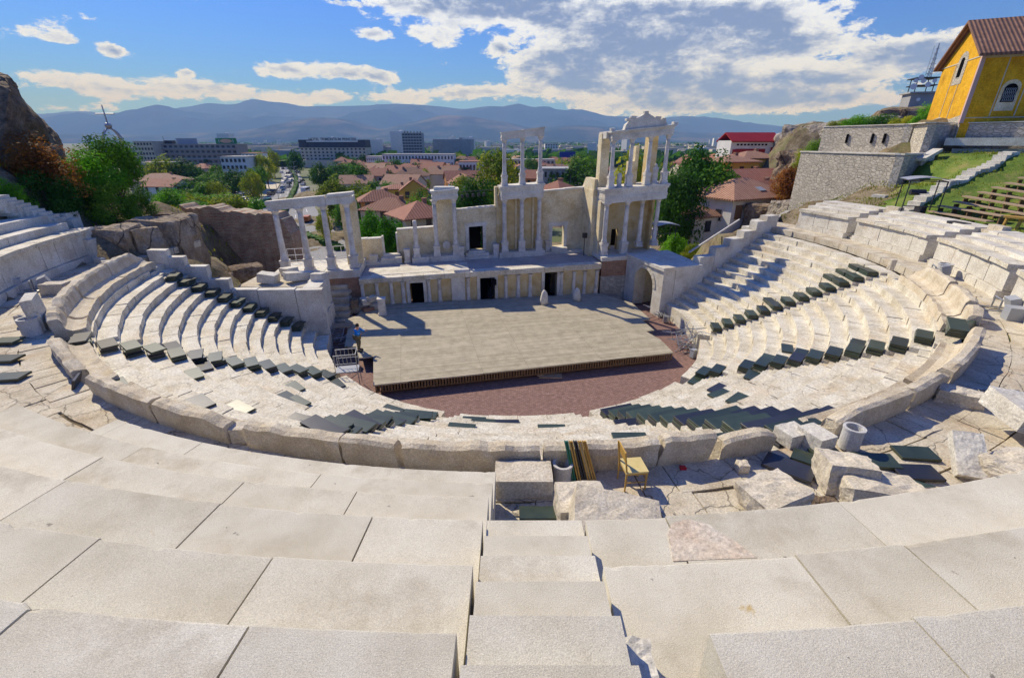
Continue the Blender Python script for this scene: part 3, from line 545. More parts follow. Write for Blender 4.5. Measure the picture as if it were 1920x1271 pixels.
for k in range(6):
    R0,z=FGR[k]; R1=FGR[k+1][0]+.12
    js=[ang_px(u,v,z) for u,v in JL[z]]; xr=-.30-.01*k
    ends=[XL(xr)]+js+[-112.5 if z<7 else (-116 if z<7.5 else -128)]
    g=.012
    for i in range(len(ends)-1):
        hi=ends[i]; lo=ends[i+1]
        hi_=(hi if callable(hi) else (lambda R,h=hi:h-.02)); lo_=(lambda R,l=lo,z=z:l+.02+(0.0))
        slabpiece(fl,R0+rnd.uniform(-.008,.008),R1,lo_,hi_,z+rnd.uniform(-.008,.006))
JR={8.40:[(1245,965),(1600,968)],8.94:[(1500,1053),(1712,1038)],9.47:[(1700,1145)]}
for z,R0,R1,xl in ((8.40,25.30,26.5,.83),(8.94,26.36,27.45,.79),(9.47,27.31,28.7,1.24)):
    js=[ang_px(u,v,z) for u,v in JR[z]]; ends=[XL(xl)]+js+[-62]
    for i in range(len(ends)-1):
        lo=ends[i]; hi=ends[i+1]
        lo_=(lo if callable(lo) else (lambda R,l=lo:l+.02)); hi_=(lambda R,h=hi:h-.02)
        slabpiece(fr,R0+(0 if i else .02)+rnd.uniform(-.006,.006),R1,lo_,hi_,z+rnd.uniform(-.006,.006))
slabpiece(fr,27.40,28.7,XL(.79),XL(1.22),8.94)
# pinkish stone patch let into the third row
q=[spot(1252,1000,8.404),spot(1262,1052,8.404),spot(1420,1046,8.404),spot(1385,1020,8.404),spot(1352,1000,8.404),spot(1330,984,8.404),spot(1290,974,8.404),spot(1262,980,8.404)]
mb=MB(); mb.add([(p.x,p.y,8.412) for p in q]+[(p.x,p.y,8.38) for p in q],[tuple(range(7,-1,-1))[::-1]]+[(i,(i+1)%8,8+(i+1)%8,8+i) for i in range(8)]); mb.build('stone_patch',rockpink,fr)
fs=thing('foreground_steps',(.2,3,6.1),'narrow pale stone steps descending between the two slab seating blocks','steps')
for k in range(-2,5):
    Y=2.075+.475*k; z=9.37-.265*k; mb=MB(); xr=.72+.02*k
    x0=-.285; vs=[]
    def sc(x,y,zz): return (x,y,zz)
    e=rnd.uniform(-.012,.012)
    mb.hexa([(x0,Y-.75,z-.5),(xr,Y-.75,z-.5),(xr+e,Y,z-.5),(x0,Y+e*.5,z-.5),(x0,Y-.75,z),(xr,Y-.75,z),(xr+e,Y,z),(x0,Y+e*.5,z)])
    mb.build('step',slab,fs)
# rough blocks and boulders around the foreground
def blk(name,u0,u1,vb,z0,hgt,dep,seed,m,label,cat,rz=0,rough=.05,tilt=(0,0),ang=.3,group=None):
    a=spot(u0,vb,z0); b=spot(u1,vb,z0); c=(a+b)/2; wd=(b-a).length
    return rock(name,(c.x,c.y+dep/2,z0+hgt/2-.02),(wd,dep,hgt),seed,m,label,cat,rz,tilt,rough,group,angular=ang)
blk('square_step_block',928,1036,936,6.1,.44,.62,3,rockpale,'low square stone block at the foot of the foreground steps','stone block',0,.012,ang=.06)
blk('stone_slab',948,1012,985,5.9,.25,.3,4,paving,'sunken paving stone in the shaded gap below the steps','stone')
def onfloor(u,v,z=6.1,dz=0): p=spot(u,v,z); return (p.x,p.y,z+dz)
rock('broken_stone_block',(1.2,6.15,6.38),(.85,.75,.62),11,rockpale,'cream broken block right of the steps foot in front of the blue lined ring','stone block',R_(4),(0,0),.03,angular=.15)
rock('broken_stone_block',(1.62,5.35,6.62),(1.45,1.35,.62),12,rockpale,'large yellowish worn block behind the top right slab','stone block',R_(-8),(R_(4),R_(9)),.025,angular=.22)
rock('angular_boulder',onfloor(1442,958,dz=.28),(1.05,.75,.55),21,rockpale,'grey faced angular block rising behind the third right slab','boulder',R_(18),(0,R_(-6)),.06,angular=.5)
rock('angular_boulder',onfloor(1575,912,dz=.33),(.95,.75,.62),22,rockpale,'rounded left half of the big split boulder beside the boards','boulder',R_(-15),(R_(-8),0),.06,angular=.35)
rock('angular_boulder',onfloor(1640,945,dz=.25),(1.45,.85,.55),23,rockpale,'long flat boulder right of the split boulder','boulder',R_(-8),(R_(-4),R_(5)),.05,angular=.35)
rock('leaning_stone_slab',onfloor(1803,880,dz=.35),(.50,.95,.24),24,marble2,'pitted pillar like stone leaning under the grey block','stone block',R_(-22),(R_(38),R_(-6)),.03,angular=.06)
rock('large_stone_block',onfloor(1925,822,dz=.62),(1.5,1.25,.46),25,marble2,'large pale grey block propped up at the right edge of the picture','stone block',R_(-12),(R_(3),R_(8)),.03,angular=.15)
rock('angular_boulder',onfloor(1900,905,dz=.25),(1.15,.9,.55),26,rockpale,'cracked tan boulder under the grey block at the right edge','boulder',R_(15),(0,0),.06,angular=.3)
rock('angular_boulder',onfloor(1815,958,dz=.15),(1.8,.7,.42),27,rockpink,'pink and orange veined boulder just behind the third right slab','boulder',R_(3),(0,R_(-4)),.07,angular=.3)
rock('fallen_stone',tuple(spot(1800,745,6.25)),(1.0,.5,.42),28,rockpale,'fallen stone lying on the walkway against the right rim','stone',R_(-35),(0,0),.07)
for i,(u,v,s) in enumerate(((1498,958,.3),(1518,945,.28),(1535,962,.26),(1550,948,.3),(1505,935,.22),(1530,985,.3))):
    rock('rubble_stone',tuple(spot(u,v,6.25)),(s*1.2,s,s*.9),40+i,rockm,['grey rubble stone wedged beside the angular block','dark round rubble stone between block and boulder','small rubble stone at the front of the heap','rubble stone under the split boulder','smallest rubble stone at the back of the heap','rubble stone half hidden behind the slab edge'][i],'stone',i,(0,0),.08,'rubble heap stones',sub=2)
rock('round_stone',tuple(spot(1392,874,6.2)),(.24,.24,.2),55,rockpale,'small round stone at the foot of the rim','stone',0,(0,0),.05,sub=2)
rock('angular_boulder',tuple(spot(22,812,6.3)),(.9,.6,.5),56,rockpale,'weathered boulder at the left edge above the dark boards','boulder',R_(10),(0,0),.07)
rock('white_marble_fragment',tuple(spot(1165,1262,9.02)),(.5,.3,.28),57,marble2,'white marble fragment at the bottom edge of the picture','stone',0,(0,0),.08)
rock('standing_stone',tuple(spot(68,585,6.75)),(.9,.35,1.25),58,marble2,'tall rounded stone standing upright on the left walkway','standing stone',R_(-60),(0,R_(8)),.025,angular=.35)
rock('fallen_stone',tuple(spot(50,600,6.3)),(.5,.4,.45),59,rockpale,'small rough stone at the foot of the standing stone','stone',0,(0,0),.08,sub=2)
rock('fallen_stone',tuple(spot(105,540,6.35)),(1.1,.6,.5),60,rockpale,'long pinkish stone lying behind the left bench back','stone',R_(10),(0,0),.04)
rock('small_upright_stone',tuple(spot(1672,497,6.4)),(.3,.25,.6),61,rockpale,'small upright stone at the head of the right stair','stone',0,(0,0),.06,sub=2)
rock('angular_boulder',tuple(spot(452,812,6.25)),(.35,.35,.45),62,rockpale,'small pale stone filling the gap in the left rim','stone',0,(0,0),.05,sub=2)
# ================================================================== UPPER SEATING
def tier(name,label,R,a0,a1,z0,ztop,rows,n=None,corn=True):
    t=thing(name,pol(R,(a0+a1)/2,z0),label,'stone seating','upper seating blocks on the podium wall')
    mb=MB(); a=a0; sg=1
    while a<a1-.05:
        e=min(a1,a+rnd.uniform(2.6,4.6))
        if a1-e<1.2: e=a1
        arcblock(mb,R+rnd.uniform(-.015,.015),R+.75,a+.04,e-.04,z0+.38,ztop-.2,3,.008); a=e
    mb.build('podium_wall',marble2,t)
    mb=MB(); a=a0
    while a<a1-.05:
        e=min(a1,a+rnd.uniform(2.0,3.2)); e=a1 if a1-e<1 else e
        arcblock(mb,R-.13+rnd.uniform(-.02,.02),R+.75,a+.03,e-.03,z0-.2,z0+.36,2,.02); a=e
    mb.build('plinth',marble2,t)
    mb=MB(); a=a0
    while a<a1-.05:
        e=min(a1,a+rnd.uniform(2.2,4.2)); e=a1 if a1-e<1 else e
        arcblock(mb,R-.14+rnd.uniform(-.03,.03),R+.72,a+.04,e-.04,ztop-.19,ztop+rnd.uniform(-.012,.012),3,.018); a=e
    mb.build('cornice',marble,t)
    for i,(r0,r1,z) in enumerate(rows):
        mb=MB(); a=a0+.05*i
        while a<a1-.05:
            e=min(a1,a+rnd.uniform(2.4,4.4)); e=a1 if a1-e<1 else e
            arcblock(mb,r0+rnd.uniform(-.012,.012),r1,a+.03,e-.03,z-.9,z+rnd.uniform(-.008,.008),3,.01); a=e
        mb.build('seat_row',marble2,t)
    return t
tier('upper_seating','tall white podium wall with seat rows above it at the left edge',24.2,-171.8,-144,6.1,7.82,[(24.95,26,8.2),(25.75,26.9,8.62)])
RR_=[(23.98,24.8,7.78),(24.66,25.5,7.93),(25.35,26.5,8.05)]
tier('upper_seating','far podium block at the top right beside the dry grass',23.3,6.9,17.6,6.1,7.55,RR_)
tier('upper_seating','long podium block in the middle of the upper right seating',23.3,-9.6,5.2,6.1,7.58,RR_)
tier('upper_seating','nearest podium block on the right below the wooden benches',23.3,-27.0,-11.6,6.1,7.6,RR_)
tier('upper_seating','podium block cut off by the right edge of the picture',23.3,-44,-29.0,6.1,7.6,RR_)
for a,lab in ((6.05,'narrow dark stair between the far and middle podium blocks'),(-10.6,'dark stair cut beside the nearest podium block'),(-28.0,'stair opening at the right edge beside the metal frame')):
    mb=MB()
    for k in range(9): arcblock(mb,23.5+.3*k,23.9+.3*k,a-1.1,a+1.1,5.5,6.25+.25*k,1,.01)
    tag(mb.build('podium_stair',paving),lab,'stairway')
# stair flight and blocks at the left end of the upper left tier
mb=MB()
for k in range(9):
    p=spoty(108-14*k,409-5.2*k,26.3-.28*k); mb.box((p.x-.3,p.y+.1,p.z-.35),(.62,1.0,.7),R_(12))
tag(mb.build('stone_stairway',marble2),'flight of pale steps climbing the grassy bank at the left edge','stairway')
for i,(u,v,Y,d,lab) in enumerate(((108,402,27.4,(1.5,1.1,.95),'pale end block at the foot of the left bank steps'),(132,412,27.2,(.6,.8,.7),'small pale block beside the end block on the left'),(152,434,25.9,(.85,1.0,1.5),'broken corner block at the end of the left podium wall'),(163,452,25.7,(.8,.9,1.3),'lower corner stone at the end of the left podium wall'))):
    p=spoty(u,v,Y); rock('corner_block',(p.x,p.y,p.z-d[2]*.4),d,70+i,marble2,lab,'stone block',R_(12),(0,0),.012,sub=3,angular=.08)
for i,(u,v,z,d,lab) in enumerate(((187,488,6.25,(.5,.35,.3),'pale stone fragment beside the ring at the left podium end'),(200,492,6.2,(.5,.3,.2),'flat stone fragment right of the left podium end'),(180,478,6.4,(.4,.4,.45),'upright stone fragment at the left podium end'))):
    rock('stone_fragment',tuple(spot(u,v,z)),d,80+i,marble2,lab,'stone',i,(0,0),.04,'fragments at the left podium end',sub=2)
# parapet along the right end of the lower seating
def parapet(name,label,segs,endf,side,th=.75):
    t=thing(name,pol(14,endf(14),0),label,'parapet wall'); 
    for (r0,r1,zb,zt) in segs:
        mb=MB(); f0=(lambda R:endf(R)+side*.02); f1=(lambda R:endf(R)+side*math.degrees(th/R))
        a,b=(f0,f1) if side>0 else (f1,f0)
        arcblock(mb,r0+.01,r1-.01,a,b,zb,zt,2,.015); mb.build('wall_block',marble2,t)
    return t
parapet('right_end_parapet','stepped white parapet wall rising along the shaded end of the right seating',[(14.7,16.1,1.5,4.35),(16.1,17.4,2.3,4.95),(17.4,18.7,3,5.5),(18.7,19.9,3.6,6.0),(19.9,20.9,4.3,6.65),(20.9,22.2,4.8,7.0)],ENDR,1)
parapet('left_end_parapet','stepped parapet of white blocks closing the left end of the seating',[(12.0,13.6,-.3,4.0),(13.6,15.8,-.3,4.05),(15.8,17.3,2,4.1),(17.3,18.4,3,4.75),(18.4,19.6,4,5.55),(19.6,20.5,4.5,6.1),(20.5,21.6,4.8,6.5)],ENDL,-1,.5)
# masonry mass behind the left parapet
t=thing('left_corner_wall',(-13,28.5,0),'pale block masonry wall at the inner left corner beside the stage','wall')
mb=MB()
for k,(z0,z1) in enumerate(((-.3,.8),(.8,1.9),(1.9,2.9),(2.9,3.9))):
    for j,(y0,y1) in enumerate(((27.6,28.6+.3*(k%2)),(28.6+.3*(k%2),29.9-.2*(k%2)),(29.9-.2*(k%2),30.8))):
        x=-12.45-.24*((y0+y1)/2-27); mb.box((x+rnd.uniform(-.05,.05),(y0+y1)/2,(z0+z1)/2),(1.0,y1-y0-.03,z1-z0-.03),.1)
mb.build('wall_block',marble2,t)
mb=MB(); mb.box((-15.6,30.3,1.55),(4.6,3.6,4.2)); mb.build('rubble_core',paving,t)
for i,(x,y,d,lab) in enumerate(((-16.2,29.4,(1.2,.8,.6),'flat block among the rubble left of the portico'),(-14.4,29.9,(1.9,.7,.55),'long pale block lying tilted in front of the portico'),(-12.9,29.5,(1.0,.8,.6),'block resting on the corner wall by the stage'),(-15.6,31.1,(1.5,.8,.5),'pale block below the left portico plinth'))):
    rock('loose_block',(x,y,4.0),d,90+i,marble2,lab,'stone block',i*.8,(0,R_(8)),.03,'loose blocks on the left corner wall',sub=2,angular=.2)
# ================================================================== STAGE BUILDING
def splane(u,v,n):
    d=ray(u,v); ax,ay=AX+n*TN[0],AY+n*TN[1]; t=(TN[0]*ax+TN[1]*ay)/(TN[0]*d[0]+TN[1]*d[1]); x,y,z=d[0]*t,d[1]*t,CAMH+d[2]*t
    s=(x-AX)*TT[0]+(y-AY)*TT[1]; return s,.7+(z-.7)/(1+.010*s)
pod=thing('stage_podium',W(9.5,0,0),'low ochre stage front with half columns and three dark doorways','stage')
doors=[(3.68,4.72,2.2),(9.17,10.35,2.25),(14.45,15.5,2.35)]
mb=MB(); c=0.0
for a,b,zt in doors:
    mb.sbox(c,a,.12,.5,-.1,2.42); mb.sbox(a,b,.12,.5,zt,2.42); c=b
mb.sbox(c,19.1,.12,.5,-.1,2.42); mb.build('back_panel',ochre,pod)
for a,b,zt in doors:
    mb=MB(); mb.sbox(a-.25,a,.02,.6,.0,zt); mb.sbox(b,b+.25,.02,.6,0,zt); mb.sbox(a-.25,b+.25,.02,.6,zt,zt+.2)
    fr_=mb.build('door_frame',marble2,pod)
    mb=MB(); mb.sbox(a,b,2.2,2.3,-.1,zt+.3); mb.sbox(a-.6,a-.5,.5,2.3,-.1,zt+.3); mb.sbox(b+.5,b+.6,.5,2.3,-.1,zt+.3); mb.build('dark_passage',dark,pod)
for u,v in ((683,571),(710,570),(736.5,568),(758,566),(806,565),(826,564),(879,562),(949,558),(972,557),(994,556),(1052,552),(1075,551),(1095,550),(1117,549)):
    s,_=splane(u,v,0); mb=MB(); b=W(s,.06,0); zt=W(s,0,2.42).z; mb.lathe(b,[(.20,-.1),(.20,.72),(.155,.80),(.15,1.4),(.13,zt-.22),(.15,zt-.18),(.2,zt-.02)],10); mb.build('half_column',column_m,pod,smooth=False)
mb=MB(); s0,_=splane(848,563,0); s1,_=splane(873,562,0); mb.sbox(s0,s1,-.02,.12,0,2.42); mb.build('plain_panel',marble2,pod)
mb=MB()
for k in range(12):
    a=19.15*k/12; mb.sbox(a+.01,19.15*(k+1)/12-.01,-.12+rnd.uniform(-.02,.02),.6,2.42,2.64); mb.sbox(a+.01,19.15*(k+1)/12-.01,-.2+rnd.uniform(-.03,.03),.6,2.64,2.80+rnd.uniform(-.015,.015))
mb.build('cornice',marble,pod)
mb=MB(); mb.sbox(.0,19.3,.6,4.2,2.3,2.74); mb.build('platform_floor',mat('platform_paving',[(.36,.32,.30),(.46,.42,.39)],scale=.6,rough=.85,bump=.3,speck=7),pod)
mb=MB(); mb.sbox(.8,8.4,.75,3.0,2.745,2.79); mb.build('light_paving_strip',marble,pod)
mb=MB(); c1=spot(865,509,2.95); rockmesh(mb,(c1.x,c1.y,2.98),(1.4,.5,.35),77,R_(10),(0,0),.05,2); tag(mb.build('loose_block',marble2),'worn block lying on the stage front cornice left of the middle doorway','stone block')
mb=MB(); c1=W(10.05,-.15,.7)
for k in range(5): rockmesh(mb,(c1.x+.08*k-.1,c1.y-.05,1.0+.28*k),(.45-.05*k,.35,.5),100+k,k,(0,0),.05,1)
tag(mb.build('black_curtain',blackcloth),'black cloth bunched in the middle stage doorway','curtain')
# brick flank walls
mb=MB(); mb.sbox(19.35,21.75,.35,3.0,1.75,2.85); t=thing('brick_base_wall',W(20.5,1,0),'square brick and rubble base under the pedimented tower','wall'); mb.build('brick_course',brick,t)
mb=MB(); mb.sbox(19.35,21.75,.33,3.0,-.1,1.75); mb.build('rubble_course',rubble2,t)
mb=MB(); mb.sbox(19.25,24.7,.2,5.2,2.85,3.12); mb.build('top_course',marble2,t)
mb=MB(); mb.sbox(21.8,24.6,1.3,5.0,-.1,2.85); mb.build('core',plaster,t)
mb=MB(); mb.sbox(-2.45,-.1,.5,3.0,1.2,2.8); t=thing('brick_base_wall',W(-3,1,0),'brick and rubble base under the four column portico','wall'); mb.build('brick_course',brick,t)
mb=MB(); mb.sbox(-2.45,-.1,.48,3.0,-.3,1.2); mb.build('rubble_course',rubble2,t)
mb=MB(); mb.sbox(-6.3,-2.5,.9,5.5,-.5,2.8); mb.build('core',rubble2,t)
# columns
def column(par,s,n,z0,z1,r=.21,ped=.85,name='column',capk=True,broken=False):
    b=W(s,n,z0); zt=W(s,n,z1).z-b.z; pz=ped*(1+.01*s); mb=MB()
    prof=[(r*1.32,pz),(r*1.36,pz+.07),(r*1.18,pz+.12),(r*1.25,pz+.18),(r*1.02,pz+.24)]
    h0=pz+.24; h1=zt-(.34 if capk else 0)
    for i in range(1,9): t=i/8; prof.append((r*(1.0-.14*t**1.5)+(.012*noise.noise(Vector((s*5,i*3.1,n)))),h0+(h1-h0)*t))
    mb.lathe(b,prof,16); o=mb.build(name,column_m,par,smooth=False)
    for p in o.data.polygons: p.use_smooth=True
    o.data.polygons[-1].use_smooth=False
    mb=MB(); w_=r*1.45
    mb.box((b.x,b.y,b.z+pz*.12),(w_*2.2,w_*2.2,pz*.24),TA); mb.box((b.x,b.y,b.z+pz*.5),(w_*1.85,w_*1.85,pz*.6),TA); mb.box((b.x,b.y,b.z+pz*.9),(w_*2.15,w_*2.15,pz*.2),TA); mb.build('pedestal',column_m,o)
    if capk:
        mb=MB(); mb.lathe(b,[(r*.88,h1),(r*1.0,h1+.03),(r*.92,h1+.06),(r*1.05,h1+.15),(r*1.35,h1+.25),(r*1.4,h1+.27)],12); mb.box((b.x,b.y,b.z+h1+.305),(r*2.9,r*2.9,.07),TA); mb.build('capital',column_m,o)
    return o
def entab(par,s0,s1,n0,n1,z0,z1,name='entablature',m=marble2,proj=.12,seed=0):
    mb=MB(); h=z1-z0; k=max(1,int((s1-s0)/1.7))
    for i in range(k):
        a=s0+(s1-s0)*i/k+.006; b=s0+(s1-s0)*(i+1)/k-.006; e0=proj if i==0 else 0; e1=proj if i==k-1 else 0
        mb.sbox(a,b,n0,n1,z0,z0+h*.22); mb.sbox(a-(.03 if i==0 else 0),b+(.03 if i==k-1 else 0),n0-.03,n1,z0+h*.22,z0+h*.42)
        mb.sbox(a,b,n0+.01,n1,z0+h*.42,z0+h*.74)
        mb.sbox(a-e0*.5,b+e1*.5,n0-proj*.6,n1,z0+h*.74,z0+h*.86); mb.sbox(a-e0,b+e1,n0-proj,n1,z0+h*.86,z1+rnd.uniform(-.02,.02))
    return mb.build(name,m,par)
# --- left portico
po=thing('portico',W(-2.7,1.3,2.8),'four white columns under a plain beam standing alone left of the stage','colonnade')
mb=MB(); mb.sbox(-6.25,-2.55,.55,4.4,2.8,3.42); mb.sbox(-2.52,.05,.45,4.4,2.8,3.40); mb.build('plinth',marble2,po)
for s,_z in ((-5.35,0),(-3.68,0),(-2.03,0),(-.38,0)): column(po,s,1.2,3.42,8.22,.215,.95)
mb=MB(); mb.sbox(-5.75,-1.75,.92,1.5,8.22,8.85); mb.sbox(-1.72,.05,.90,1.5,8.22,8.75); mb.sbox(-5.82,-1.76,.86,1.52,8.62,8.9); mb.sbox(-1.60,.22,.78,1.75,8.76,8.97); mb.sbox(-1.60,.05,.9,1.5,8.70,8.78); mb.build('entablature',marble2,po)
mb=MB(); mb.sbox(-1.05,.12,2.3,2.9,3.4,8.2); mb.build('pier',plaster,po)
mb=MB(); mb.sbox(-.9,.05,1.5,2.9,8.22,8.6); mb.build('return_beam',marble2,po)
# --- back wall
bw=thing('stage_back_wall',W(9,5.3,2.7),'cream plastered back wall of the stage building with a door and a window','wall')
def wseg(a,b,zt,n0=5.2,n1=5.75,z0=-6.0): 
    mb=MB(); mb.sbox(a,b,n0,n1,z0,zt); mb.build('wall_section',plaster,bw); mb=MB(); k=max(1,int((b-a)/1.2))
    for i in range(k): mb.sbox(a+(b-a)*i/k-.02,a+(b-a)*(i+1)/k-.01,n0-.05,n1+.05,zt,zt+.10+rnd.uniform(-.02,.02))
    mb.build('coping',marble2,bw)
wseg(-.95,1.5,4.72); wseg(2.75,5.85,5.3)
mb=MB(); mb.sbox(1.42,1.56,5.1,5.8,2.7,4.9); mb.sbox(2.62,2.76,5.1,5.8,2.7,5.1); mb.build('jamb',marble2,bw)
def wopen(a,b,o0,o1,zb,zo,zt,n0=5.2,n1=5.75):
    mb=MB(); mb.sbox(a,o0,n0,n1,-6,zt); mb.sbox(o1,b,n0,n1,-6,zt); mb.sbox(o0,o1,n0,n1,zo,zt); mb.sbox(o0,o1,n0,n1,-6,zb); mb.build('wall_section',plaster,bw)
    mb=MB(); mb.sbox(o0-.28,o0,n0-.06,n1+.03,zb,zo); mb.sbox(o1,o1+.28,n0-.06,n1+.03,zb,zo); mb.sbox(o0-.34,o1+.34,n0-.08,n1+.03,zo,zo+.3); mb.build('opening_frame',marble2,bw)
    mb=MB(); k=4
    for i in range(k): mb.sbox(a+(b-a)*i/k,a+(b-a)*(i+1)/k-.01,n0-.05,n1+.05,zt,zt+.11+rnd.uniform(-.02,.02))
    mb.build('coping',marble2,bw)
wopen(7.85,11.25,8.83,10.06,3.28,5.15,6.5); wopen(15.25,19.35,16.3,17.4,3.15,4.72,7.3)
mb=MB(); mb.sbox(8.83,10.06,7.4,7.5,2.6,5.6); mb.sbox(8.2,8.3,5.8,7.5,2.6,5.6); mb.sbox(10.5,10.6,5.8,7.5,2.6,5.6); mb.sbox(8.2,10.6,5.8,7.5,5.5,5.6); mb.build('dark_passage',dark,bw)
mb=MB(); mb.sbox(8.84,8.9,5.3,5.36,3.3,5.15); mb.sbox(9.98,10.04,5.3,5.36,3.3,5.15); mb.build('gate_leaf',darkmetal,bw)
mb=MB(); mb.sbox(-.9,3.0,4.2,5.2,2.6,3.0); mb.sbox(1.3,3.0,4.25,5.2,3.0,3.25); mb.sbox(1.5,2.9,4.7,5.3,3.25,3.45); mb.sbox(7.95,10.9,4.2,5.2,2.6,2.95); mb.sbox(8.5,10.5,4.45,5.2,2.95,3.15); mb.sbox(8.7,10.2,4.7,5.25,3.15,3.29); mb.sbox(15.4,19.4,4.3,5.2,2.6,2.9); mb.sbox(16.1,17.6,4.5,5.2,2.9,3.14); mb.build('back_steps',marble2,bw)
mb=MB(); mb.sbox(19.0,19.6,2.6,5.75,-6,7.35); mb.extrude([W(19.05,5.75,7.35),W(19.05,2.6,7.35),W(19.05,2.6,8.1),W(19.05,4.9,8.1)],W(19.55,0,0)-W(19.05,0,0)); mb.build('side_wall',plaster,bw)
# --- broken lone column, paired bay
lc=thing('broken_column',W(4.25,4.25,2.7),'short broken column of three drums on the left of the stage wall','column')
mb=MB(); mb.sbox(3.85,5.3,3.95,5.2,2.6,3.2); mb.build('plinth',marble2,lc); column(lc,4.3,4.35,3.2,6.1,.19,.75,capk=False)
bay=thing('column_bay',W(6.9,4.3,2.7),'tall narrow bay of two columns with a beam and wall panel behind','colonnade')
mb=MB(); mb.sbox(5.32,8.15,3.95,5.2,2.6,3.2); mb.build('plinth',marble2,bay)
column(bay,6.0,4.35,3.2,7.5,.19,.8); column(bay,7.62,4.35,3.2,7.5,.19,.8)
mb=MB(); mb.sbox(5.95,7.75,4.95,5.6,-6,7.55); mb.build('wall_panel',plaster,bay)
entab(bay,5.85,7.95,4.05,5.6,7.5,8.2)
mb=MB(); c1=W(6.9,4.8,8.2); rockmesh(mb,(c1.x,c1.y,c1.z+.06),(1.9,1.2,.3),81,TA,(0,0),.05,2); mb.build('broken_cornice',marble2,bay)
mb=MB(); c1=W(6.85,5.0,3.9); mb.tube(c1,c1+Vector((TN[0],TN[1],0))*-.25,.34,.34,18); mb.build('stone_disc',column_m,bay)
# --- central two storey colonnade
ct=thing('two_storey_colonnade',W(13.3,4.3,2.7),'central two storey tower of three columns over three columns','colonnade')
mb=MB(); mb.sbox(11.35,15.4,3.95,5.2,2.6,3.15); mb.build('plinth',marble2,ct)
for s in (11.85,13.36,14.88): column(ct,s,4.35,3.15,7.1,.19,.8)
mb=MB(); mb.sbox(11.25,15.25,4.95,5.6,-6,7.35); mb.build('wall_panel',ochre,ct)
mb=MB(); mb.sbox(12.85,13.0,4.75,4.95,2.9,7.1); mb.sbox(14.35,14.5,4.75,4.95,2.9,7.1); mb.build('pilaster',plaster,ct)
entab(ct,11.55,15.15,4.05,5.6,7.1,8.05)
for s in (11.88,13.38,14.88): column(ct,s,4.45,8.06,11.2,.165,.75,name='upper_column')
entab(ct,11.65,15.1,4.2,4.75,11.2,11.72,'upper_entablature',proj=.07)
mb=MB(); c1=W(13.4,4.6,6.5); mb.sbox(11.15,11.35,4.9,5.6,6.5,8.0); mb.build('corner_pier',plaster,ct)
# --- pedimented tower at the right
tw=thing('pedimented_tower',W(21.9,1.5,2.9),'two storey white tower with four columns per floor and a pediment','tower')
mb=MB(); mb.sbox(19.3,24.7,2.6,3.1,3.1,6.7); 
tw_open=(20.9,21.5)
mb=MB(); mb.sbox(19.35,20.9,2.7,3.2,3.1,6.7); mb.sbox(21.5,24.2,2.7,3.2,3.1,6.7); mb.sbox(20.9,21.5,2.7,3.2,4.6,6.7); mb.build('back_panel',ochre,tw)
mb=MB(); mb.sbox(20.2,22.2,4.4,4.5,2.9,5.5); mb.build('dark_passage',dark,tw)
mb=MB(); mb.sbox(19.3,19.75,1.5,3.2,3.1,6.7); mb.build('side_pier',plaster,tw)
mb=MB(); mb.sbox(24.0,24.2,1.9,3.2,3.1,6.7); mb.build('right_jamb',ochre,tw)
for s in (19.68,21.42): column(tw,s,1.1,3.12,6.62,.2,.85)
for s in (22.9,24.3): column(tw,s,1.5,3.5,6.62,.19,.3)
entab(tw,19.35,24.6,.8,3.3,6.62,7.55)
for s in (19.85,21.35,22.85,24.3): column(tw,s,1.15,7.56,10.45,.165,.75,name='upper_column')
mb=MB(); mb.sbox(19.3,20.0,2.3,3.1,7.55,10.9); mb.build('upper_left_pier',plaster,tw)
mb=MB(); mb.sbox(23.3,24.1,2.4,3.1,7.55,10.45); mb.build('upper_right_pier',ochre,tw)
mb=MB(); mb.sbox(21.9,22.7,2.7,3.2,7.55,9.0); mb.sbox(22.4,22.7,2.7,3.2,9.0,9.9); mb.build('broken_wall_stump',plaster,tw)
entab(tw,19.6,24.55,.85,1.5,10.45,11.0,'upper_entablature',proj=.16)
mb=MB(); mb.sbox(19.35,20.1,1.5,3.1,10.6,11.0); mb.build('return_entablature',marble2,tw)
mb=MB(); pts=[W(20.5,.85,11.0),W(24.0,.85,11.0),W(23.7,.85,11.28),W(23.0,.85,11.45),W(22.15,.85,11.84),W(21.75,.85,11.68),W(21.4,.85,11.6),W(20.9,.85,11.45),W(20.6,.85,11.3)]; mb.extrude(pts,W(0,1.3,0)-W(0,.85,0)); mb.build('pediment',marble2,tw)
mb=MB()
for (s,z,dx) in ((20.85,11.55,.6),(21.15,11.66,.45),(22.15,11.84,.35),(23.1,11.48,.5),(23.6,11.33,.35),(24.6,11.05,.4),(19.6,11.1,.35)):
    c1=W(s,1.0,z); rockmesh(mb,tuple(c1),(dx,.4,.2),int(s*31),TA,(0,0),.08,1)
mb.build('cornice_rubble',marble2,tw)
def statue(s,n,z,h,label,head=True):
    b=W(s,n,z); mb=MB(); mb.lathe(b,[(.2*h,0),(.2*h,.06*h),(.13*h,.08*h),(.15*h,.3*h),(.13*h,.5*h),(.155*h,.68*h),(.15*h,.78*h),(.05*h,.84*h)]+([(.06*h,.88*h),(.065*h,.93*h),(.03*h,.99*h)] if head else []),12)
    for i,v in enumerate(mb.v):
        nn=noise.noise_vector(v*5)*.045*h; mb.v[i]=v+Vector((nn.x,nn.y*.6,0))
    return tag(mb.build('statue',column_m,smooth=True),label,'statue','statues on the upper floor of the tower')
statue(20.65,1.35,7.56,1.25,'draped headless marble statue in the left bay of the tower',False); statue(23.65,1.35,7.56,1.55,'draped marble statue standing in the right bay of the tower')
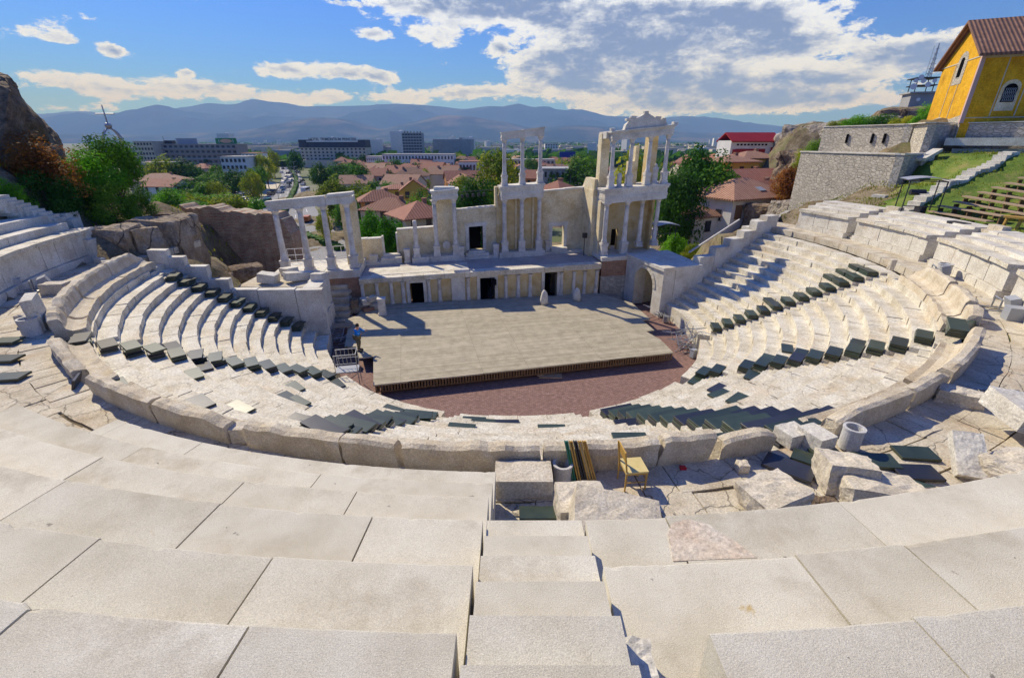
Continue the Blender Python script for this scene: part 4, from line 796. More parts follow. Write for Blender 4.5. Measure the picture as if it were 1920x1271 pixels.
# --- small pedestals on the stage platform
def pedestal(u,v,z,w,h,label,rz=TA):
    p=spot(u,v,z); mb=MB(); mb.box((p.x,p.y,z+h*.06),(w*1.2,w*1.2,h*.12),rz); mb.box((p.x,p.y,z+h*.5),(w,w,h*.76),rz); mb.box((p.x,p.y,z+h*.94),(w*1.2,w*1.2,h*.12),rz)
    return tag(mb.build('altar_pedestal',column_m),label,'pedestal','small stone pedestals on the stage')
pedestal(866,488,2.9,.42,1.2,'square pedestal between the paired columns and the dark door'); pedestal(930,484,2.9,.45,1.25,'square pedestal right of the dark door beside the central columns')
pedestal(1026,476,2.95,.42,1.2,'square pedestal right of the central columns'); pedestal(765,492,2.85,.45,1.15,'pedestal at the left steps of the back wall'); pedestal(718,589,.7,.5,1.25,'pedestal on the wooden stage beside the rubble pile')
mb=MB(); p=spot(702,494,2.85); rockmesh(mb,(p.x,p.y,3.2),(.7,.5,.75),83,0,(0,0),.03,2,.3); tag(mb.build('trapezoid_stone',marble2),'trapezoid stone standing against the low left wall section','stone')
for (u,v,hh,sd_,lab) in ((1020,570,1.1,84,'white cone shaped stone on the deck with its small dark rug'),(1081,563,1.0,85,'grey cone shaped stone standing in shade near the stage doors')):
    p=spot(u,v,.7); b=Vector((p.x,p.y,.72)); mb=MB(); mb.lathe(b,[(.34,0),(.33,.3*hh),(.28,.6*hh),(.2,.85*hh),(.08,hh)],12)
    for i,v_ in enumerate(mb.v): nn=noise.noise_vector(v_*4)*.07; mb.v[i]=v_+Vector((nn.x,nn.y,0))
    tag(mb.build('cone_stone',marble2,smooth=True),lab,'stone','cone stones on the deck')
# --- arch block at the right of the stage
ar=thing('parodos_arch',(10.6,35,0),'white arched side entrance with a flat paved roof right of the stage','arch')
A0=Vector((11.15,32.55,0)); B0=Vector((9.55,37.3,0)); Zt=3.85; L=(B0-A0).length; dx=(B0-A0).normalized(); nx_=Vector((dx.y,-dx.x,0)); nx_=nx_ if nx_.x>0 else -nx_
def AP(a,b,z): q=A0+dx*a+nx_*b; return Vector((q.x,q.y,z))
ac,arr,zs_=2.35,1.25,2.0
prof=[(0,-.1),(ac-arr,-.1),(ac-arr,zs_)]+[(ac-arr*math.cos(math.pi*i/12),zs_+arr*math.sin(math.pi*i/12)) for i in range(1,12)]+[(ac+arr,zs_),(ac+arr,-.1),(L,-.1),(L,Zt-.25),(0,Zt-.25)]
mb=MB(); mb.extrude([AP(a,0,z) for a,z in prof],nx_*1.0); o=mb.build('arched_wall',marble2,ar)
mb=MB()
for i in range(12):
    a0,a1=math.pi*i/12+.012,math.pi*(i+1)/12-.012
    q=[(ac-r*math.cos(a),zs_+r*math.sin(a)) for r,a in ((arr,a0),(arr,a1),(arr+.32,a1),(arr+.32,a0))]; mb.extrude([AP(a,-.05,z) for a,z in q],nx_*.3)
mb.build('arch_voussoirs',marble,ar)
mb=MB(); q=[AP(-.12,-.14,0),AP(L,-.14,0),AP(L,3.9,0),AP(-.12,3.3,0)]; mb.prism([(p.x,p.y) for p in q],Zt-.25,Zt); mb.build('roof_slab',marble2,ar)
mb=MB(); q=[AP(0,1.0,0),AP(0.0,3.2,0),AP(.8,3.3,0),AP(.8,1.0,0)]; mb.prism([(p.x,p.y) for p in q],-.1,Zt-.25); q=[AP(3.7,1.0,0),AP(3.7,3.8,0),AP(L,3.8,0),AP(L,1.0,0)]; mb.prism([(p.x,p.y) for p in q],-.1,Zt-.25); q=[AP(.8,3.0,0),AP(.8,3.3,0),AP(3.7,3.5,0),AP(3.7,3.2,0)]; mb.prism([(p.x,p.y) for p in q],-.1,2.9); mb.build('passage_walls',plaster,ar)
mb=MB(); q=[AP(-.1,1.0,0),AP(-.1,3.5,0),AP(.3,3.5,0),AP(.3,1.0,0)]; mb.prism([(p.x,p.y) for p in q],.9,Zt-.26); mb.build('side_wall',marble2,ar)
# ================================================================== WOODEN STAGE
dk=thing('wooden_stage',(0,27,0),'large grey planked wooden stage platform filling the orchestra','stage')
pts=[spot(u,v,.7) for u,v in ((700,722),(1263,661),(1238,636),(1211,621),(1227,619),(1204,600),(1219,598),(1185,568))]
pts+= [W(19.2,-.3,.7),W(0,-.12,.7)]+[spot(u,v,.7) for u,v in ((672,590),(646,600),(652,616),(646,649),(668,650),(673,671),(700,668))]
mb=MB(); mb.prism([(p.x,p.y) for p in pts],.62,.70)
WM['deckroot']=Matrix.Translation(Vector((0,27,0)))@Matrix.Rotation(R_(12.5),4,'Z')
dk.rotation_euler=(0,0,R_(12.5)); WM[dk.name]=WM['deckroot']
mb.build('deck',deck,dk)
mb=MB(); a=pts[0]; b=pts[1]; n=110
for i in range(n):
    if i%1==0:
        p=a+(b-a)*((i+.5)/n); mb.box((p.x+.01,p.y+.10,.42),(.085,.03,.40),math.atan2(b.y-a.y,b.x-a.x))
d_=(b-a); mb.box(((a.x+b.x)/2,(a.y+b.y)/2+.13,.20),(d_.length,.04,.06),math.atan2(d_.y,d_.x)); mb.build('slatted_skirt',browntim,dk)
mb=MB()
for i in range(14):
    for j in range(4):
        p=a+(b-a)*((i+.5)/14)+Vector((-.2*j,.7+j*2.0,0)); mb.box((p.x,p.y,.31),(.12,.12,.62))
mb.build('support_posts',browntim,dk)
mb=MB(); p=a+Vector((.0,1.0,0)); mb.box((a.x+.12,a.y+1.0,.4),(.05,2.0,.42)); mb.build('end_board',browntim,dk)
p0=spot(646,612,.75); mb=MB(); mb.box((p0.x-.3,p0.y+.1,.78),(1.5,.8,.06),R_(8)); tag(mb.build('loose_deck_panel',greytim),'small raised timber panel at the left back corner of the stage','board')
# blue jacketed person (one continuous skinned body)
def person():
    base=spot(673,657,.7)
    t=thing('person',base,'person in bright blue jacket standing at the left stage edge with arms held out','person',rz=R_(-20))
    J={'pel':(0,0,.92),'sp':(.03,0,1.12),'ch':(.07,0,1.34),'nk':(.11,0,1.47),'hd':(.14,0,1.56),'hd2':(.15,0,1.70),
       'shL':(.08,.19,1.40),'elL':(.25,.30,1.22),'wrL':(.47,.24,1.28),'haL':(.55,.22,1.30),'shR':(.08,-.19,1.40),'elR':(.27,-.28,1.20),'wrR':(.50,-.22,1.24),'haR':(.58,-.20,1.25),
       'hL':(0,.10,.90),'kL':(.05,.12,.50),'aL':(-.05,.12,.09),'tL':(.13,.14,.05),'hR':(0,-.10,.90),'kR':(.12,-.13,.50),'aR':(.10,-.13,.09),'tR':(.27,-.14,.05)}
    Rr={'pel':.15,'sp':.15,'ch':.175,'nk':.06,'hd':.10,'hd2':.085,'shL':.075,'elL':.055,'wrL':.04,'haL':.04,'shR':.075,'elR':.055,'wrR':.04,'haR':.04,'hL':.10,'kL':.07,'aL':.05,'tL':.04,'hR':.10,'kR':.07,'aR':.05,'tR':.04}
    E=[('pel','sp'),('sp','ch'),('ch','nk'),('nk','hd'),('hd','hd2'),('ch','shL'),('shL','elL'),('elL','wrL'),('wrL','haL'),('ch','shR'),('shR','elR'),('elR','wrR'),('wrR','haR'),('pel','hL'),('hL','kL'),('kL','aL'),('aL','tL'),('pel','hR'),('hR','kR'),('kR','aR'),('aR','tR')]
    def skin(name,joints,edges,grow,m,root):
        me=bpy.data.meshes.new(name); ks=list(joints); me.from_pydata([J[k] for k in ks],[(ks.index(a),ks.index(b)) for a,b in edges],[])
        o=bpy.data.objects.new(name,me); COL.objects.link(o); md=o.modifiers.new('skin','SKIN')
        for i,k in enumerate(ks):
            v=me.skin_vertices[0].data[i]; v.radius=(Rr[k]*grow,Rr[k]*grow); v.use_root=(k==root)
        sb=o.modifiers.new('sub','SUBSURF'); sb.levels=2; sb.render_levels=2; me.materials.append(m); o.parent=t; return o
    ks=list(J); skin('body',ks,E,1.0,skin_m,'pel')
    ko=['pel','sp','ch','shL','elL','wrL','shR','elR','wrR']; skin('jacket',ko,[e for e in E if e[0] in ko and e[1] in ko],1.17,bluecoat,'pel')
    kt=['pel','hL','kL','aL','hR','kR','aR']; skin('trousers',kt,[e for e in E if e[0] in kt and e[1] in kt],1.15,khaki,'pel')
    mb=MB(); W0=WM[t.name]
    for y in (.13,-.14):
        x=.04 if y>0 else .19; c=W0@Vector((x,y,.045)); mb.box(c,(.29,.11,.09),R_(-20))
    mb.build('shoes',tyre,t)
    mb=MB(); c=W0@Vector((.13,0,1.62))
    for (r,z) in ((0,0),): pass
    mb.lathe(c,[(.105,-.02),(.112,.04),(.10,.10),(.06,.145),(.01,.155)],12); mb.build('hair',hairm,t,smooth=True)
    mb=MB()
    for s_ in (1,-1):
        hw=W0@Vector((.55 if s_>0 else .58,.22*s_ if s_>0 else -.20,1.29 if s_>0 else 1.25))
        for f in range(4): mb.tube(hw+Vector((0,(f-1.5)*.02,.0)),hw+Vector((.075-.008*abs(f-1),(f-1.5)*.026-.02,-.012)),.0095,.007,6)
        mb.tube(hw+Vector((-.02,.02*s_,.01)),hw+Vector((.03,.055*s_,.03)),.011,.008,6)
    mb.build('fingers',skin_m,t)
skin_m=skin
person()
# mobile steel steps at the left stage edge
def railstep(label,u,v,z,rz):
    b=spot(u,v,z); t=thing('steel_stage_steps',b,label,'steps',rz=rz); m=WM[t.name]; 
    mb=MB(); mb.box(m@Vector((0,0,0)),(1.15,.8,.05),rz); mb.build('platform_board',greysign,t)
    mb=MB(); P_=lambda x,y,z_:m@Vector((x,y,z_))
    for y in (-.4,.4):
        for x in (-.55,.55): mb.tube(P_(x,y,0),P_(x,y,1.0),.022); mb.tube(P_(x,y,0),P_(x*1.05,y,-1.0),.022)
        mb.tube(P_(-.55,y,1.0),P_(.55,y,1.0),.022); mb.tube(P_(-.55,y,.5),P_(.55,y,.5),.018)
        for k in range(5): mb.tube(P_(-.5+.2*k,y,.5),P_(-.5+.2*k,y,1.0),.012)
        mb.tube(P_(-.55,y,-.9),P_(.55,y,-.1),.018)
    mb.tube(P_(.55,-.4,1),P_(.55,.4,1),.022); mb.build('railing',metal,t)
railstep('silver railed steel steps at the left edge of the wooden stage',652,692,1.15,R_(12))
# heap of steel scaffolding at the right
def scafheap(label,u,v,z,r,n,seed,h=1.4):
    b=spot(u,v,z); rr=random.Random(seed); mb=MB()
    for i in range(n):
        p=Vector((b.x+rr.uniform(-r,r),b.y+rr.uniform(-r,r),z+rr.uniform(0,h*.7))); a=rr.uniform(0,6.28); L_=rr.uniform(.5,1.5); up=rr.choice((.1,.3,1.2)); d=Vector((math.cos(a),math.sin(a),up*rr.uniform(-.6,1))).normalized()*L_; q=p+d
        q.z=max(z+.03,min(z+h,q.z)); mb.tube(p,q,.021)
    for i in range(7):   # ladder-like railing frames
        p=Vector((b.x-r*.8,b.y-.2,z+.1)); mb.tube(p+Vector((.05,.14*i,.1*i)),p+Vector((1.0,.14*i-.25,.1*i+.05)),.02)
    p=Vector((b.x-r*.8,b.y-.2,z+.1)); mb.tube(p+Vector((.05,0,0)),p+Vector((.05,.9,.65)),.025); mb.tube(p+Vector((1.0,-.25,.05)),p+Vector((1.0,.65,.7)),.025)
    return tag(mb.build('scaffold_heap',metal),label,'scaffolding')
scafheap('tangled heap of silver scaffold railings against the right orchestra wall',1288,652,.0,.8,60,5,1.9)
scafheap('small tangle of metal tubes at the foot of the arch pillar',1240,590,.1,.6,30,9,.6)
scafheap('dark pile of metal parts in shade beside the left stage steps',632,640,.1,.7,26,12,.6)
p=spot(1248,603,.1); mb=MB(); mb.tube((p.x,p.y,.1),(p.x,p.y,.55),.22,.22,16); tag(mb.build('metal_drum',metal),'small silver drum beside the scaffold tubes','drum')
p=spot(1299,668,.1); mb=MB(); mb.box((p.x,p.y,.3),(.3,.3,.5),.4); mb.box((p.x,p.y,.57),(.34,.34,.05),.4); tag(mb.build('grey_box',greysign),'small grey box in front of the scaffold heap','box')
p=spot(1032,706,0); mb=MB(); mb.box((p.x,p.y,.06),(1.3,.55,.06),R_(-2)); mb.box((p.x-.62,p.y+.05,.12),(.35,.3,.05),R_(20)); tag(mb.build('flat_panel',greytim),'grey board lying on the red paving before the stage','board')
p=spot(1158,683,0); mb=MB(); mb.box((p.x,p.y,.05),(.5,.16,.08),R_(10)); mb.box((p.x+.2,p.y+.05,.1),(.18,.14,.05),0); tag(mb.build('metal_bracket',metal),'small metal bracket lying under the front edge of the stage','bracket')
# stacked slabs and rubble at the left end of the podium
sl_=thing('slab_stack',tuple(spot(640,610,0)),'stepped stack of grey stone slabs below the left portico','stone stack')
for k in range(6):
    c=spot(638,606-2*k,0); mb=MB(); rockmesh(mb,(c.x-.05*k,c.y+.30*k,.2+.38*k),(1.75-.06*k,1.1,.36),120+k,R_(6),(0,0),.02,2,.08); mb.build('stone_slab',paving,sl_)
for i,(u,v,z,d,m_) in enumerate(((672,578,.7,(1.0,.6,.7),rockpale),(690,582,.7,(.8,.6,.5),brick),(705,575,.8,(.9,.7,.8),marble2),(684,565,1.3,(.9,.6,.5),marble2),(703,584,.5,(.7,.5,.5),ochre),(665,568,1.3,(.6,.6,.6),rockm),(697,560,1.5,(.8,.5,.4),rockpale))):
    p=spot(u,v,z); rock('rubble_block',tuple(p),d,130+i,m_,['pale rubble block nearest the slab stack','red brick faced rubble block on the deck','grey white block beside the small pedestal','flat white block on top of the rubble','ochre rubble block at the front of the pile','dark stone against the brick wall','cream block at the back of the rubble pile'][i],'stone block',i*.7,(0,0),.05,'rubble pile left of the stage front',sub=2)
def cylp(u,v,R):
    d=ray(u,v);a=d[0]**2+d[1]**2;b=-2*(d[0]*CX+d[1]*CY);c=CX*CX+CY*CY-R*R;t=(-b+math.sqrt(b*b-4*a*c))/(2*a); return Vector((d[0]*t,d[1]*t,CAMH+d[2]*t))
# ================================================================== SEAT BOARDS
def boardmesh(name,m,L=1.0,Wd=.5,T=.066):
    mb=MB(); b=.012; x,y,z=L/2,Wd/2,T
    vs=[]
    for zz,e in ((0,b*.4),(b*.5,0),(z-b*.5,0),(z,b*.5)):
        vs+=[(-x+e,-y+e,zz),(x-e,-y+e,zz),(x-e,y-e,zz),(-x+e,y-e,zz)]
    fs=[(3,2,1,0),(12,13,14,15)]+[(k*4+i,k*4+(i+1)%4,(k+1)*4+(i+1)%4,(k+1)*4+i) for k in range(3) for i in range(4)]
    mb.add(vs,fs); o=mb.build(name,m,loc=(0,0,0)); me=o.data; bpy.data.objects.remove(o); return me
GB=boardmesh('seat_board',greenb); BB=boardmesh('seat_board',blackb); GL=boardmesh('seat_board',greenb,1.45,.52); BL=boardmesh('seat_board',blackb,1.45,.52)
def board(me,p,rz,label,tilt=(0,0),group='loose seat boards'):
    o=bpy.data.objects.new('seat_board',me); COL.objects.link(o); o.location=p; o.rotation_euler=(tilt[0],tilt[1],rz); return tag(o,label,'seat board',group)
def stackon(i,a,n,line,green=True,L=False,off=0,mixb=.1):
    R=ROW0+ROWD*i+.30; z=rowz(i)+.02
    lab='board stacked on the %s row beside the %s'%(ORD[i],line)
    for k in range(n):
        q=pol(R+rnd.uniform(-.015,.015),a+off+rnd.uniform(-.1,.1),z+.071*k)
        me=(GL if L else GB) if rnd.random()>mixb else (BL if L else BB)
        board(me,q,R_(a+90)+rnd.uniform(-.03,.03)+(rnd.uniform(-.35,.35) if 'left' in line and k==n-1 else 0),lab,group='stacks of seat boards beside the stairs')
for i in range(13):
    stackon(i,-11.6,4 if i not in(7,10,11) else 4,'rightmost stair',mixb=0)
    if i in (5,10,11,12): stackon(i,-11.6+3.4,3,'rightmost stair',mixb=0)
for i in range(13):
    if i==2: continue
    stackon(i,-42.4 if i<12 else -41,4,'right middle stair',mixb=.06)
    if i in (4,6,9): stackon(i,-42.4+2.6,3,'right middle stair',mixb=.5)
for i in range(1,12): stackon(i,-166.0-.25*i,4,'far left parapet',mixb=0)
for i in range(14): stackon(i,-136.4,4 if i%3 else 3,'left middle stair',mixb=.15)
for i in range(1,11): stackon(i,-106.4-(.4 if i%2 else 0),3 if i>5 else 2,'front left stair',L=(i%3>0),mixb=.2)
for i in range(1,14): stackon(i,-71.3,4,'front right stair',L=True,mixb=.3)
for i in range(8,13): stackon(i,-67.6,2,'big pile right of the front right stair',L=True,mixb=.6)
for k in range(4): board(GL,pol(21.15,-43.2+.05*k,6.1+.073*k+.1),R_(47)+k*.03,'green board in the big pile in the right rim gap',group='boards piled in the right rim gap')
for k in range(3): board(GL,pol(21.3,-41.0,6.1+.073*k),R_(30)+k*.05,'green board in the tilted pile behind the right rim gap pile',(R_(-12),0),group='boards piled in the right rim gap')
LOOSE=[(1297,712,1.45,'G',20,'green board lying flat low on the right seating'),(1345,730,2.1,'B',5,'black board lying above a green one low on the right seating'),(1350,741,2.4,'G',-15,'green board just below the black one on the right seating'),(1378,748,2.4,'G',40,'green board lying askew on the front right rows'),
(1413,707,2.8,'G',35,'single green board on the rows under the right middle stair'),(1545,778,5.4,'B',10,'black board sliding off the top of the front right pile'),(1615,778,6.0,'G',14,'thin green board tucked behind the right rim'),
(1170,779,2.1,'G',3,'green board at the bottom left of the big right pile'),(1178,795,3.4,'B',-25,'pointed black board left of the big right pile'),(1180,822,5.0,'G',-40,'triangular looking green board just above the wooden chair'),(1270,828,5.4,'B',3,'dark thin board lying in the groove right of the chair'),
(1380,825,5.9,'G',-25,'green board hanging over the broken rim block'),(1035,808,4.4,'G',-20,'green board lying alone in the middle of the front seating'),(950,797,3.4,'B',5,'small black board in the middle front rows'),(905,796,3.2,'G',-5,'green board left of the small black board in the middle'),(865,803,3.9,'G',-3,'long green board lying flat left of the middle'),(890,785,2.4,'G',10,'small green board near the orchestra edge'),
(640,812,5.4,'G',-12,'wide green board nearest the left front rim'),(585,800,5.4,'B',-12,'black slatted board beside the left rim'),(560,795,5.1,'B',-10,'dark board at the left end of the front left boards'),(735,771,2.4,'G',-18,'green board on the lower rows of the front left seating'),(560,755,3.7,'G',-30,'green board lying diagonally in the left middle rows'),(545,745,3.4,'G',-28,'pale green board beside the diagonal one in the left middle rows'),(555,727,2.9,'G',-25,'green board above the two diagonal boards on the left'),
(635,720,1.5,'G',-32,'green board close to the orchestra at the left'),(360,705,4.7,'G',-38,'green board crossing two rows on the left seating'),(395,685,4.4,'B',-20,'dark board lying beside the left stair stacks'),(255,660,5.8,'G',20,'long grey green board lying below the left stair stacks'),(230,722,5.9,'G',-28,'pair of light grey green boards upper one near left rim'),(255,733,5.9,'G',-28,'pair of light grey green boards lower one near left rim'),(455,765,5.0,'G',-25,'pale board on the upper left rows'),(370,760,5.8,'B',-35,'thin dark board just above the left rim'),(320,652,5.1,'B',30,'board lying against the left middle stair stacks'),(1475,655,3.9,'G',30,'grey green board leaning between stacks on the right stair')]
for (u,v,z,c_,rz,lab) in LOOSE:
    best=None
    for i in range(14):
        zz=rowz(i); p=spot(u,v,zz); R=math.hypot(p.x-CX,p.y-CY); e=abs(R-(ROW0+ROWD*i+.3))
        if best is None or e<best[0]: best=(e,p,zz,R,i)
    _,p,zz,R,i=best; a=math.degrees(math.atan2(p.y-CY,p.x-CX))
    q=pol(ROW0+ROWD*i+.29,a,zz+.025); board(GB if c_=='G' else BB,q,R_(a+90)+R_(rz*.25),lab,(rnd.uniform(-.06,.06),0))
FLO=[(1715,852,'G',-8,.75,'green board lying on the walkway at the right upper of two'),(1718,888,'B',-6,.78,'black board lying on the walkway below the green one'),(1640,866,'G',-8,.8,'green board on which the white concrete ring stands'),(1478,878,'B',-42,.9,'long black board lying left of the split boulder'),(1520,864,'G',-40,.7,'green board partly under the split boulder'),(1548,852,'G',5,.6,'green board in the shadow of the right rim'),(1885,748,'B',-5,1.0,'black panel lying tilted near the right edge'),(20,708,'G',5,.8,'grey green board on the left walkway at the picture edge'),(12,674,'G',0,.8,'grey board higher on the left walkway at the picture edge'),(15,640,'G',0,.8,'pale grey board leaning at the upper left walkway edge'),(1722,915,'G',-35,.5,'green board peeking from behind the long flat boulder')]
for k_,(u,v,c_,rz,s_,lab) in enumerate(FLO):
    o=board(GB if c_=='G' else BB,spot(u,v,6.13+.004*k_),R_(rz),lab,(R_(2) if u!=1885 else R_(14),R_(-2)),group='loose boards on the walkway'); o.scale=(s_,s_*1.15,1)
o=board(BB,spot(150,715,6.12)+Vector((0,0,.0)),R_(-62),'black board leaning upright against the left rim',(R_(72),0),'loose boards on the walkway')
o=board(GB,spot(1010,965,6.14),0,'green board in the shaded gap beside the foreground steps',(0,0),'loose boards on the walkway'); o.scale=(.7,.6,1)
for k_,(u,v,c_,lab) in enumerate(((40,845,'B','upper dark glossy board lying at the left edge on the walkway'),(25,858,'B','lower dark glossy board lying at the left edge on the walkway'))):
    o=board(BL if k_ else BB,spot(u,v,6.9+.05*(1-k_)),R_(-8),lab,(R_(5),0),'loose boards on the walkway')
pq=spot(1925,1285,9.56); o=board(GB,(pq.x+.36,pq.y-.36,9.53),R_(-15),'green board corner cut by the bottom right corner of the picture',(0,0),'loose boards on the walkway')
for (u,v,z,n,lab) in ((1795,425,8.1,5,'stack of black boards on the top row below the wooden benches'),(1912,505,7.95,5,'stack of dark boards on the nearest right podium at the picture edge')):
    b=cylp(u,v,25.6 if u<1900 else 23.9)
    for k in range(n): board(BB,(b.x,b.y,b.z+.073*k-.1),R_(75)+k*.07,lab,group='dark stacks on the upper right seating')
# ================================================================== SMALL FURNITURE
def ring(label,u,v,z,r,h,liner=False,group=None):
    p=spot(u,v,z); t=thing('concrete_ring',(p.x,p.y,z),label,'planter',group); mb=MB(); b=Vector((p.x,p.y,z))
    k=28; prof=[(r,0),(r,h-.05),(r+.015,h-.04),(r+.015,h),(r*.8,h),(r*.78,h-.04),(r*.78,.05)]; vs=[b+Vector((rr*math.cos(2*math.pi*i/k),rr*math.sin(2*math.pi*i/k),zz)) for rr,zz in prof for i in range(k)]
    mb.add(vs,[(j*k+i,j*k+(i+1)%k,(j+1)*k+(i+1)%k,(j+1)*k+i) for j in range(len(prof)-1) for i in range(k)]); mb.build('ring',concrete,t,smooth=False)
    if liner: mb=MB(); mb.lathe(b,[(r*.76,.04),(r*.76,h-.22)],20); mb.build('liner',bluewater,t)
ring('white concrete ring planter standing on a green board on the right walkway',1590,838,6.14,.20,.52,True)
ring('blue lined white ring beside the folded deck chairs',1054,895,6.1,.19,.36,True)
ring('pale concrete ring on the left walkway near the standing stone',63,628,6.1,.27,.62)
ring('small pale ring at the foot of the left podium wall',170,484,6.1,.3,.6)
ring('pale drum at the foot of the right podium stair',1765,518,6.1,.3,.65)
ring('grey square edged drum under the left podium wall',28,548,6.1,.35,.6)
def floodl(label,u,v,rz,g='floodlight frames on the walkway'):
    p=spot(u,v,6.12); t=thing('floodlight',p,label,'floodlight',g,rz=rz); m=WM[t.name]; P_=lambda x,y,z_:m@Vector((x,y,z_)); mb=MB()
    for a,b in (((-.6,-.3,.05),(.4,-.3,.05)),((-.6,.3,.05),(.4,.3,.05)),((-.6,-.3,.05),(-.6,.3,.05)),((.4,-.3,.05),(.4,.3,.05)),((-.1,-.3,.05),(-.1,-.3,.5)),((-.1,.3,.05),(-.1,.3,.5)),((-.1,-.3,.5),(-.1,.3,.5))): mb.tube(P_(*a),P_(*b),.03)
    mb.build('frame',metal,t); mb=MB(); mb.box(P_(.35,0,.38),(.32,.55,.42),rz,Matrix.Rotation(R_(-20),4,'Y')); mb.build('lamp_housing',greysign,t)
floodl('floodlight frame beside the pale drum under the right podium',1750,517,R_(-30)); floodl('floodlight frame lying on the walkway near the right edge',1870,582,R_(-25)); floodl('metal frame by the left podium wall',70,545,R_(40)); 
p=spot(1903,600,6.1); mb=MB(); mb.box((p.x,p.y,6.35),(.7,.5,.5),R_(-25)); tag(mb.build('grey_case',greysign),'grey equipment case near the right edge','case')
# wooden chair
b=spot(1171,921,6.1); ch=thing('wooden_chair',b,'yellow varnished wooden chair with pale seat standing sideways on the walkway','chair',rz=R_(6)); m=WM[ch.name]; P_=lambda x,y,z_:m@Vector((x,y,z_))
for nm,x,y,h in (('rear_leg',0,0,.92),('rear_leg',-.02,.37,.92),('leg',.40,.0,.43),('leg',.40,.38,.43)):
    mb=MB(); mb.tube(P_(x,y,0),P_(x,y,.43),.018,.022,4); 
    if h>.5: mb.tube(P_(x,y,.43),P_(x-.07,y,h),.022,.018,4)
    mb.build(nm,woodm,ch)
mb=MB(); mb.box(P_(.2,.19,.45),(.44,.44,.035),R_(6)); mb.build('seat',woodseat,ch)
mb=MB(); mb.box(P_(.2,.19,.41),(.42,.40,.05),R_(6)); mb.build('seat_frame',woodm,ch)
mb=MB(); mb.box(P_(-.055,.185,.80),(.022,.36,.24),R_(6),Matrix.Rotation(R_(-8),4,'Y')); mb.build('backrest',woodm,ch)
mb=MB(); mb.tube(P_(0,.0,.2),P_(.40,0,.2),.011); mb.tube(P_(0,.37,.2),P_(.4,.38,.2),.011); mb.tube(P_(.4,0,.25),P_(.4,.38,.25),.011); mb.build('stretcher',woodm,ch)
# folded deck chairs leaning on the rim
cols_=[greenpaint,woodm,blackcloth,woodm,woodm]; 
labs_=['leftmost folded deck chair with green cloth','folded wooden deck chair beside the green one','folded deck chair with dark grey cloth in the middle','folded wooden deck chair right of the dark one','rightmost folded orange wooden deck chair']
for k in range(5):
    p=spot(1072+9.5*k,889,6.1); p.y-=.04; t=thing('folded_deck_chair',p,labs_[k],'folding chair','folded deck chairs leaning on the rim'); top=p+Vector((-.17-.015*k,.04,.80)); p=p-Vector((0,.06,0)); mb=MB()
    for dxx in (0,.05): mb.tube(p+Vector((dxx,-.12,0)),top+Vector((dxx,0,0)),.018,.018,4); mb.tube(p+Vector((dxx,.02,0)),top+Vector((dxx,.09,-.04)),.018,.018,4)
    mb.tube(top,top+Vector((.05,0,0)),.018,.018,4); mb.build('frame',greenpaint if k==0 else (darkmetal if k==2 else woodm),t)
    mb=MB(); mb.extrude([p+Vector((.012,-.1,.05)),top+Vector((.012,.0,-.02)),top+Vector((.012,.09,-.05)),p+Vector((.012,.02,.05))],(.025,0,0)); mb.build('cloth',[mat('green_chair_cloth',[(.01,.16,.05)],rough=.7,bump=0),browntim,blackcloth,cream_w,orange_w][k],t)
p=spot(1280,879,6.1); mb=MB(); rockmesh(mb,(p.x,p.y,6.13),(.14,.1,.06),9,0,(0,0),.1,1); tag(mb.build('red_wrapper',red_plastic),'small red wrapper on the shaded walkway','litter')
# ================================================================== RIGHT HILLSIDE
st=thing('lawn_stairway',(25.8,31,7.6),'straight flight of pale stone steps climbing the green lawn','stairway'); a=Vector((26.5,32.2,7.72)); b=Vector((36.6,35.9,11.6)); n=22; dr=(b-a)/n; rz=math.atan2(dr.y,dr.x)
for i in range(n):
    c=a+dr*(i+.5); c.z=max(c.z,hz(c.x,c.y)+.42); mb=MB(); mb.box((c.x,c.y,c.z-.16),(.50,.8,.42),rz); mb.build('step',marble2,st)
def wallq(mb,p,q,zb,zt,th=.5,zt2=None):
    p=Vector((p[0],p[1],0)); q=Vector((q[0],q[1],0)); d=(q-p).normalized(); nn=Vector((-d.y,d.x,0))*th; zt2=zt if zt2 is None else zt2
    mb.hexa([(p.x,p.y,zb),(q.x,q.y,zb),(q.x+nn.x,q.y+nn.y,zb),(p.x+nn.x,p.y+nn.y,zb),(p.x,p.y,zt),(q.x,q.y,zt2),(q.x+nn.x,q.y+nn.y,zt2),(p.x+nn.x,p.y+nn.y,zt)])
rw=thing('rubble_retaining_wall',(31,45,6),'tall rubble stone retaining wall below the terrace on the right','wall')
mb=MB(); wallq(mb,(30.0,51),(32.2,40.2),3.5,11.3,.6); mb.build('long_face',rubble,rw)
mb=MB(); wallq(mb,(32.2,40.2),(36.8,42.6),7,11.3,.6); mb.build('short_face',rubble2,rw)
mb=MB(); wallq(mb,(29.9,51.1),(32.1,40.1),11.302,11.42,.9); wallq(mb,(32.2,40.1),(36.8,42.5),11.304,11.42,.8); mb.build('coping',marble2,rw)
mb=MB(); wallq(mb,(32.6,39.4),(33.6,38.6),7.5,9.6,1.5,9.2); mb.build('low_wall',rubble,rw)
mb=MB(); mb.prism([(30.4,51),(32.6,40.6),(36.8,42.9),(38.5,44.5),(38,47),(35,54)],10.8,11.32); tag(mb.build('terrace_paving',paving),kind='structure')
uw=thing('rubble_building',(36,50,11),'rubble stone terrace building with three slit windows and a dark doorway','building')
mb=MB(); wallq(mb,(34.2,55),(36.9,46.2),9,13.75,.6); mb.build('long_face',rubble,uw)
mb=MB(); wallq(mb,(36.9,46.2),(38.9,47.2),9,13.75,.6); wallq(mb,(38.9,47.2),(39.3,47.4),9,13.75,.6); mb.build('niche_wall',rubble2,uw)
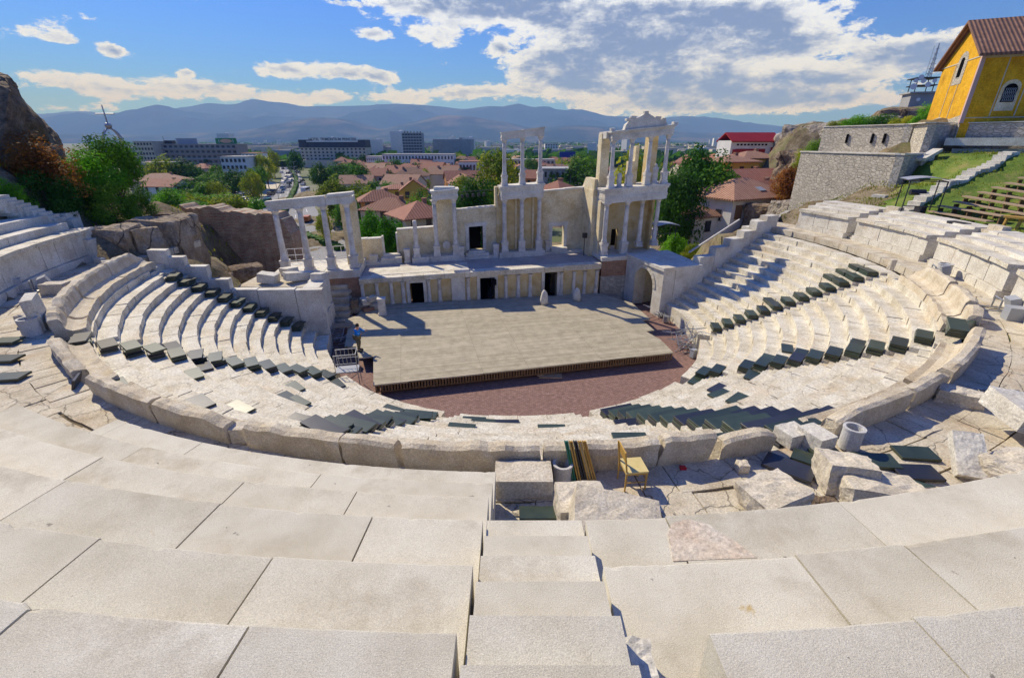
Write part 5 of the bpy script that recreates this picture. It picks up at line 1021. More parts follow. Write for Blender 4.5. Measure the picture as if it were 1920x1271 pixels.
mb=MB(); wallq(mb,(38.3,47.9),(36.6,43.3),9,13.7,-.6); mb.build('lit_face',rubble,uw)
mb=MB(); wallq(mb,(36.55,43.3),(39.2,44.6),9,13.7,.6); mb.build('shaded_face',rubble2,uw)
mb=MB(); wallq(mb,(39.2,44.6),(45.6,35.2),9,13.72,.6); mb.build('upper_terrace_wall',rubble,uw)
mb=MB(); 
for (p,q) in (((34.1,55.1),(36.8,46.1)),((36.9,46.1),(39.2,47.3)),((38.2,48),(36.5,43.2)),((36.5,43.2),(39.2,44.5)),((39.2,44.5),(45.6,35.1))): wallq(mb,p,q,13.76,13.84,.85 if q[0]>p[0] else -.85)
mb.build('coping',marble2,uw)
for f in (.33,.62,.75):
    x=34.2+2.7*f; y=55-8.8*f; mb=MB(); mb.box((x-.02,y,12.6),(.12,.42,.85),-.29); mb.build('window',dark,uw)
mb=MB(); mb.box((37.5,46.42,12.25),(.8,.1,1.9),.45); mb.build('doorway',dark,uw)
mb=MB(); wallq(mb,(38.3,42.9),(44.4,34),9.5,11.75,.6); tag(mb.build('low_terrace_wall',rubble2),'low pale wall under the white ledge above the lawn','wall')
mb=MB(); wallq(mb,(37.7,43.2),(44.2,33.6),12.0,12.6,1.5); tag(mb.build('concrete_ledge',marble2),'long white concrete ledge running below the yellow church','ledge')
mb=MB(); mb.box((35.2,41.4,11.3),(2.6,.7,.25),.5,Matrix.Rotation(R_(-16),4,'Y')); tag(mb.build('ramp_slab',marble2),'pale sloping slab between the doorway and the lawn','slab')
mb=MB(); p=spot(1600,398,7.75); 
for i,(u,v,z,d,lab) in enumerate(((1600,402,7.4,(1.1,.7,.5),'white block lying at the foot of the rubble wall'),(1628,398,7.5,(1.3,.9,.9),'brown block beside the white one at the foot of the wall'),(1650,368,8.0,(1.0,.5,.2),'flat white stone on the dry grass'),(1735,300,10.8,(.9,.7,.9),'pale stone block on the lawn by the shaded wall'))):
    p=cylp(u,v,28.5 if u<1640 else (29.5 if u<1700 else 37)); rock('loose_block',tuple(p),d,150+i,rockm if i==1 else marble2,lab,'stone block',i,(0,0),.03,sub=2,angular=.2)
# long timber benches on the slope
BEN=[(1744,399,1855,419,27),(1762,389,1883,409,27.9),(1791,381,1935,408,28.8),(1808,371,1950,396,29.7),(1837,363,1950,381,30.6),(1863,354,1960,370,31.5),(1888,346,1965,357,32.4),(1912,336,1975,344,33.3)]
for i,(u0,v0,u1,v1,R) in enumerate(BEN):
    p=cylp(u0,v0,R); q=cylp(u1,v1,R+.1); t=thing('long_timber_bench',(p.x,p.y,p.z-.5),'%s long timber bench up from the white seating on the lawn'%ORD[i],'bench','long timber benches on the lawn')
    d=(q-p); rz=math.atan2(d.y,d.x); mb=MB(); 
    c=(p+q)/2; c.z+=.1; mb.box((c.x,c.y,c.z),(d.length,.44,.07),rz,Matrix.Rotation(-math.asin(d.z/d.length),4,'Y')); mb.build('seat_plank',greytim,t)
    k=int(d.length/1.1)+1
    for j in range(k+1):
        x=p+d*(.03+.94*j/k); mb=MB(); mb.box((x.x,x.y,x.z-.38),(.07,.3,.70),rz); mb.build('leg',browntim,t)
mb=MB(); p=cylp(1905,408,27.6); t=thing('timber_trestle',(p.x,p.y,p.z-1),'orange brown timber trestle at the right end of the benches','trestle')
mb.box((p.x+.4,p.y-.5,p.z),(2.2,.5,.1),R_(-60)); 
mb.build('top_plank',woodm,t); mb=MB()
for dx_,dy_ in ((0,.4),(.25,-.1),(.5,-.7),(.9,-1.3)): mb.tube((p.x+dx_,p.y+dy_,p.z),(p.x+dx_-.15,p.y+dy_,p.z-1.3),.08,.08,8)
mb.build('braces',woodm,t)
# canopies
def canopy(label,u,v,R,wd,dp,h,rz,roofm,n=4):
    p=cylp(u,v,R) if R else v; t=thing('glass_canopy',p,label,'shelter',rz=rz); m=WM[t.name]; P_=lambda x,y,z_:m@Vector((x,y,z_)); mb=MB()
    for x in (-wd/2,wd/2):
        for y in (-dp/2,dp/2): mb.tube(P_(x,y,0),P_(x,y,h),.035)
    for y in (-dp/2,dp/2): mb.tube(P_(-wd/2,y,h),P_(wd/2,y,h),.03)
    for x in (-wd/2,wd/2): mb.tube(P_(x,-dp/2,h),P_(x,dp/2,h),.03); 
    mb.tube(P_(-wd/2,-dp/2,.45),P_(wd/2,-dp/2,.45),.03); mb.build('frame',darkmetal,t)
    mb=MB(); vs=[];k=8
    for i in range(k+1):
        x=(-wd/2-.2)+(wd+.4)*i/k; zz=h+.06+.16*math.sin(math.pi*i/k)
        vs+=[P_(x,-dp/2-.25,zz),P_(x,dp/2+.25,zz),P_(x,-dp/2-.25,zz+.03),P_(x,dp/2+.25,zz+.03)]
    mb.add(vs,[f for i in range(k) for f in ((4*i,4*i+1,4*i+5,4*i+4),(4*i+2,4*i+6,4*i+7,4*i+3),(4*i,4*i+4,4*i+6,4*i+2),(4*i+1,4*i+3,4*i+7,4*i+5))]); mb.build('roof_sheet',roofm,t); return t,m
canopy('small clear roofed shelter standing over a dark speaker above the seating',1715,398,26.9,1.9,1.5,2.0,R_(-25),greysign)
p=cylp(1722,402,26.7); mb=MB(); mb.box((p.x,p.y,p.z+.2),(.45,.45,.55),.2); tag(mb.build('black_bin',darkmetal),'black box on the ground beside the shelter','box')
p=cylp(1715,366,28.9); mb=MB(); mb.tube((p.x-.4,p.y,p.z+.2),(p.x+.5,p.y-.2,p.z+.2),.2); tag(mb.build('black_speaker',darkmetal),'black cylindrical spotlight under the shelter roof','spotlight')
pc=Vector(W(25.3,1.8,3.9)); canopy('curved clear roofed shelter on the arch roof right of the tower',0,pc,0,1.6,1.0,1.05,R_(8),greysign)
mb=MB(); pc2=W(24.9,3.4,3.9); mb.box((pc2.x,pc2.y,pc2.z+.25),(1.1,.5,.55),.1); tag(mb.build('white_case',whitepaint),'white box behind the shelter on the arch roof','box')
mb=MB(); pc3=W(18.6,2.9,2.78); mb.tube(pc3,pc3+Vector((0,0,1.6)),.03); mb.box((pc3.x,pc3.y,pc3.z+1.75),(.32,.3,.42),.4); tag(mb.build('stage_speaker',darkmetal),'black speaker on a pole by the tower wall','speaker')
# floodlight bar above the stage wall
t=thing('lamp_bar',W(9.5,6.3,7.2),'black pole bar carrying five floodlights behind the middle stage wall','lighting'); mb=MB(); mb.tube(W(7.8,6.2,7.75),W(11.25,6.2,7.7),.03); mb.tube(W(7.85,6.2,7.8),W(7.85,6.2,6.0),.03); mb.build('bar',darkmetal,t)
for s in (8.45,8.9,9.4,9.9,10.35): mb=MB(); c=W(s,6.15,7.42); mb.tube(c+Vector((0,0,.3)),c+Vector((0,0,.12)),.02); mb.box(tuple(c),(.22,.22,.26),TA); mb.box((c.x,c.y-.13,c.z-.02),(.18,.03,.2),TA); mb.build('floodlight',darkmetal,t)
# ramp wall running up at the far right end of the seating
mb=MB(); p=spoty(1432,425,37.5); q=spoty(1482,396,46); wallq(mb,(p.x,p.y),(q.x,q.y),p.z-1.2,p.z+.05,.35,q.z+.05); tag(mb.build('ramp_wall',rubble2),'narrow stone wall running uphill beyond the right seating','wall')
for i,(u,v,R,d,lab) in enumerate(((1408,436,21.6,(1.3,.9,1.0),'tall white end block at the top of the right parapet'),(1425,422,22.6,(1.3,.8,.9),'topmost white block on the right parapet'))):
    p=cylp(u,v,R); rock('corner_block',tuple(p),d,160+i,marble2,lab,'stone block',R_(20),(0,0),.012,angular=.1)
mb=MB(); a=cylp(1300,478,15.5); b=cylp(1395,415,23.5); a.y+=.9; b.y+=.9
d=b-a; mb.box(tuple((a+b)/2),(d.length,.12,.12),math.atan2(d.y,d.x),Matrix.Rotation(-math.asin(d.z/d.length),4,'Y')); tag(mb.build('concrete_handrail',concrete),'grey sloping concrete beam behind the right parapet','handrail')
# ================================================================== ROOF / HOUSE TOOLS
def roofuv(me):
    uvl=me.uv_layers.new(name='uv')
    for p in me.polygons:
        n=p.normal; h=Vector((0,0,1)).cross(n); h=h.normalized() if h.length>.05 else Vector((1,0,0)); sdir=n.cross(h)
        for li in p.loop_indices: c=me.vertices[me.loops[li].vertex_index].co; uvl.data[li].uv=(c.dot(h),c.dot(sdir))
def gableroof(mb,w,d,z,h,ov=.4,th=.16):
    for sy in (-1,1):
        a=[(-w/2-ov,sy*(d/2+ov),z-h*ov/(d/2)),(w/2+ov,sy*(d/2+ov),z-h*ov/(d/2)),(w/2+ov,0,z+h),(-w/2-ov,0,z+h)]
        if sy>0: a=a[::-1]
        mb.add([Vector(p) for p in a]+[Vector(p)+Vector((0,0,th)) for p in a],[(3,2,1,0),(4,5,6,7),(0,1,5,4),(1,2,6,5),(2,3,7,6),(3,0,4,7)])
def hiproof(mb,w,d,z,h,ov=.5,th=.18):
    W2,D2=w/2+ov,d/2+ov; r=max(0.01,W2-D2) if W2>D2 else .01; 
    if W2>=D2: R1,R2=(-r,0,z+h),(r,0,z+h)
    else: r=D2-W2; R1,R2=(0,-r,z+h),(0,r,z+h)
    z0=z-.1; v=[(-W2,-D2,z0),(W2,-D2,z0),(W2,D2,z0),(-W2,D2,z0),R1,R2]; up=[(x,y,zz+th) for x,y,zz in v]
    if W2>=D2: top=[(6,7,11,10),(7,8,11),(8,9,10,11),(9,6,10)]
    else: top=[(6,7,10),(7,8,11,10),(8,9,11),(9,6,10,11)]
    mb.add(v+up,[(3,2,1,0)]+top+[(0,1,7,6),(1,2,8,7),(2,3,9,8),(3,0,6,9)])
def mkhouse(name,w,d,h,rh,wm,rm,kind='hip',nw=3,fl=2,label=None,cat='house',loc=(0,0,0),rz=0,group=None,chim=True):
    t=thing(name,(0,0,0),label,cat,group); mb=MB(); mb.box((0,0,h/2-1),(w,d,h+2))
    if kind=='gable':
        for sx in (-1,1): mb.extrude([(sx*w/2-(.0 if sx<0 else .2),-d/2,h),(sx*w/2-(.0 if sx<0 else .2),d/2,h),(sx*w/2-(.0 if sx<0 else .2),0,h+rh)],(.2,0,0))
    mb.build('wall',wm,t)
    mb=MB(); (hiproof if kind=='hip' else gableroof)(mb,w,d,h,rh); rf=mb.build('roof',rm,t,uv=roofuv)
    if chim: mb=MB(); mb.box((w*.2,d*.1,h+rh*.8),(.7,.6,1.5)); mb.box((w*.2,d*.1,h+rh*.8+.8),(.85,.75,.12)); mb.build('chimney',brick,rf)
    wmsh=MB(); wmsh.box((0,0,0),(.95,.08,1.3)); wmsh.box((0,-.03,-.7),(1.2,.14,.08))
    wo=wmsh.build('window',glass,t,loc=None); base=wo.data; bpy.data.objects.remove(wo)
    for f in range(fl):
        for i in range(nw):
            for sy,yy in ((-1,-d/2-.03),):
                o=bpy.data.objects.new('window',base); COL.objects.link(o); o.parent=t; o.location=(-w/2+w*(i+.5)/nw,yy,h*(f+.55)/fl)
        for i in range(2):
            for sx in (-1,1):
                o=bpy.data.objects.new('window',base); COL.objects.link(o); o.parent=t; o.rotation_euler=(0,0,math.pi/2*sx); o.location=(sx*(w/2+.03),-d/2+d*(i+.5)/2,h*(f+.55)/fl)
    t.location=loc; t.rotation_euler=(0,0,rz); WM[t.name]=Matrix.Translation(Vector(loc))@Matrix.Rotation(rz,4,'Z')
    return t
# white house with sun bleached tiles
p=spoty(1378,432,63); wh=mkhouse('white_house',10.5,8,4.4,2.0,white_w,tile_pale,'hip',0,1,'white house with broad brown tiled hip roof and roof hatch right of the tower','house',(p.x,p.y+1,1.3),R_(24),chim=False)
m=WM[wh.name]; mb=MB(); q=m@Vector((-4.1,-4.03,2.9)); mb.box(tuple(q),(1.15,.12,1.7),R_(24)); mb.build('window',browntim,wh)
mb=MB(); q=m@Vector((.6,-4.06,1.6)); mb.tube(q+Vector((0,0,2.2)),q+Vector((-.5,-.2,1.2)),.06); mb.tube(q+Vector((-.5,-.2,1.2)),q+Vector((-.5,-.2,-1.2)),.06); mb.build('drainpipe',darkmetal,wh)
mb=MB(); q=m@Vector((.8,-2.6,5.38)); mb.box(tuple(q),(1.1,1.0,.12),R_(24),Matrix.Rotation(R_(22),4,'X')); mb.build('roof_hatch',greysign,wh)
p=spoty(1290,440,60); mkhouse('house_annex',4.5,4,2.6,1.0,white_w,tile_pale,'hip',1,1,'low tiled annex left of the white house','house',(p.x+1.2,p.y+1,1.0),R_(24),chim=False)
# yellow complex and neighbours on the right
for (u,v,Y,w,d,h,rh,wm,rm,kd,rz,lab,nw,fl) in ((1362,345,98,8,7,9.5,1.0,yellow_w,tile_pale,'hip',15,'tall yellow house with small windows right of the big tree',3,3),(1400,330,104,9,7,8.0,1.2,yellow_w,tile_pale,'hip',15,'yellow rounded block below the red stage house',2,2),(1400,362,90,10,8,4.8,2.0,cream_w,tile_red,'gable',20,'red roofed house with yellow framed windows behind the white house',4,1),(1350,378,86,7,6,3.5,1.2,white_w,tile_red,'hip',10,'small white house with pinkish roof beside the big tree',2,1),(1455,345,110,12,8,5,2.2,cream_w,tile_red,'hip',-10,'brown roofed house behind the rust coloured tree',3,1),(1360,318,125,12,9,5,2,cream_w,tile_red,'hip',20,'low red roof at the foot of the red stage house',3,1),(1430,372,84,6,6,3.2,1.4,white_w,tile_red,'gable',35,'small red gabled house left of the rust coloured tree',2,1),(1330,325,180,26,12,4,2,cream_w,tile_red,'gable',4,'long low orange red roof beyond the big tree',5,1)):
    p=spoty(u,v,Y); mkhouse('house',w,d,h,rh,wm,rm,kd,nw,fl,lab,'house',(p.x,p.y,p.z-h*.55),R_(rz))
# red panelled open air stage house
p=spoty(1395,312,120); rs=thing('red_stage_house',(p.x,p.y,p.z),'white framed house with bright red panels and red gabled roof on the far slope','building',rz=R_(8)); m=WM[rs.name]; P_=lambda x,y,z_:m@Vector((x,y,z_)); rz=R_(8)
mb=MB(); mb.box(P_(0,0,2),(12.6,6,7.6),rz); mb.build('wall',white_w,rs)
mb=MB(); mb.box(P_(-1.2,-3.05,2.2),(7.6,.2,3.6),rz); mb.build('red_panel',redpaint,rs); mb=MB(); mb.box(P_(5.0,-3.05,2.2),(2.0,.2,4.2),rz); mb.build('red_panel',redpaint,rs)
mb=MB(); mb.box(P_(-5.4,-3.05,2.4),(.6,.2,3.0),rz); mb.build('red_panel',redpaint,rs)
for i in range(9): mb=MB(); mb.box(P_(-4.6+.9*i,-3.06,4.9),(.5,.15,.35),rz); mb.build('vent',dark,rs)
mb=MB(); vs=[P_(-6.4,-3.4,5.7),P_(6.4,-3.4,5.7),P_(6.4,0,7.6),P_(-6.4,0,7.6),P_(-6.4,3.4,5.7),P_(6.4,3.4,5.7)]; mb.add(vs+[v+Vector((0,0,-.25)) for v in vs],[(0,1,2,3),(3,2,5,4),(0,6,7,1),(1,7,8,2),(2,8,11,5),(3,9,6,0),(4,10,9,3),(7,6,9,8),(8,9,10,11)]); mb.build('roof',redpaint,rs)
# antenna building
p=spoty(1712,212,112); an=thing('antenna_building',(p.x,p.y,p.z-1),'grey building with round dishes and a lattice mast on the rocky hill','building',rz=R_(-15)); m=WM[an.name]; P_=lambda x,y,z_:m@Vector((x,y,z_)); rz=R_(-15)
mb=MB(); mb.box(P_(0,0,2.2),(4.4,4,5),rz); mb.box(P_(0,0,4.8),(5.4,4.8,.3),rz); mb.build('wall',grey_w,an); mb=MB(); 
for x in (-1.6,1.6):
    for y in (-1.4,1.4): mb.tube(P_(x,y,4.9),P_(x,y,7.6),.09)
mb.box(P_(0,0,7.6),(4.4,4,.2),rz); mb.box(P_(0,0,6.2),(4.2,3.6,.2),rz); mb.build('rack',darkmetal,an)
for x,z_,r in ((-2.3,5.9,.6),(-1.4,7.6,.5),(.2,6.2,.5),(-.8,6.9,.45),(1.2,6.9,.4),(-.7,3.4,.35),(-2.2,7.0,.4)): mb=MB(); mb.tube(P_(x,-1.9,z_),P_(x-.1,-2.3,z_+.05),r*.4,r,14); mb.build('dish',whitepaint,an)
mb=MB(); ms=[(.5,.5),(-.5,.5),(-.5,-.5),(.5,-.5)]
for k in range(14):
    z0,z1=7.6+.46*k,7.6+.46*(k+1); s0,s1=.6*(1-k/16),.6*(1-(k+1)/16)
    for i in range(4): a_,b_=ms[i],ms[(i+1)%4]; mb.tube(P_(a_[0]*s0+.8,a_[1]*s0,z0),P_(a_[0]*s1+.8,a_[1]*s1,z1),.05,.05,4); mb.tube(P_(a_[0]*s0+.8,a_[1]*s0,z0),P_(b_[0]*s1+.8,b_[1]*s1,z1),.035,.035,4)
    if k%2==0: mb.box(P_(.8,0,z0),(1.3-.05*k,.1,.1),rz); mb.tube(P_(.8-.7,0,z0-.3),P_(.8-.7,0,z0+.5),.05,.05,4)
mb.build('mast',metal,an)
# golden yellow church
cc=Vector((39.2,44,13.3)); ch=thing('yellow_church',cc,'golden yellow plastered church with brown tiled roof at the top right','church',rz=0)
g=Vector((3.5,8,0)).normalized(); e=Vector((g.y,-g.x,0)); LG=8.7; LE=16
P_=lambda a,b,z_:cc+g*a+e*b+Vector((0,0,z_-13.3)); rzc=math.atan2(e.y,e.x)
mb=MB(); mb.extrude([P_(0,0,12.6),P_(LG,0,12.6),P_(LG,0,19.0),P_(LG/2,0,21.7),P_(0,0,19.0)],e*LE); mb.build('wall',church_w,ch)
mb=MB(); mb.extrude([P_(-.05,-.05,12.6),P_(LG+.05,-.05,12.6),P_(LG+.05,-.05,14.1),P_(LG*.6,-.05,14.45),P_(LG*.3,-.05,14.2),P_(-.05,-.05,14.5)],e*.045); mb.build('bare_stone_base',rubble,ch)
mb=MB()
def obx(a,b,z_,da,db,dz): mb.box(tuple(P_(a,b,z_)),(db,da,dz),rzc)
obx(0,-.0,16.4,.28,.28,5.2); mb.build('corner_quoin',pink_w,ch)
mb=MB()
for a_,z_ in ((LG*.40,16.6),(LG*.62,16.6)): obx(a_,-.02,z_,.07,.03,4.6)
obx(LG/2,-.02,18.9,LG,.05,.09); mb.build('gable_line',cream_w,ch)
mb=MB(); obx(-.02,LE/2,18.75,.08,LE,.16); 
for b_ in (1.75,3.35,6.4,9.8): obx(-.02,b_,16.6,.03,.07,4.6)
obx(-.02,3.1,14.2,.03,6,.07); mb.build('wall_line',cream_w,ch)
def archwin(par,o,ux,wd,h,out,m_,name,th=.1):
    pts=[o-ux*wd/2,o+ux*wd/2,o+ux*wd/2+Vector((0,0,h))]+[o+ux*wd/2*math.cos(math.pi*i/8)+Vector((0,0,h+wd/2*math.sin(math.pi*i/8))) for i in range(1,8)]+[o-ux*wd/2+Vector((0,0,h))]
    mb=MB(); mb.extrude([p+out*.001 for p in pts],out*th); return mb.build(name,m_,par)
archwin(ch,P_(LG*.47,0,17.1),g,2.1,1.6,-e,rubble,'bare_patch',.03); archwin(ch,P_(LG*.47,0,17.7),g,.75,1.2,-e,dark,'gable_window',.06)
archwin(ch,P_(0,2.5,14.7),e,1.25,1.7,-g,plaster,'window_surround',.03); wq=archwin(ch,P_(0,2.5,15.35),e,.85,.95,-g,dark,'side_window',.06)
mb=MB()
for i in range(-3,4): mb.tube(P_(-.1,2.5+i*.12-.1,15.4),P_(-.1,2.5+i*.12+.1,16.4),.012,.012,4); mb.tube(P_(-.1,2.5+i*.12+.1,15.4),P_(-.1,2.5+i*.12-.1,16.4),.012,.012,4)
mb.build('window_grille',metal,wq)
mb=MB()
for a0,a1,z0,z1 in ((-.7,LG/2,18.75,21.95),(LG+.7,LG/2,18.75,21.95)):
    q=[P_(a0,-.55,z0),P_(a0,LE+.5,z0),P_(a1,LE+.5,z1),P_(a1,-.55,z1)]
    if a0>0: q=q[::-1]
    mb.add(q+[v+Vector((0,0,.22)) for v in q],[(3,2,1,0),(4,5,6,7),(0,1,5,4),(1,2,6,5),(2,3,7,6),(3,0,4,7)])
mb.build('roof',tile_old,ch,uv=roofuv)
# ================================================================== LEFT SIDE ROCKS, WALL, CROSS
def ownrock(label,pts,seed,m,rough=.05,name='rock_outcrop',sub=4):
    ws=[spoty(u,v,Y) for u,v,Y in pts]; c=sum(ws,Vector())/len(ws); d=(8,8,8)
    return rock(name,tuple(c),d,seed,m,label,'rock',0,(0,0),rough,None,sub,.5,[(w_-c)/4 for w_ in ws])
ownrock('huge dark weathered rock rising at the left edge',[(-260,60,29),(-30,140,30),(14,142,31),(24,168,30),(-260,380,26),(-20,360,27),(30,330,29),(-260,90,38),(2,146,36),(34,176,36),(40,300,36),(-260,300,38)],201,rockm)
ownrock('lower shoulder of the dark rock sloping to the right',[(10,182,31),(34,180,32),(54,206,32),(80,234,33),(102,256,34),(108,290,33),(60,320,30),(0,330,29),(0,200,35),(46,200,37),(98,258,38),(104,300,37)],202,rockm)
for i,(u,v,Y,d,rz_,lab) in enumerate(((215,450,27.2,(2.6,2.2,3.4),10,'rounded brown rock next to the left podium end'),(258,445,28.2,(2.4,2.2,4.2),-15,'tall brown rock face with a pointed top'),(312,450,30.2,(3.0,2.4,4.6),12,'largest brown rock face left of the brick ruin'),(350,490,31.5,(2.2,2.2,5.0),0,'lower right end of the brown rock face'),(300,400,35,(1.5,1.3,1.0),30,'grey boulder at the edge of the left bank'),(400,520,30.5,(2.4,2.2,1.2),20,'flat dark rock in the shaded hollow'),(460,500,34,(2.5,2.0,1.2),40,'dark rock in the hollow under the brick ruin'))):
    p=spoty(u,v,Y); p.z=(7.9-d[2]*.52 if i<4 else p.z-.5); rock('rock_outcrop',tuple(p),d,210+i,tanrock if i<4 else rockm,lab,'rock',R_(rz_),(0,0),.07,sub=3,angular=.5)
bwl=thing('brick_ruin',(-24,43,0),'long ruined ancient brick and rubble wall behind the left rocks','wall'); mb=MB(); vs=[];k=40
tp=[(335,384),(350,392),(375,391),(392,386),(420,398),(440,396),(470,402),(500,400),(518,402),(530,415),(545,440),(552,462),(556,490)]
def itp(u):
    for (a,b),(c,d) in zip(tp,tp[1:]):
        if a<=u<=c: return b+(d-b)*(u-a)/(c-a)
    return tp[-1][1]
for i in range(k+1):
    u=335+221*i/k; p=spoty(u,itp(u),43); zt=p.z+noise.noise(Vector((i*.9,0,0)))*.2; 
    for y in (43,45.2): vs+=[(p.x,y+noise.noise(Vector((i*.5,1,2)))*.15,-5),(p.x,y,zt)]
fs=[]
for i in range(k): b_=4*i; c_=b_+4; fs+=[(b_,c_,c_+1,b_+1),(b_+2,b_+3,c_+3,c_+2),(b_+1,c_+1,c_+3,b_+3)]
fs+=[(0,1,3,2),(4*k,4*k+2,4*k+3,4*k+1)]; mb.add(vs,fs); mb.build('wall_face',oldbrick,bwl)
mb=MB(); wallq(mb,(-20.1,42.5),(-12,43.5),-5,-1.5+3,.8,1.2); mb.build('low_wall',oldbrick,bwl)
t=thing('metal_railing',(-15,37.5,3.4),'white metal railing behind the four column portico','railing'); mb=MB()
a=W(-6.0,4.3,3.45); b=W(-1.2,4.3,3.45)
for f in [i/8 for i in range(9)]: p=a+(b-a)*f; mb.tube(p,p+Vector((0,0,1.05)),.025)
for h in (1.05,.55,.1): mb.tube(a+Vector((0,0,h)),b+Vector((0,0,h)),.022)
mb.build('rails',whitepaint,t)
# church dome cross beyond the bushes
p=spoty(208,252,60); cr=thing('dome_cross',(p.x,p.y,4),'silver cross on an open arched crown rising above the left bushes','cross'); mb=MB()
zt=spoty(196,197,60).z; zb=spoty(207,234,60).z
mb.tube((p.x,p.y,zb-.1),(p.x,p.y,zt),.09,.06,8); mb.tube((p.x-1.1,p.y,zt-.95),(p.x+1.1,p.y,zt-.95),.07,.07,8); mb.build('cross',metal,cr)
mb=MB(); c=Vector((p.x,p.y,zb)); mb.lathe((c.x,c.y,c.z-.1),[(.05,-.38),(.3,-.22),(.38,0),(.3,.22),(.05,.38)],12); mb.build('ball',metal,cr)
for a_ in (0,math.pi/2):
    mb=MB(); pts=[]
    for i in range(15): th=math.pi*i/14; pts.append(Vector((p.x+1.45*math.cos(th)*math.cos(a_),p.y+1.45*math.cos(th)*math.sin(a_),zb-3.4+3.0*math.sin(th)**.8)))
    mb.path(pts,.09,8); mb.tube(pts[0],pts[0]-Vector((0,0,12)),.09); mb.tube(pts[-1],pts[-1]-Vector((0,0,12)),.09); mb.build('crown_arch',metal,cr)
# ================================================================== VEGETATION
TP={}
def treeproto(key,leaf,n=2600,ls=.042,shape='round',seed=1,clumps=26,trunk=.32):
    """unit tree: height 1, crown width 1; many leaf faces gathered in clumps with gaps"""
    if key in TP: return TP[key]
    r=random.Random(seed); cl=[]
    for i in range(clumps):
        while True:
            x,y,z=r.uniform(-1,1),r.uniform(-1,1),r.uniform(-1,1)
            if .25<x*x+y*y+z*z<1: break
        if shape=='cone': k=1-.6*(z+1)/2; x*=k;y*=k
        if shape=='bush': z=abs(z)*1.0-.1
        c=Vector((x*.36,y*.36,(trunk+ (1-trunk)*.5)+z*(1-trunk)*.42)) if shape!='bush' else Vector((x*.40,y*.40,.12+z*.7))
        cl.append((c,r.uniform(.10,.19)))
    mb=MB()
    for i in range(n):
        c,rad=r.choice(cl)
        while True:
            d=Vector((r.gauss(0,1),r.gauss(0,1),r.gauss(0,1)))
            if d.length>.01: break
        p=c+d.normalized()*rad*r.uniform(.55,1.15)**.6; p.z=max(.015,p.z)
        nn=(d.normalized()+Vector((r.uniform(-.7,.7),r.uniform(-.7,.7),r.uniform(-.2,.9)))).normalized(); a=nn.orthogonal().normalized(); b=nn.cross(a); an=r.uniform(0,6.28); a,b=a*math.cos(an)+b*math.sin(an),b*math.cos(an)-a*math.sin(an)
        s=ls*r.uniform(.6,1.3)
        mb.add([p-a*s,p-b*s*.55,p+a*s,p+b*s*.55],[(0,1,2,3)])
    t=bpy.data.objects.new('proto',None); WM['proto']=Matrix()
    crown=mb.build('crown',leaf,loc=(0,0,0)); cm=crown.data; bpy.data.objects.remove(crown); bpy.data.objects.remove(t)
    mb=MB(); tr=.022 if shape!='bush' else .012; top=Vector((.01,0,trunk+.3))
    mb.tube((0,0,-.03),(.008,.004,trunk),tr*1.2,tr*.8,7,False)
    for i in range(7):
        c=cl[i][0]; s0=Vector((.008,.004,trunk*r.uniform(.5,1))); mb.tube(s0,s0+(c-s0)*.55+Vector((0,0,.02)),tr*.6,tr*.35,5,False); mb.tube(s0+(c-s0)*.55+Vector((0,0,.02)),c,tr*.35,tr*.1,5,False)
    tk=mb.build('trunk',bark,loc=(0,0,0)); tm=tk.data; bpy.data.objects.remove(tk)
    TP[key]=(cm,tm); return TP[key]
def tree(name,proto,loc,H,Wd,label,group=None,cat='tree',rz=None):
    cm,tm=proto; t=bpy.data.objects.new(name,None); t.empty_display_size=.3; COL.objects.link(t); t.location=loc; t.rotation_euler=(0,0,rnd.uniform(0,6.28) if rz is None else rz); t.scale=(Wd,Wd,H)
    for nm,me in (('crown',cm),('trunk',tm)): o=bpy.data.objects.new(nm,me); COL.objects.link(o); o.parent=t
    return tag(t,label,cat,group)
def TPc(i,v=0,**k):   # city trees (far)
    return treeproto(('c',i,v),LEAF[i],n=2300,ls=.036,seed=10*i+v,shape=('round','round','cone')[v%3],**k)
def TPn(i,v=0,shape='round',n=9000,ls=.017,**k): return treeproto(('n',i,v,shape),LEAF[i],n=n,ls=ls,seed=77+10*i+v,shape=shape,clumps=44,**k)
# near bushes and trees on the left bank
for (u,vt,vb,Y,wpx,li,sh,lab) in ((70,232,345,29.0,150,3,'bush','rust coloured autumn bush under the dark rock at the left edge'),(95,300,385,27.8,90,0,'bush','dark green bush below the rust coloured bush'),(8,312,352,25.5,70,1,'bush','bright green shrub cut by the left edge'),
    (170,252,365,31.5,110,1,'bush','bright green bushy tree in the middle of the left bank'),(225,262,365,33.5,95,4,'round','green tree with a visible forked trunk right of the bushes'),(130,330,385,29.5,75,0,'bush','low dark bush in front of the green bushy tree'),(205,320,372,31,85,4,'bush','low green bush at the foot of the forked tree'),
    (255,335,372,34.5,60,0,'bush','small dark bush at the right end of the left bank')):
    p=spoty(u,vb,Y); top=spoty(u,vt,Y).z; g=hz(p.x,Y)+.2; base=min(g,p.z)
    tree('bush' if sh=='bush' else 'leafy_tree',TPn(li,int(u)%3,sh),(p.x,Y,base-.1),top-base+.2,wpx/FPX*math.hypot(Y,8)*1.12,lab,'shrubs on the left bank','bush' if sh=='bush' else 'tree')
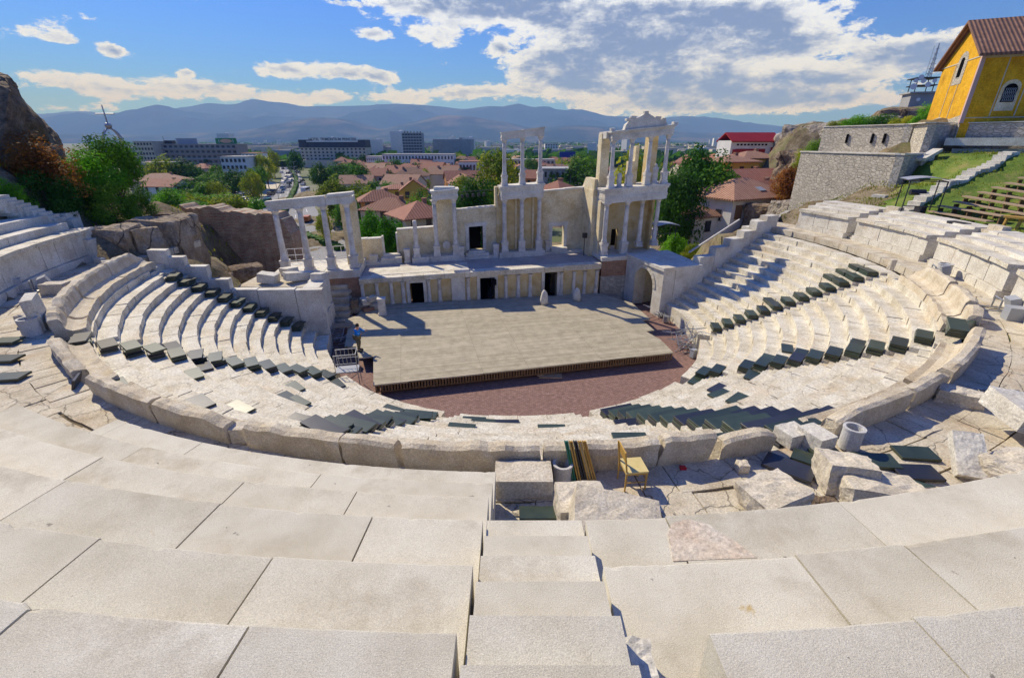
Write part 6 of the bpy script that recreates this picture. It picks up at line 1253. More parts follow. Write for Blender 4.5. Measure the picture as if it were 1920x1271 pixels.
# weeds and tufts on the dry banks
mb=MB(); r=random.Random(3)
def tuft(p,s):
    for k in range(7):
        a=r.uniform(0,6.28); d=Vector((math.cos(a)*.35,math.sin(a)*.35,1)).normalized()*s*r.uniform(.5,1.1); sd_=Vector((-math.sin(a),math.cos(a),0))*s*.09
        mb.add([p-sd_,p+sd_,p+d],[(0,1,2)])
cnt=0
for (x0,x1,y0,y1,n,s) in ((-34,-22.5,20,44,1500,.20),(23,34,33,50,900,.2),(26.5,42,22,43,5200,.13),(-30,-20,40,52,500,.3)):
    for i in range(n):
        x,y=r.uniform(x0,x1),r.uniform(y0,y1); R=math.hypot(x-CX,y-CY)
        if R<26.8 and y<34: continue
        if noise.noise(Vector((x*.4,y*.4,0)))<-.12: continue
        tuft(Vector((x,y,hz(x,y)+.28)),s*r.uniform(.6,1.4))
tag(mb.build('grass_tufts',LEAF[2],loc=(0,0,0)),'dry and green grass tufts growing on the banks around the theatre','grass',kind='stuff')
# shrubs on the right slope and rocks
for (u,vt,vb,Y,wpx,li,lab) in ((1610,203,240,86,75,1,'green shrub on the skyline rocks left of the antenna building'),(1655,203,240,84,60,4,'darker shrub on the skyline rocks below the antenna building'),(1572,216,245,88,50,2,'yellowish shrub at the left end of the skyline shrubs'),(1735,170,235,66,60,1,'green tree beside the yellow church gable'),(1690,206,240,78,55,2,'olive bush at the foot of the church terrace'),(1520,285,330,75,30,0,'thin dark shrub beside the rubble retaining wall'),(1508,300,345,70,26,4,'grey green shrub at the left edge of the rubble wall'),(1528,246,300,64,50,4,'bush on the brown bank above the left end of the rubble wall'),(1500,262,320,70,44,2,'yellowish bush on the brown bank beside the rubble wall'),(1552,232,280,66,40,0,'dark bush above the left corner of the rubble building')):
    p=spoty(u,vb,Y); top=spoty(u,vt,Y).z; tree('shrub',TPn(li,1,'bush'),(p.x,Y,p.z-.6),top-p.z+.6,wpx/FPX*Y*.95,lab,'shrubs on the right skyline','bush')
for i,(u,v,Y,d,lab) in enumerate(((1530,290,112,(17,14,9),'big pale granite hill face left of the rubble building'),(1478,290,128,(9,9,8),'dark shaded granite cliff beside the red stage house'),(1570,268,100,(17,14,7),'grey granite slope above the rubble building'),(1630,246,96,(12,9,4.5),'low skyline rock under the shrubs'),(1690,232,100,(12,10,5),'skyline rock below the antenna building'),(1495,370,62,(6,4,4.5),'white granite rock at the foot of the rubble wall'),(1480,395,54,(4,3,2.0),'low pale rock beside the ramp wall'),(1505,330,85,(9,7,8),'grey rock shoulder behind the left end of the rubble wall'),(1462,345,92,(9,7,6),'brown rock bank between the town and the rubble wall'),(1450,410,58,(7,5,3.5),'rough rocky bank above the right parapet'),(1470,392,66,(5,4,3),'rocky slope under the rust coloured tree'))):
    p=spoty(u,v,Y); rock('granite_rock',tuple(p),d,230+i,granite if i in(0,2,3,5,6) else rockm,lab,'rock',R_(15*i),(0,0),.07,sub=4,angular=.5)
# trees directly behind the stage
BT=[(1285,278,480,68,120,4,'large full green tree directly right of the pedimented tower'),(1262,318,480,60,80,0,'dark lower part of the tree mass beside the tower'),(1325,300,400,84,70,4,'rounded tree behind the white house'),(1478,312,400,60,62,3,'rust coloured tree left of the rubble wall'),(1500,355,400,66,40,1,'small green tree under the rust coloured one'),
(700,398,495,60,70,1,'bright green bushy tree behind the low left stage wall'),(738,410,495,56,62,1,'green bush showing through the wall gap'),(900,335,470,64,78,0,'dark green tree behind the floodlight bar'),(860,345,460,66,50,4,'dark green tree beside the tall column bay'),(800,345,400,84,55,4,'olive green tree left of the tall column bay'),
(935,283,360,125,68,2,'yellow green tree left of the central columns'),(960,345,385,90,40,1,'green tree seen between the lower central columns'),(1072,305,365,150,80,0,'dark green tree between the two towers'),(1100,280,330,190,60,4,'green tree left of the pedimented tower'),(632,335,392,125,60,2,'large yellow green tree above the portico beam'),(608,305,360,190,38,0,'dark tree beside the road'),(655,320,365,200,70,0,'broad dark green tree left of the old town roofs'),(690,355,400,120,60,2,'yellow tree right of the portico'),(715,335,380,160,55,4,'green tree in front of the yellow house'),(612,392,455,98,26,2,'yellow green street tree seen between the portico columns'),
(672,345,408,132,60,2,'yellow green tree just right of the portico beam end'),(642,300,350,235,48,4,'green tree between the hotel and the road'),(700,305,345,255,40,4,'round green tree at the near edge of the old town'),(655,368,420,108,50,4,'green tree seen above the right end of the portico'),(785,303,345,260,48,4,'green tree among the old town roofs'),(875,330,365,150,40,2,'small yellow tree among the roofs'),(1190,285,350,110,70,2,'yellow tree seen through the pedimented tower'),(1060,350,395,110,40,0,'dark tree below the blue billboard'),(1265,440,485,50,55,1,'green shrubs behind the arch roof'),(1300,455,490,48,45,2,'yellowish shrub behind the right parapet'),(1240,300,420,90,40,4,'tree top behind the right tower pier'),
(478,320,372,165,36,2,'yellow autumn tree on the left side of the road'),(503,290,345,225,30,2,'olive avenue tree left of the road'),(514,280,322,300,24,2,'tall yellowish avenue tree farther along the road'),(556,282,320,310,26,0,'dark avenue tree right of the road'),(318,295,350,200,58,2,'yellow green tree above the low red roofed house'),(358,298,350,205,55,0,'dark green tree beside the yellow green one'),(368,328,378,150,66,4,'dense rounded green tree right of the red roofed house'),(413,340,382,150,36,2,'olive tree at the edge of the car park'),(440,318,360,190,60,0,'long dark hedge like tree above the car park'),(405,318,355,200,44,4,'green tree left of the stepped white block'),(280,325,360,180,30,1,'small light green tree left of the red roofed house')]
for (u,vt,vb,Y,wpx,li,lab) in BT:
    p=spoty(u,vb,Y); top=spoty(u,vt,Y).z; near=Y<75
    base=max(GZ,min(p.z,hz(p.x,Y) if Y<200 and abs(p.x)<85 else GZ)); 
    tree('leafy_tree',TPn(li,2,'round',n=12000,ls=.021,trunk=.10) if near else treeproto(('m',li,int(u)%2),LEAF[li],n=4200,ls=.028,seed=int(u)%2+li*5,clumps=34,trunk=.18),(p.x,Y,base-.3),top-base+.3,wpx/FPX*Y*1.3,lab,'trees in the town')
# bright shrub field behind the brick ruin
r=random.Random(12)
for i in range(30):
    u=r.uniform(300,475); v=r.uniform(362,392) if u<400 else r.uniform(372,392); Y=r.uniform(85,125); p=spoty(u,v,Y); 
    tree('shrub',TPc(1 if r.random()<.7 else 2,i%2) if True else None,(p.x,Y,p.z-3.2),r.uniform(3.6,5.2),r.uniform(5,8),'bright green shrub in the thicket behind the brick ruin','thicket shrubs behind the brick ruin','bush')
# ================================================================== TOWN
rp=[(640,470),(560,440),(528,407),(545.5,374),(555.5,350),(555.8,337),(550,325),(542.5,315),(537,306),(533,299),(530,293)]
le=[(545,520),(478,440),(470,410),(515,365),(527,345),(528,330),(526,319),(523,311),(521,304),(520,298),(520,292)]
re=[(760,520),(655,460),(606,412),(581,374),(576,352),(568,338),(561,326),(553,316),(546,307),(541,300),(537,293)]
def ribbon(a,b,z,name,m,th=0):
    mb=MB(); vs=[]; 
    for p,q in zip(a,b): P1,P2=spot(p[0],p[1],z),spot(q[0],q[1],z); vs+=[P1,P2]
    mb.add(vs,[(2*i,2*i+1,2*i+3,2*i+2) for i in range(len(a)-1)]); return mb.build(name,m,loc=(0,0,0))
tag(ribbon(le,re,GZ+.0,'road',asphalt),kind='structure')
mh=MB(); 
for i in range(len(rp)-1):
    p,q=spot(*rp[i],GZ),spot(*rp[i+1],GZ); n=int((q-p).length/1.6)+1
    for j in range(n):
        c=p+(q-p)*((j+.5)/n); rockmesh(mh,(c.x,c.y,GZ+.5),(1.7,1.9,1.2),i*50+j,0,(0,0),.12,1)
tag(mh.build('median_hedge',LEAF[0]),'long low green hedge dividing the two carriageways of the road','hedge')
mb=MB(); q=[spot(u,v,GZ+.02) for u,v in ((420,398),(505,398),(512,366),(470,352),(420,364))]; mb.add(q,[(0,1,2,3,4)]); tag(mb.build('car_park',asphalt,loc=(0,0,0)),kind='structure')
mb=MB(); q=[spot(u,v,GZ+.03) for u,v in ((485,372),(512,366),(525,345),(500,340),(478,345))]; mb.add(q,[(0,1,2,3,4)]); tag(mb.build('pavement',paving,loc=(0,0,0)),kind='structure')
mb=MB()
for off in (.33,.66):
    for side,(A_,B_) in enumerate(((le,rp),(rp,re))):
        for i in range(2,len(A_)-2):
            for f in range(6):
                if f%2: continue
                g0,g1=f/6,(f+1)/6; a0=Vector(A_[i])*(1-g0)+Vector(A_[i+1])*g0; b0=Vector(B_[i])*(1-g0)+Vector(B_[i+1])*g0; a1=Vector(A_[i])*(1-g1)+Vector(A_[i+1])*g1; b1=Vector(B_[i])*(1-g1)+Vector(B_[i+1])*g1
                c0=a0+(b0-a0)*off; c1=a1+(b1-a1)*off; p,q=spot(c0.x,c0.y,GZ+.03),spot(c1.x,c1.y,GZ+.03); mb.add([p-Vector((.09,0,0)),p+Vector((.09,0,0)),q+Vector((.09,0,0)),q-Vector((.09,0,0))],[(0,1,2,3)])
tag(mb.build('lane_markings',whitepaint,loc=(0,0,0)),kind='structure')
# cars
def carproto(m,kind='car'):
    t=thing('car',(0,0,0),'car','car'); 
    def sec(pts,w,name,mm,par=t):
        mb=MB(); mb.extrude([(x,-w/2,z) for x,z in pts][::-1],(0,w,0)); return mb.build(name,mm,par)
    if kind=='car':
        sec([(-2.15,.25),(2.15,.25),(2.2,.6),(2.05,.82),(1.1,.95),(-1.6,.98),(-2.15,.85)],1.75,'body',m); sec([(-1.75,.95),(1.15,.92),(.45,1.42),(-1.15,1.44)],1.55,'windows',glass); sec([(-1.2,1.42),(.5,1.40),(.35,1.48),(-1.05,1.5)],1.5,'roof',m)
        for sx,n_ in ((2.16,'headlight'),(-2.16,'tail_light')):
            for sy in (-.62,.62): mb=MB(); mb.box((sx,sy,.66),(.08,.3,.16)); mb.build(n_,whitepaint if sx>0 else red_plastic,t)
        wx=1.3;wr=.32;wy=.82
    else:
        sec([(-4.2,.4),(4.2,.4),(4.25,1.4),(4.1,3.0),(-4.2,3.05),(-4.25,1.3)],2.5,'body',m); mb=MB(); mb.box((0,0,2.2),(7.6,2.54,.8)); mb.build('windows',glass,t); mb=MB(); mb.box((4.2,0,2.1),(.12,2.2,1.3)); mb.build('windscreen',glass,t); wx=2.6;wr=.5;wy=1.15
    for sx in (-wx,wx):
        for sy in (-wy,wy): mb=MB(); mb.tube((sx,sy-.12,wr),(sx,sy+.12,wr),wr,wr,14); mb.build('wheel',tyre,t)
    return t
PR={k:carproto(m) for k,m in (('w',carw),('g',carg),('d',card),('r',carr),('b',carb))}
used=set()
WORD={'w':'white','g':'silver','d':'dark','r':'red','b':'blue'}
def putcar(k,p,rz,label,group):
    pr=PR[k]
    if k not in used: used.add(k); pr.location=p; pr.rotation_euler=(0,0,rz); tag(pr,label,'car',group); return
    dup(pr,p,rz,label,group)
CARS=[(526.5,362,'w'),(531,355,'w'),(536,350,'w'),(541,352,'g'),(533,344,'w'),(537,339,'w'),(542,346,'d'),(546,341,'w'),(540,333,'g'),(545,333,'w'),(548,329,'w'),(541,326,'d'),(545,322,'g'),(538,318,'w'),(541,314,'d'),(535,310,'w'),(537,305,'g'),(532,303,'r'),(562,344,'d'),(566,341,'d'),(569,348,'g'),(561,325,'d'),(556,322,'w'),(553,318,'d'),(549,312,'g'),(545,308,'d'),(528,325,'w'),(531,318,'d'),(529,312,'b'),(513,362,'d'),(508,366,'d'),(534,299,'w'),(538,301,'d')]
dirs=lambda v: math.radians(97 if v>345 else (88 if v>325 else 104))
for i,(u,v,k) in enumerate(CARS):
    p=spot(u,v,GZ+.02); lab='%s car on the busy road beyond the portico'%WORD[k]; putcar(k,p,dirs(v)+(math.pi if u>555 or False else 0),lab,'%s cars on the road'%WORD[k])
PARK=[(440,376,'d',20),(452,372,'g',0),(462,376,'b',95),(462,370,'g',90),(472,380,'d',80),(436,386,'w',30),(448,384,'g',60),(475,370,'d',90),(484,384,'w',60),(444,367,'w',5),(430,370,'d',10),(468,364,'w',15)]
for u,v,k,rz in PARK: putcar(k,spot(u,v,GZ+.04),R_(rz),'%s car parked in the crowded car park behind the brick ruin'%WORD[k],'%s parked cars'%WORD[k])
bus=carproto(greenpaint,'bus'); bus.name='green_bus'; bus.location=spot(501,385,GZ+.02); bus.rotation_euler=(0,0,R_(100)); bus.scale=(.75,.75,.75); tag(bus,'green bus standing at the left side of the road','bus')
van=carproto(carw,'bus'); van.name='white_bus'; van.location=spot(574,362,GZ+.02); van.rotation_euler=(0,0,R_(95)); van.scale=(.75,.75,.8); tag(van,'white bus driving down the right carriageway','bus')
tr=thing('orange_truck',(0,0,0),'orange truck below the portico beam on the right carriageway','truck'); mb=MB(); mb.box((-.8,0,1.7),(5.2,2.3,2.0)); mb.build('cargo_box',orangepaint,tr); mb=MB(); mb.extrude([(2.0,-1.1,.5),(3.8,-1.1,.5),(3.8,-1.1,1.4),(3.3,-1.1,2.4),(2.0,-1.1,2.5)][::-1],(0,2.2,0)); mb.build('cab',carw,tr); mb=MB(); mb.box((3.6,0,1.9),(.3,1.9,.7),0,Matrix.Rotation(R_(-25),4,'Y')); mb.build('windscreen',glass,tr)
for sx in (-2.4,2.8):
    for sy in (-1.0,1.0): mb=MB(); mb.tube((sx,sy-.14,.45),(sx,sy+.14,.45),.45,.45,12); mb.build('wheel',tyre,tr)
tr.location=spot(577,416,GZ+.02); tr.rotation_euler=(0,0,R_(100)); tr.scale=(.62,.62,.62)
# street lamps
lp=thing('street_lamp',(0,0,0),'grey double armed street lamp in the middle of the road','street lamp','street lamps along the road'); mb=MB(); mb.tube((0,0,0),(0,0,9),.11,.06); mb.build('pole',metal,lp); mb=MB(); mb.path([(-1.6,0,9.3),(0,0,8.9),(1.6,0,9.3)],.05); mb.build('arm',metal,lp)
for sx in (-1.7,1.7): mb=MB(); mb.box((sx,0,9.3),(.7,.25,.12)); mb.build('lamp_head',greysign,lp)
for i,(u,v) in enumerate(((528,400),(546,372),(556,350),(555,333),(546,318),(538,306))):
    p=spot(u,v,GZ); 
    if i==0: lp.location=p
    else: dup(lp,p,0)
# generic blocks of flats placed by their real positions
def block(name,label,u0,u1,vtop,Y,dep,fl,cols,wm,roofm=None,cat='building',rz=0,winm=glass,balc=False,wsz=.55,side=0,group=None,par=None):
    a=spoty(u0,vtop,Y); b=spoty(u1,vtop,Y); w=b.x-a.x; top=a.z; h=top-GZ; t=thing(name,((a.x+b.x)/2,Y,GZ),label,cat,group,rz=rz)
    t.rotation_euler=(0,0,0); WM[t.name]=Matrix.Translation(Vector(((a.x+b.x)/2,Y,GZ)))
    mb=MB(); m=WM[t.name]; mb.box(m@Vector((0,dep/2,h/2)),(w,dep,h)); mb.build('wall',wm,t)
    cw,fh=w/cols,h/fl; wmsh=MB(); wmsh.box(m@Vector((0,0,0)),(cw*wsz,.25,fh*.5)); wo=wmsh.build('window',winm,t); me=wo.data; bpy.data.objects.remove(wo)
    cnt=0
    for f in range(fl):
        for c in range(cols):
            if cnt>=96: break
            o=bpy.data.objects.new('window',me); COL.objects.link(o); o.parent=t; o.location=(-w/2+cw*(c+.5),-.03,fh*(fl-1-f+.52)); cnt+=1
        if balc and f%1==0: mb=MB(); mb.box(m@Vector((0,-.55,fh*(fl-1-f)+.55)),(w*.96,1.1,.9)); mb.build('balcony_row',wm if f%2 else grey_w,t)
    mb=MB(); mb.box(m@Vector((0,dep/2,h+.15)),(w+.6,dep+.6,.3)); mb.build('roof',roofm or grey_w,t); t.rotation_euler=(0,0,rz); return t,m,w,h
t,m,w,h=block('apartment_block','long grey brown apartment block with roof billboards at the far left',284,442,271,330,14,6,16,mat('brown_grey_render',[(.30,.26,.24),(.38,.34,.31)],scale=.05,rough=.9,bump=0),balc=True)
mb=MB(); mb.box(m@Vector((-6,3,h+2.0)),(14,.4,3.4)); mb.build('grey_billboard',greysign,t)
mb=MB(); mb.box(m@Vector((20.5,3,h+2.0)),(14,.4,3.6)); bb=mb.build('green_billboard',greensign,t); mb=MB()
mb.v=[m@Vector((20.5+4.0*math.cos(2*math.pi*i/20),2.7,h+2.0+1.25*math.sin(2*math.pi*i/20))) for i in range(20)]; mb.f=[tuple(range(20))]; mb.build('peach_disc',peach,bb)
mb=MB()
for sx in (-1,1): mb.v+=[m@Vector((20.5+sx*(4.2+.9*math.cos(a_)),2.72,h+2.0+1.5*math.sin(a_))) for a_ in (-1.2,0,1.2)]
mb.f=[(0,1,2),(3,5,4)]; mb.build('white_swoosh',whitepaint,bb)
mb=MB(); mb.box(m@Vector((-18,4,h+1.2)),(5,4,2.4)); mb.tube(m@Vector((-22,4,h)),m@Vector((-22,4,h+5)),.12); mb.build('roof_equipment',darkmetal,t)
block('apartment_block','pale stepped block left of the long apartment block',249,284,266,322,16,7,6,cream_w)
block('grey_office','low grey office block left of the yellow green tree',262,308,306,235,12,3,6,grey_w)
block('terraced_block','stepped white block with sloping dark roofs left of the road',412,460,295,215,12,5,6,white_w)
block('white_block','small white apartment house beside the stepped white block',452,480,288,260,12,5,4,white_w,tile_red)
t,m,w,h=block('grand_hotel','long beige hotel with dark mansard roof and roof lettering right of the road',562,686,277,425,16,6,16,cream_w,darkroof,'hotel',wsz=.45)
mb=MB(); mb.box(m@Vector((0,8,h+2.4)),(w-1,14,4.6)); mb.box(m@Vector((-w/2+3,7,h+3.2)),(6.5,14.8,6)); mb.box(m@Vector((w/2-3,7,h+3.2)),(6.5,14.8,6)); mb.build('mansard_roof',darkroof,t)
mb=MB(); mb.box(m@Vector((0,.6,h+4.8)),(w-12,.6,.9)); mb.build('light_cornice',whitepaint,t)
def text(s_,m_,loc,size,par,name='lettering',rz=0):
    cu=bpy.data.curves.new(name,'FONT'); cu.body=s_; cu.size=size; cu.extrude=.08; cu.align_x='CENTER'; cu.offset=.03*size; o=bpy.data.objects.new('t',cu); COL.objects.link(o)
    dg=bpy.context.evaluated_depsgraph_get(); me=bpy.data.meshes.new_from_object(o.evaluated_get(dg)); bpy.data.objects.remove(o); me.materials.clear(); me.materials.append(m_)
    q=bpy.data.objects.new(name,me); COL.objects.link(q); q.parent=par; q.location=loc; q.rotation_euler=(math.pi/2,0,rz); return q
text("HOTEL TRIMONTIUM PRINCESS",darkroof,(0,2,h+5.6),2.9,t)
mb=MB(); mb.box(m@Vector((-2,-5,3)),(w*.8,10,6)); mb.build('lower_wing',cream_w,t)
t,m,w,h=block('office_tower','tall slab office tower with a dark windowed face and bright side',753,790,250,470,12,11,7,mat('tower_facade',[(.30,.31,.32),(.40,.40,.40)],scale=.1,rough=.7,bump=0),wsz=.8)
mb=MB(); mb.box(m@Vector((-w/2-.4,6,h/2)),(.9,12.4,h)); mb.build('bright_side',whitepaint,t)
for k in range(6): mb=MB(); mb.box(m@Vector((-w/2+2+k*3,4,h+.8)),(.8,.8,1.6)); mb.build('roof_unit',darkmetal,t)
block('long_white_building','long three storey white building in front of the office tower',716,850,290,330,14,3,22,white_w,wsz=.4); block('white_wing','white low wing with a row of small windows left of the long white building',686,716,294,345,12,3,8,whitepaint,wsz=.4)
block('white_townhouse','white town house with red roof left of the central columns',860,905,304,235,10,2,7,white_w,tile_red); t,m,w,h=block('grey_flats','grey block of flats seen between the two towers',1018,1072,318,150,12,4,5,grey_w,rz=0,wsz=.35)
block('long_flats','pale block beyond the central columns',948,1040,300,300,12,3,12,cream_w); block('far_flats','far pale block of flats right of the central columns',1022,1046,270,650,20,6,5,white_w)
mb=MB(); p=spoty(1064,290,190); t=thing('blue_billboard',(p.x,p.y,p.z-8),'blue billboard on posts between the two towers','billboard'); mb.box((p.x,p.y,p.z),(6.2,.3,2.0)); mb.build('panel',bluesign,t); mb=MB(); mb.tube((p.x-2,p.y+.2,p.z-9),(p.x-2,p.y+.2,p.z),.12); mb.tube((p.x+2,p.y+.2,p.z-9),(p.x+2,p.y+.2,p.z),.12); mb.build('posts',metal,t)
# individually placed old town houses
HH=[(305,345,165,15,10,5.5,2.2,pink_w,tile_pale,'hip',5,'low pinkish house with broad pale red roof behind the thicket'),(315,352,150,11,8,3.2,1.8,white_w,tile_red,'gable',-8,'lower dark red roofed wing of the pinkish house'),
(745,362,125,7,6,6,.8,yellow_w,tile_red,'hip',12,'bright yellow house among trees left of the column bay'),(728,366,128,5,5,6,.8,orange_w,darkroof,'gable',12,'orange house with dark sloping roof beside the yellow one'),(777,362,110,5,6,4,2.2,yellow_w,tile_red,'gable',100,'pale yellow gabled house front left of the column bay'),
(712,380,100,8,6,3.0,1.8,orange_w,tile_red,'hip',20,'red roofed house with chimneys above the low stage wall'),(735,396,88,9,7,2.4,1.8,cream_w,tile_red,'hip',-14,'broad red roof behind the low stage wall'),(785,408,80,8,8,2.2,2.2,cream_w,tile_red,'hip',35,'large plain red roof left of the tall column bay'),
(725,322,240,15,10,6,3,pink_w,tile_red,'hip',10,'pink walled house with red roof left of the old town'),(700,335,200,12,9,7,2.5,pink_w,tile_red,'gable',0,'pink faced house beside the broad dark tree'),(765,325,230,13,10,6,3,cream_w,tile_red,'hip',-15,'red hipped roof in the middle of the old town'),(1045,372,85,9,9,2.5,2.4,pink_w,tile_red,'hip',45,'small red pyramid roof just over the right wall section')]
for (u,v,Y,w_,d_,h_,rh,wm,rm,kd,rz,lab) in HH:
    p=spoty(u,v,Y); mkhouse('house',w_,d_,h_,rh,wm,rm,kd,3,2,lab,'house',(p.x,Y,p.z-h_*.8),R_(rz))
r=random.Random(21)
HP=[mkhouse('house',12,9,6,2.6,wm,rm,kd,3,2,'red roofed house in the dense old town beyond the stage','house') for wm,rm,kd in ((cream_w,tile_red,'hip'),(white_w,tile_red,'gable'),(pink_w,tile_red,'hip'),(cream_w,tile_pale,'gable'),(white_w,tile_old,'hip'),(orange_w,tile_red,'gable'))]
fu=set(); occ=[]
def scatter(n,u0,u1,Y0,Y1,label,group,smin=.75,smax=1.25,tries=40):
    for i in range(n):
        for _ in range(tries):
            Y=Y0+(Y1-Y0)*r.random()**1.0; u=r.uniform(u0,u1); x=spoty(u,300,Y).x; uu=lambda yy:0
            if all((x-a)**2+(Y-b)**2>(13)**2 for a,b in occ):
                # keep the road corridor clear
                rx=[(spot(*q_,GZ)) for q_ in rp[3:]]
                if min((x-q_.x)**2+(Y-q_.y)**2 for q_ in rx)<26**2: continue
                break
        else: continue
        occ.append((x,Y)); k=r.randrange(6); s=r.uniform(smin,smax); rz=r.choice((0,90,0,180))*math.pi/180+r.uniform(-.3,.3)
        if k not in fu: fu.add(k); o=HP[k]; o.location=(x,Y,GZ); o.rotation_euler=(0,0,rz); o.scale=(s,s,s); o['label']=label; o['group']=group
        else: dup(HP[k],(x,Y,GZ),rz,label,group,s)
scatter(58,640,985,165,400,'red roofed house in the dense old town beyond the stage','old town houses beyond the stage')
scatter(16,1000,1135,170,420,'red roofed house seen between the two stage towers','houses between the two towers')
scatter(12,255,505,220,420,'small house in the green quarter left of the road','houses left of the road')
scatter(14,1240,1345,150,420,'orange red roof beyond the big tree right of the tower','roofs beyond the big tree')
r=random.Random(5)
for i in range(150):
    u=r.choice((r.uniform(640,1130),r.uniform(640,980),r.uniform(250,510),r.uniform(1240,1350))); Y=r.uniform(170,520); x=spoty(u,300,Y).x
    if min((x-q_.x)**2+(Y-q_.y)**2 for q_ in [spot(*q2,GZ) for q2 in rp[3:]])<20**2: continue
    s=r.uniform(.7,1.2); left=u<520
    tree('leafy_tree',TPc(r.choice((0,0,4,4,2)),i%2),(x,Y,GZ-.3),10.5*s,9*s,'town tree among the far roofs' if not left else 'town tree in the green quarter left of the road','town trees among the roofs' if not left else 'town trees left of the road')
# far town: blocks one can tell apart, then a green and built up haze of the plain
FB=[]
for k,(wm,fw,fd,fh) in enumerate(((white_w,30,14,16),(grey_w,40,14,20),(cream_w,26,16,12),(white_w,14,14,34),(grey_w,60,16,16),(tile_red,22,18,8))):
    mb=MB(); mb.box((0,0,fh/2),(fw,fd,fh)); 
    for f in range(int(fh/3.2)): mb.box((0,-fd/2-.0,1.8+f*3.2),(fw*.96,.3,.15))
    mb.box((fw*.2,0,fh+.8),(3,3,1.6)); FB.append(mb.build('city_block',wm,loc=(0,0,0)).data)
for o in [o for o in COL.objects if o.name.startswith('city_block')]: bpy.data.objects.remove(o)
for i in range(230):
    Y=500+2600*r.random()**1.6; az_=r.uniform(-.60,.62); x=Y*az_/1.0
    o=bpy.data.objects.new('city_block',r.choice(FB)); COL.objects.link(o); o.location=(x,Y,GZ-.2); o.rotation_euler=(0,0,r.uniform(-.6,.6)); s=r.uniform(.6,1.1); o.scale=(s,s,s*r.uniform(.6,1.1)); tag(o,'distant pale city block far out on the plain below the mountains','building','distant city blocks on the plain')
mb=MB()
for i in range(5200):
    Y=430+5200*r.random()**1.7; x=Y*r.uniform(-.85,.85); n_=noise.noise(Vector((x*.003,Y*.002,0)))
    if n_<-.1: continue
    s=r.uniform(5,11)*(1+Y/4500)
    for k in range(5):
        c=Vector((x+r.uniform(-s,s),Y+r.uniform(-s,s),GZ+r.uniform(1,s*.8))); a=Vector((r.uniform(-1,1),r.uniform(-1,1),r.uniform(.2,1))).normalized(); b=a.orthogonal().normalized(); d=a.cross(b); q=s*.6
        mb.add([c-b*q,c-d*q*.8,c+b*q,c+d*q*.8],[(0,1,2,3)])
tag(mb.build('distant_trees',LEAF[0],loc=(0,0,0)),'far green treetops scattered over the plain','trees',kind='stuff')
mb=MB()
for i in range(1500):
    Y=700+5000*r.random()**1.3; x=Y*r.uniform(-.8,.8); mb.box((x,Y,GZ+4),(r.uniform(10,40),r.uniform(10,20),r.uniform(8,22)))
tag(mb.build('distant_town',cream_w,loc=(0,0,0)),'far town buildings merging on the plain','town',kind='stuff')
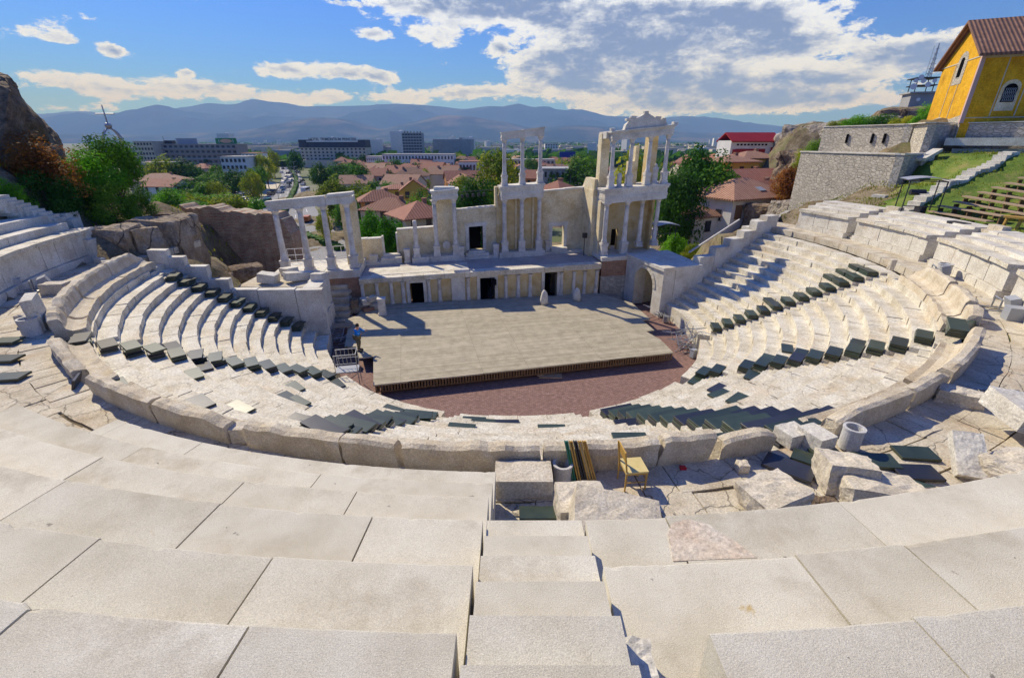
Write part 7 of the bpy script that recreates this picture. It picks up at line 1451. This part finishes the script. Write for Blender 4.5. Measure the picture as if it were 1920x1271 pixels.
# ================================================================== MOUNTAINS
prof=[(-400,214),(0,213),(95,214),(150,209),(210,212),(300,208),(350,200),(390,193),(430,196),(480,190),(530,193),(570,200),(610,199),(680,198),(760,196),(820,200),(870,205),(920,199),(960,201),(1000,209),(1040,207),(1090,205),(1130,217),(1180,220),(1230,223),(1270,219),(1310,221),(1370,227),(1430,233),(1490,240),(1560,247),(1700,252),(2300,255)]
def pint(u,pr):
    for (a,b),(c,d) in zip(pr,pr[1:]):
        if a<=u<=c:
            t=(u-a)/(c-a); t=t*t*(3-2*t)*.5+t*.5; return b+(d-b)*t
    return pr[-1][1]
def range_(name,prof,Yb,Yf,m,rough,nx=240,ny=34,seed=0):
    mb=MB()
    for j in range(ny+1):
        t=j/ny; Y=Yf+(Yb-Yf)*t
        for i in range(nx+1):
            u=-350+2600*i/nx; d=ray(u,pint(u,prof)); hgt=CAMH+Yb*d[2]/d[1]-GZ; x=Yb*d[0]/d[1]*(.6+.4*Y/Yb)
            n=noise.fractal(Vector((x*.00055,Y*.00045,seed)),1,2.1,6); rg=1-abs(noise.fractal(Vector((x*.0009+5,Y*.0006,seed+3)),1,2,4))
            z=GZ-30+hgt*(t**.9)*(1+(1-t)*(n*.7+(rg-.7)*.7))+ (30 if t>0 else 0)+n*rough*t*(1-t)*4
            if j==ny: z=GZ+hgt+n*12
            mb.v.append(Vector((x,Y,z)))
    w_=nx+1; mb.f=[(j*w_+i,j*w_+i+1,(j+1)*w_+i+1,(j+1)*w_+i) for j in range(ny) for i in range(nx)]
    return tag(mb.build(name,m,loc=(0,0,0),smooth=True),kind='structure')
mtn=mat('forested_mountain',[(.006,.018,.02),(.015,.035,.032),(.04,.06,.05)],scale=.0016,detail=9,rough=.95,bump=0,spec=0,stain=(.09,.085,.07),stainscale=.0005)
foot=mat('dry_foothill',[(.012,.03,.025),(.03,.05,.04),(.12,.11,.08)],scale=.0022,detail=9,rough=.95,bump=0,spec=0,stain=(.26,.20,.14),stainscale=.0008)
range_('mountains',prof,13500,8500,mtn,160)
range_('foothills',[(-400,256),(200,254),(380,250),(470,243),(560,226),(600,221),(650,225),(720,242),(770,230),(830,216),(880,218),(930,226),(1000,240),(1080,236),(1150,238),(1230,245),(1330,250),(1500,256),(2300,262)],8300,6000,foot,60,seed=9)
# ================================================================== AIR
mb=MB(); mb.box((0,7000,0),(32000,19000,3000)); 
for i,v in enumerate(mb.v): mb.v[i]=Vector((v.x,v.y,GZ-45 if v.z<0 else 1290))
hm=bpy.data.materials.new('haze_air'); hm.use_nodes=True; t=hm.node_tree; t.nodes.clear(); o=NN(t,'ShaderNodeOutputMaterial'); vp=NN(t,'ShaderNodeVolumePrincipled')
vp.inputs['Color'].default_value=(.24,.44,1.0,1); vp.inputs['Absorption Color'].default_value=(1,1,1,1); vp.inputs['Density'].default_value=1.3e-4; vp.inputs['Anisotropy'].default_value=0.0; t.links.new(vp.outputs[0],o.inputs['Volume'])
tag(mb.build('haze',hm,loc=(0,0,0)),'thin blue haze over the whole plain','haze',kind='stuff')
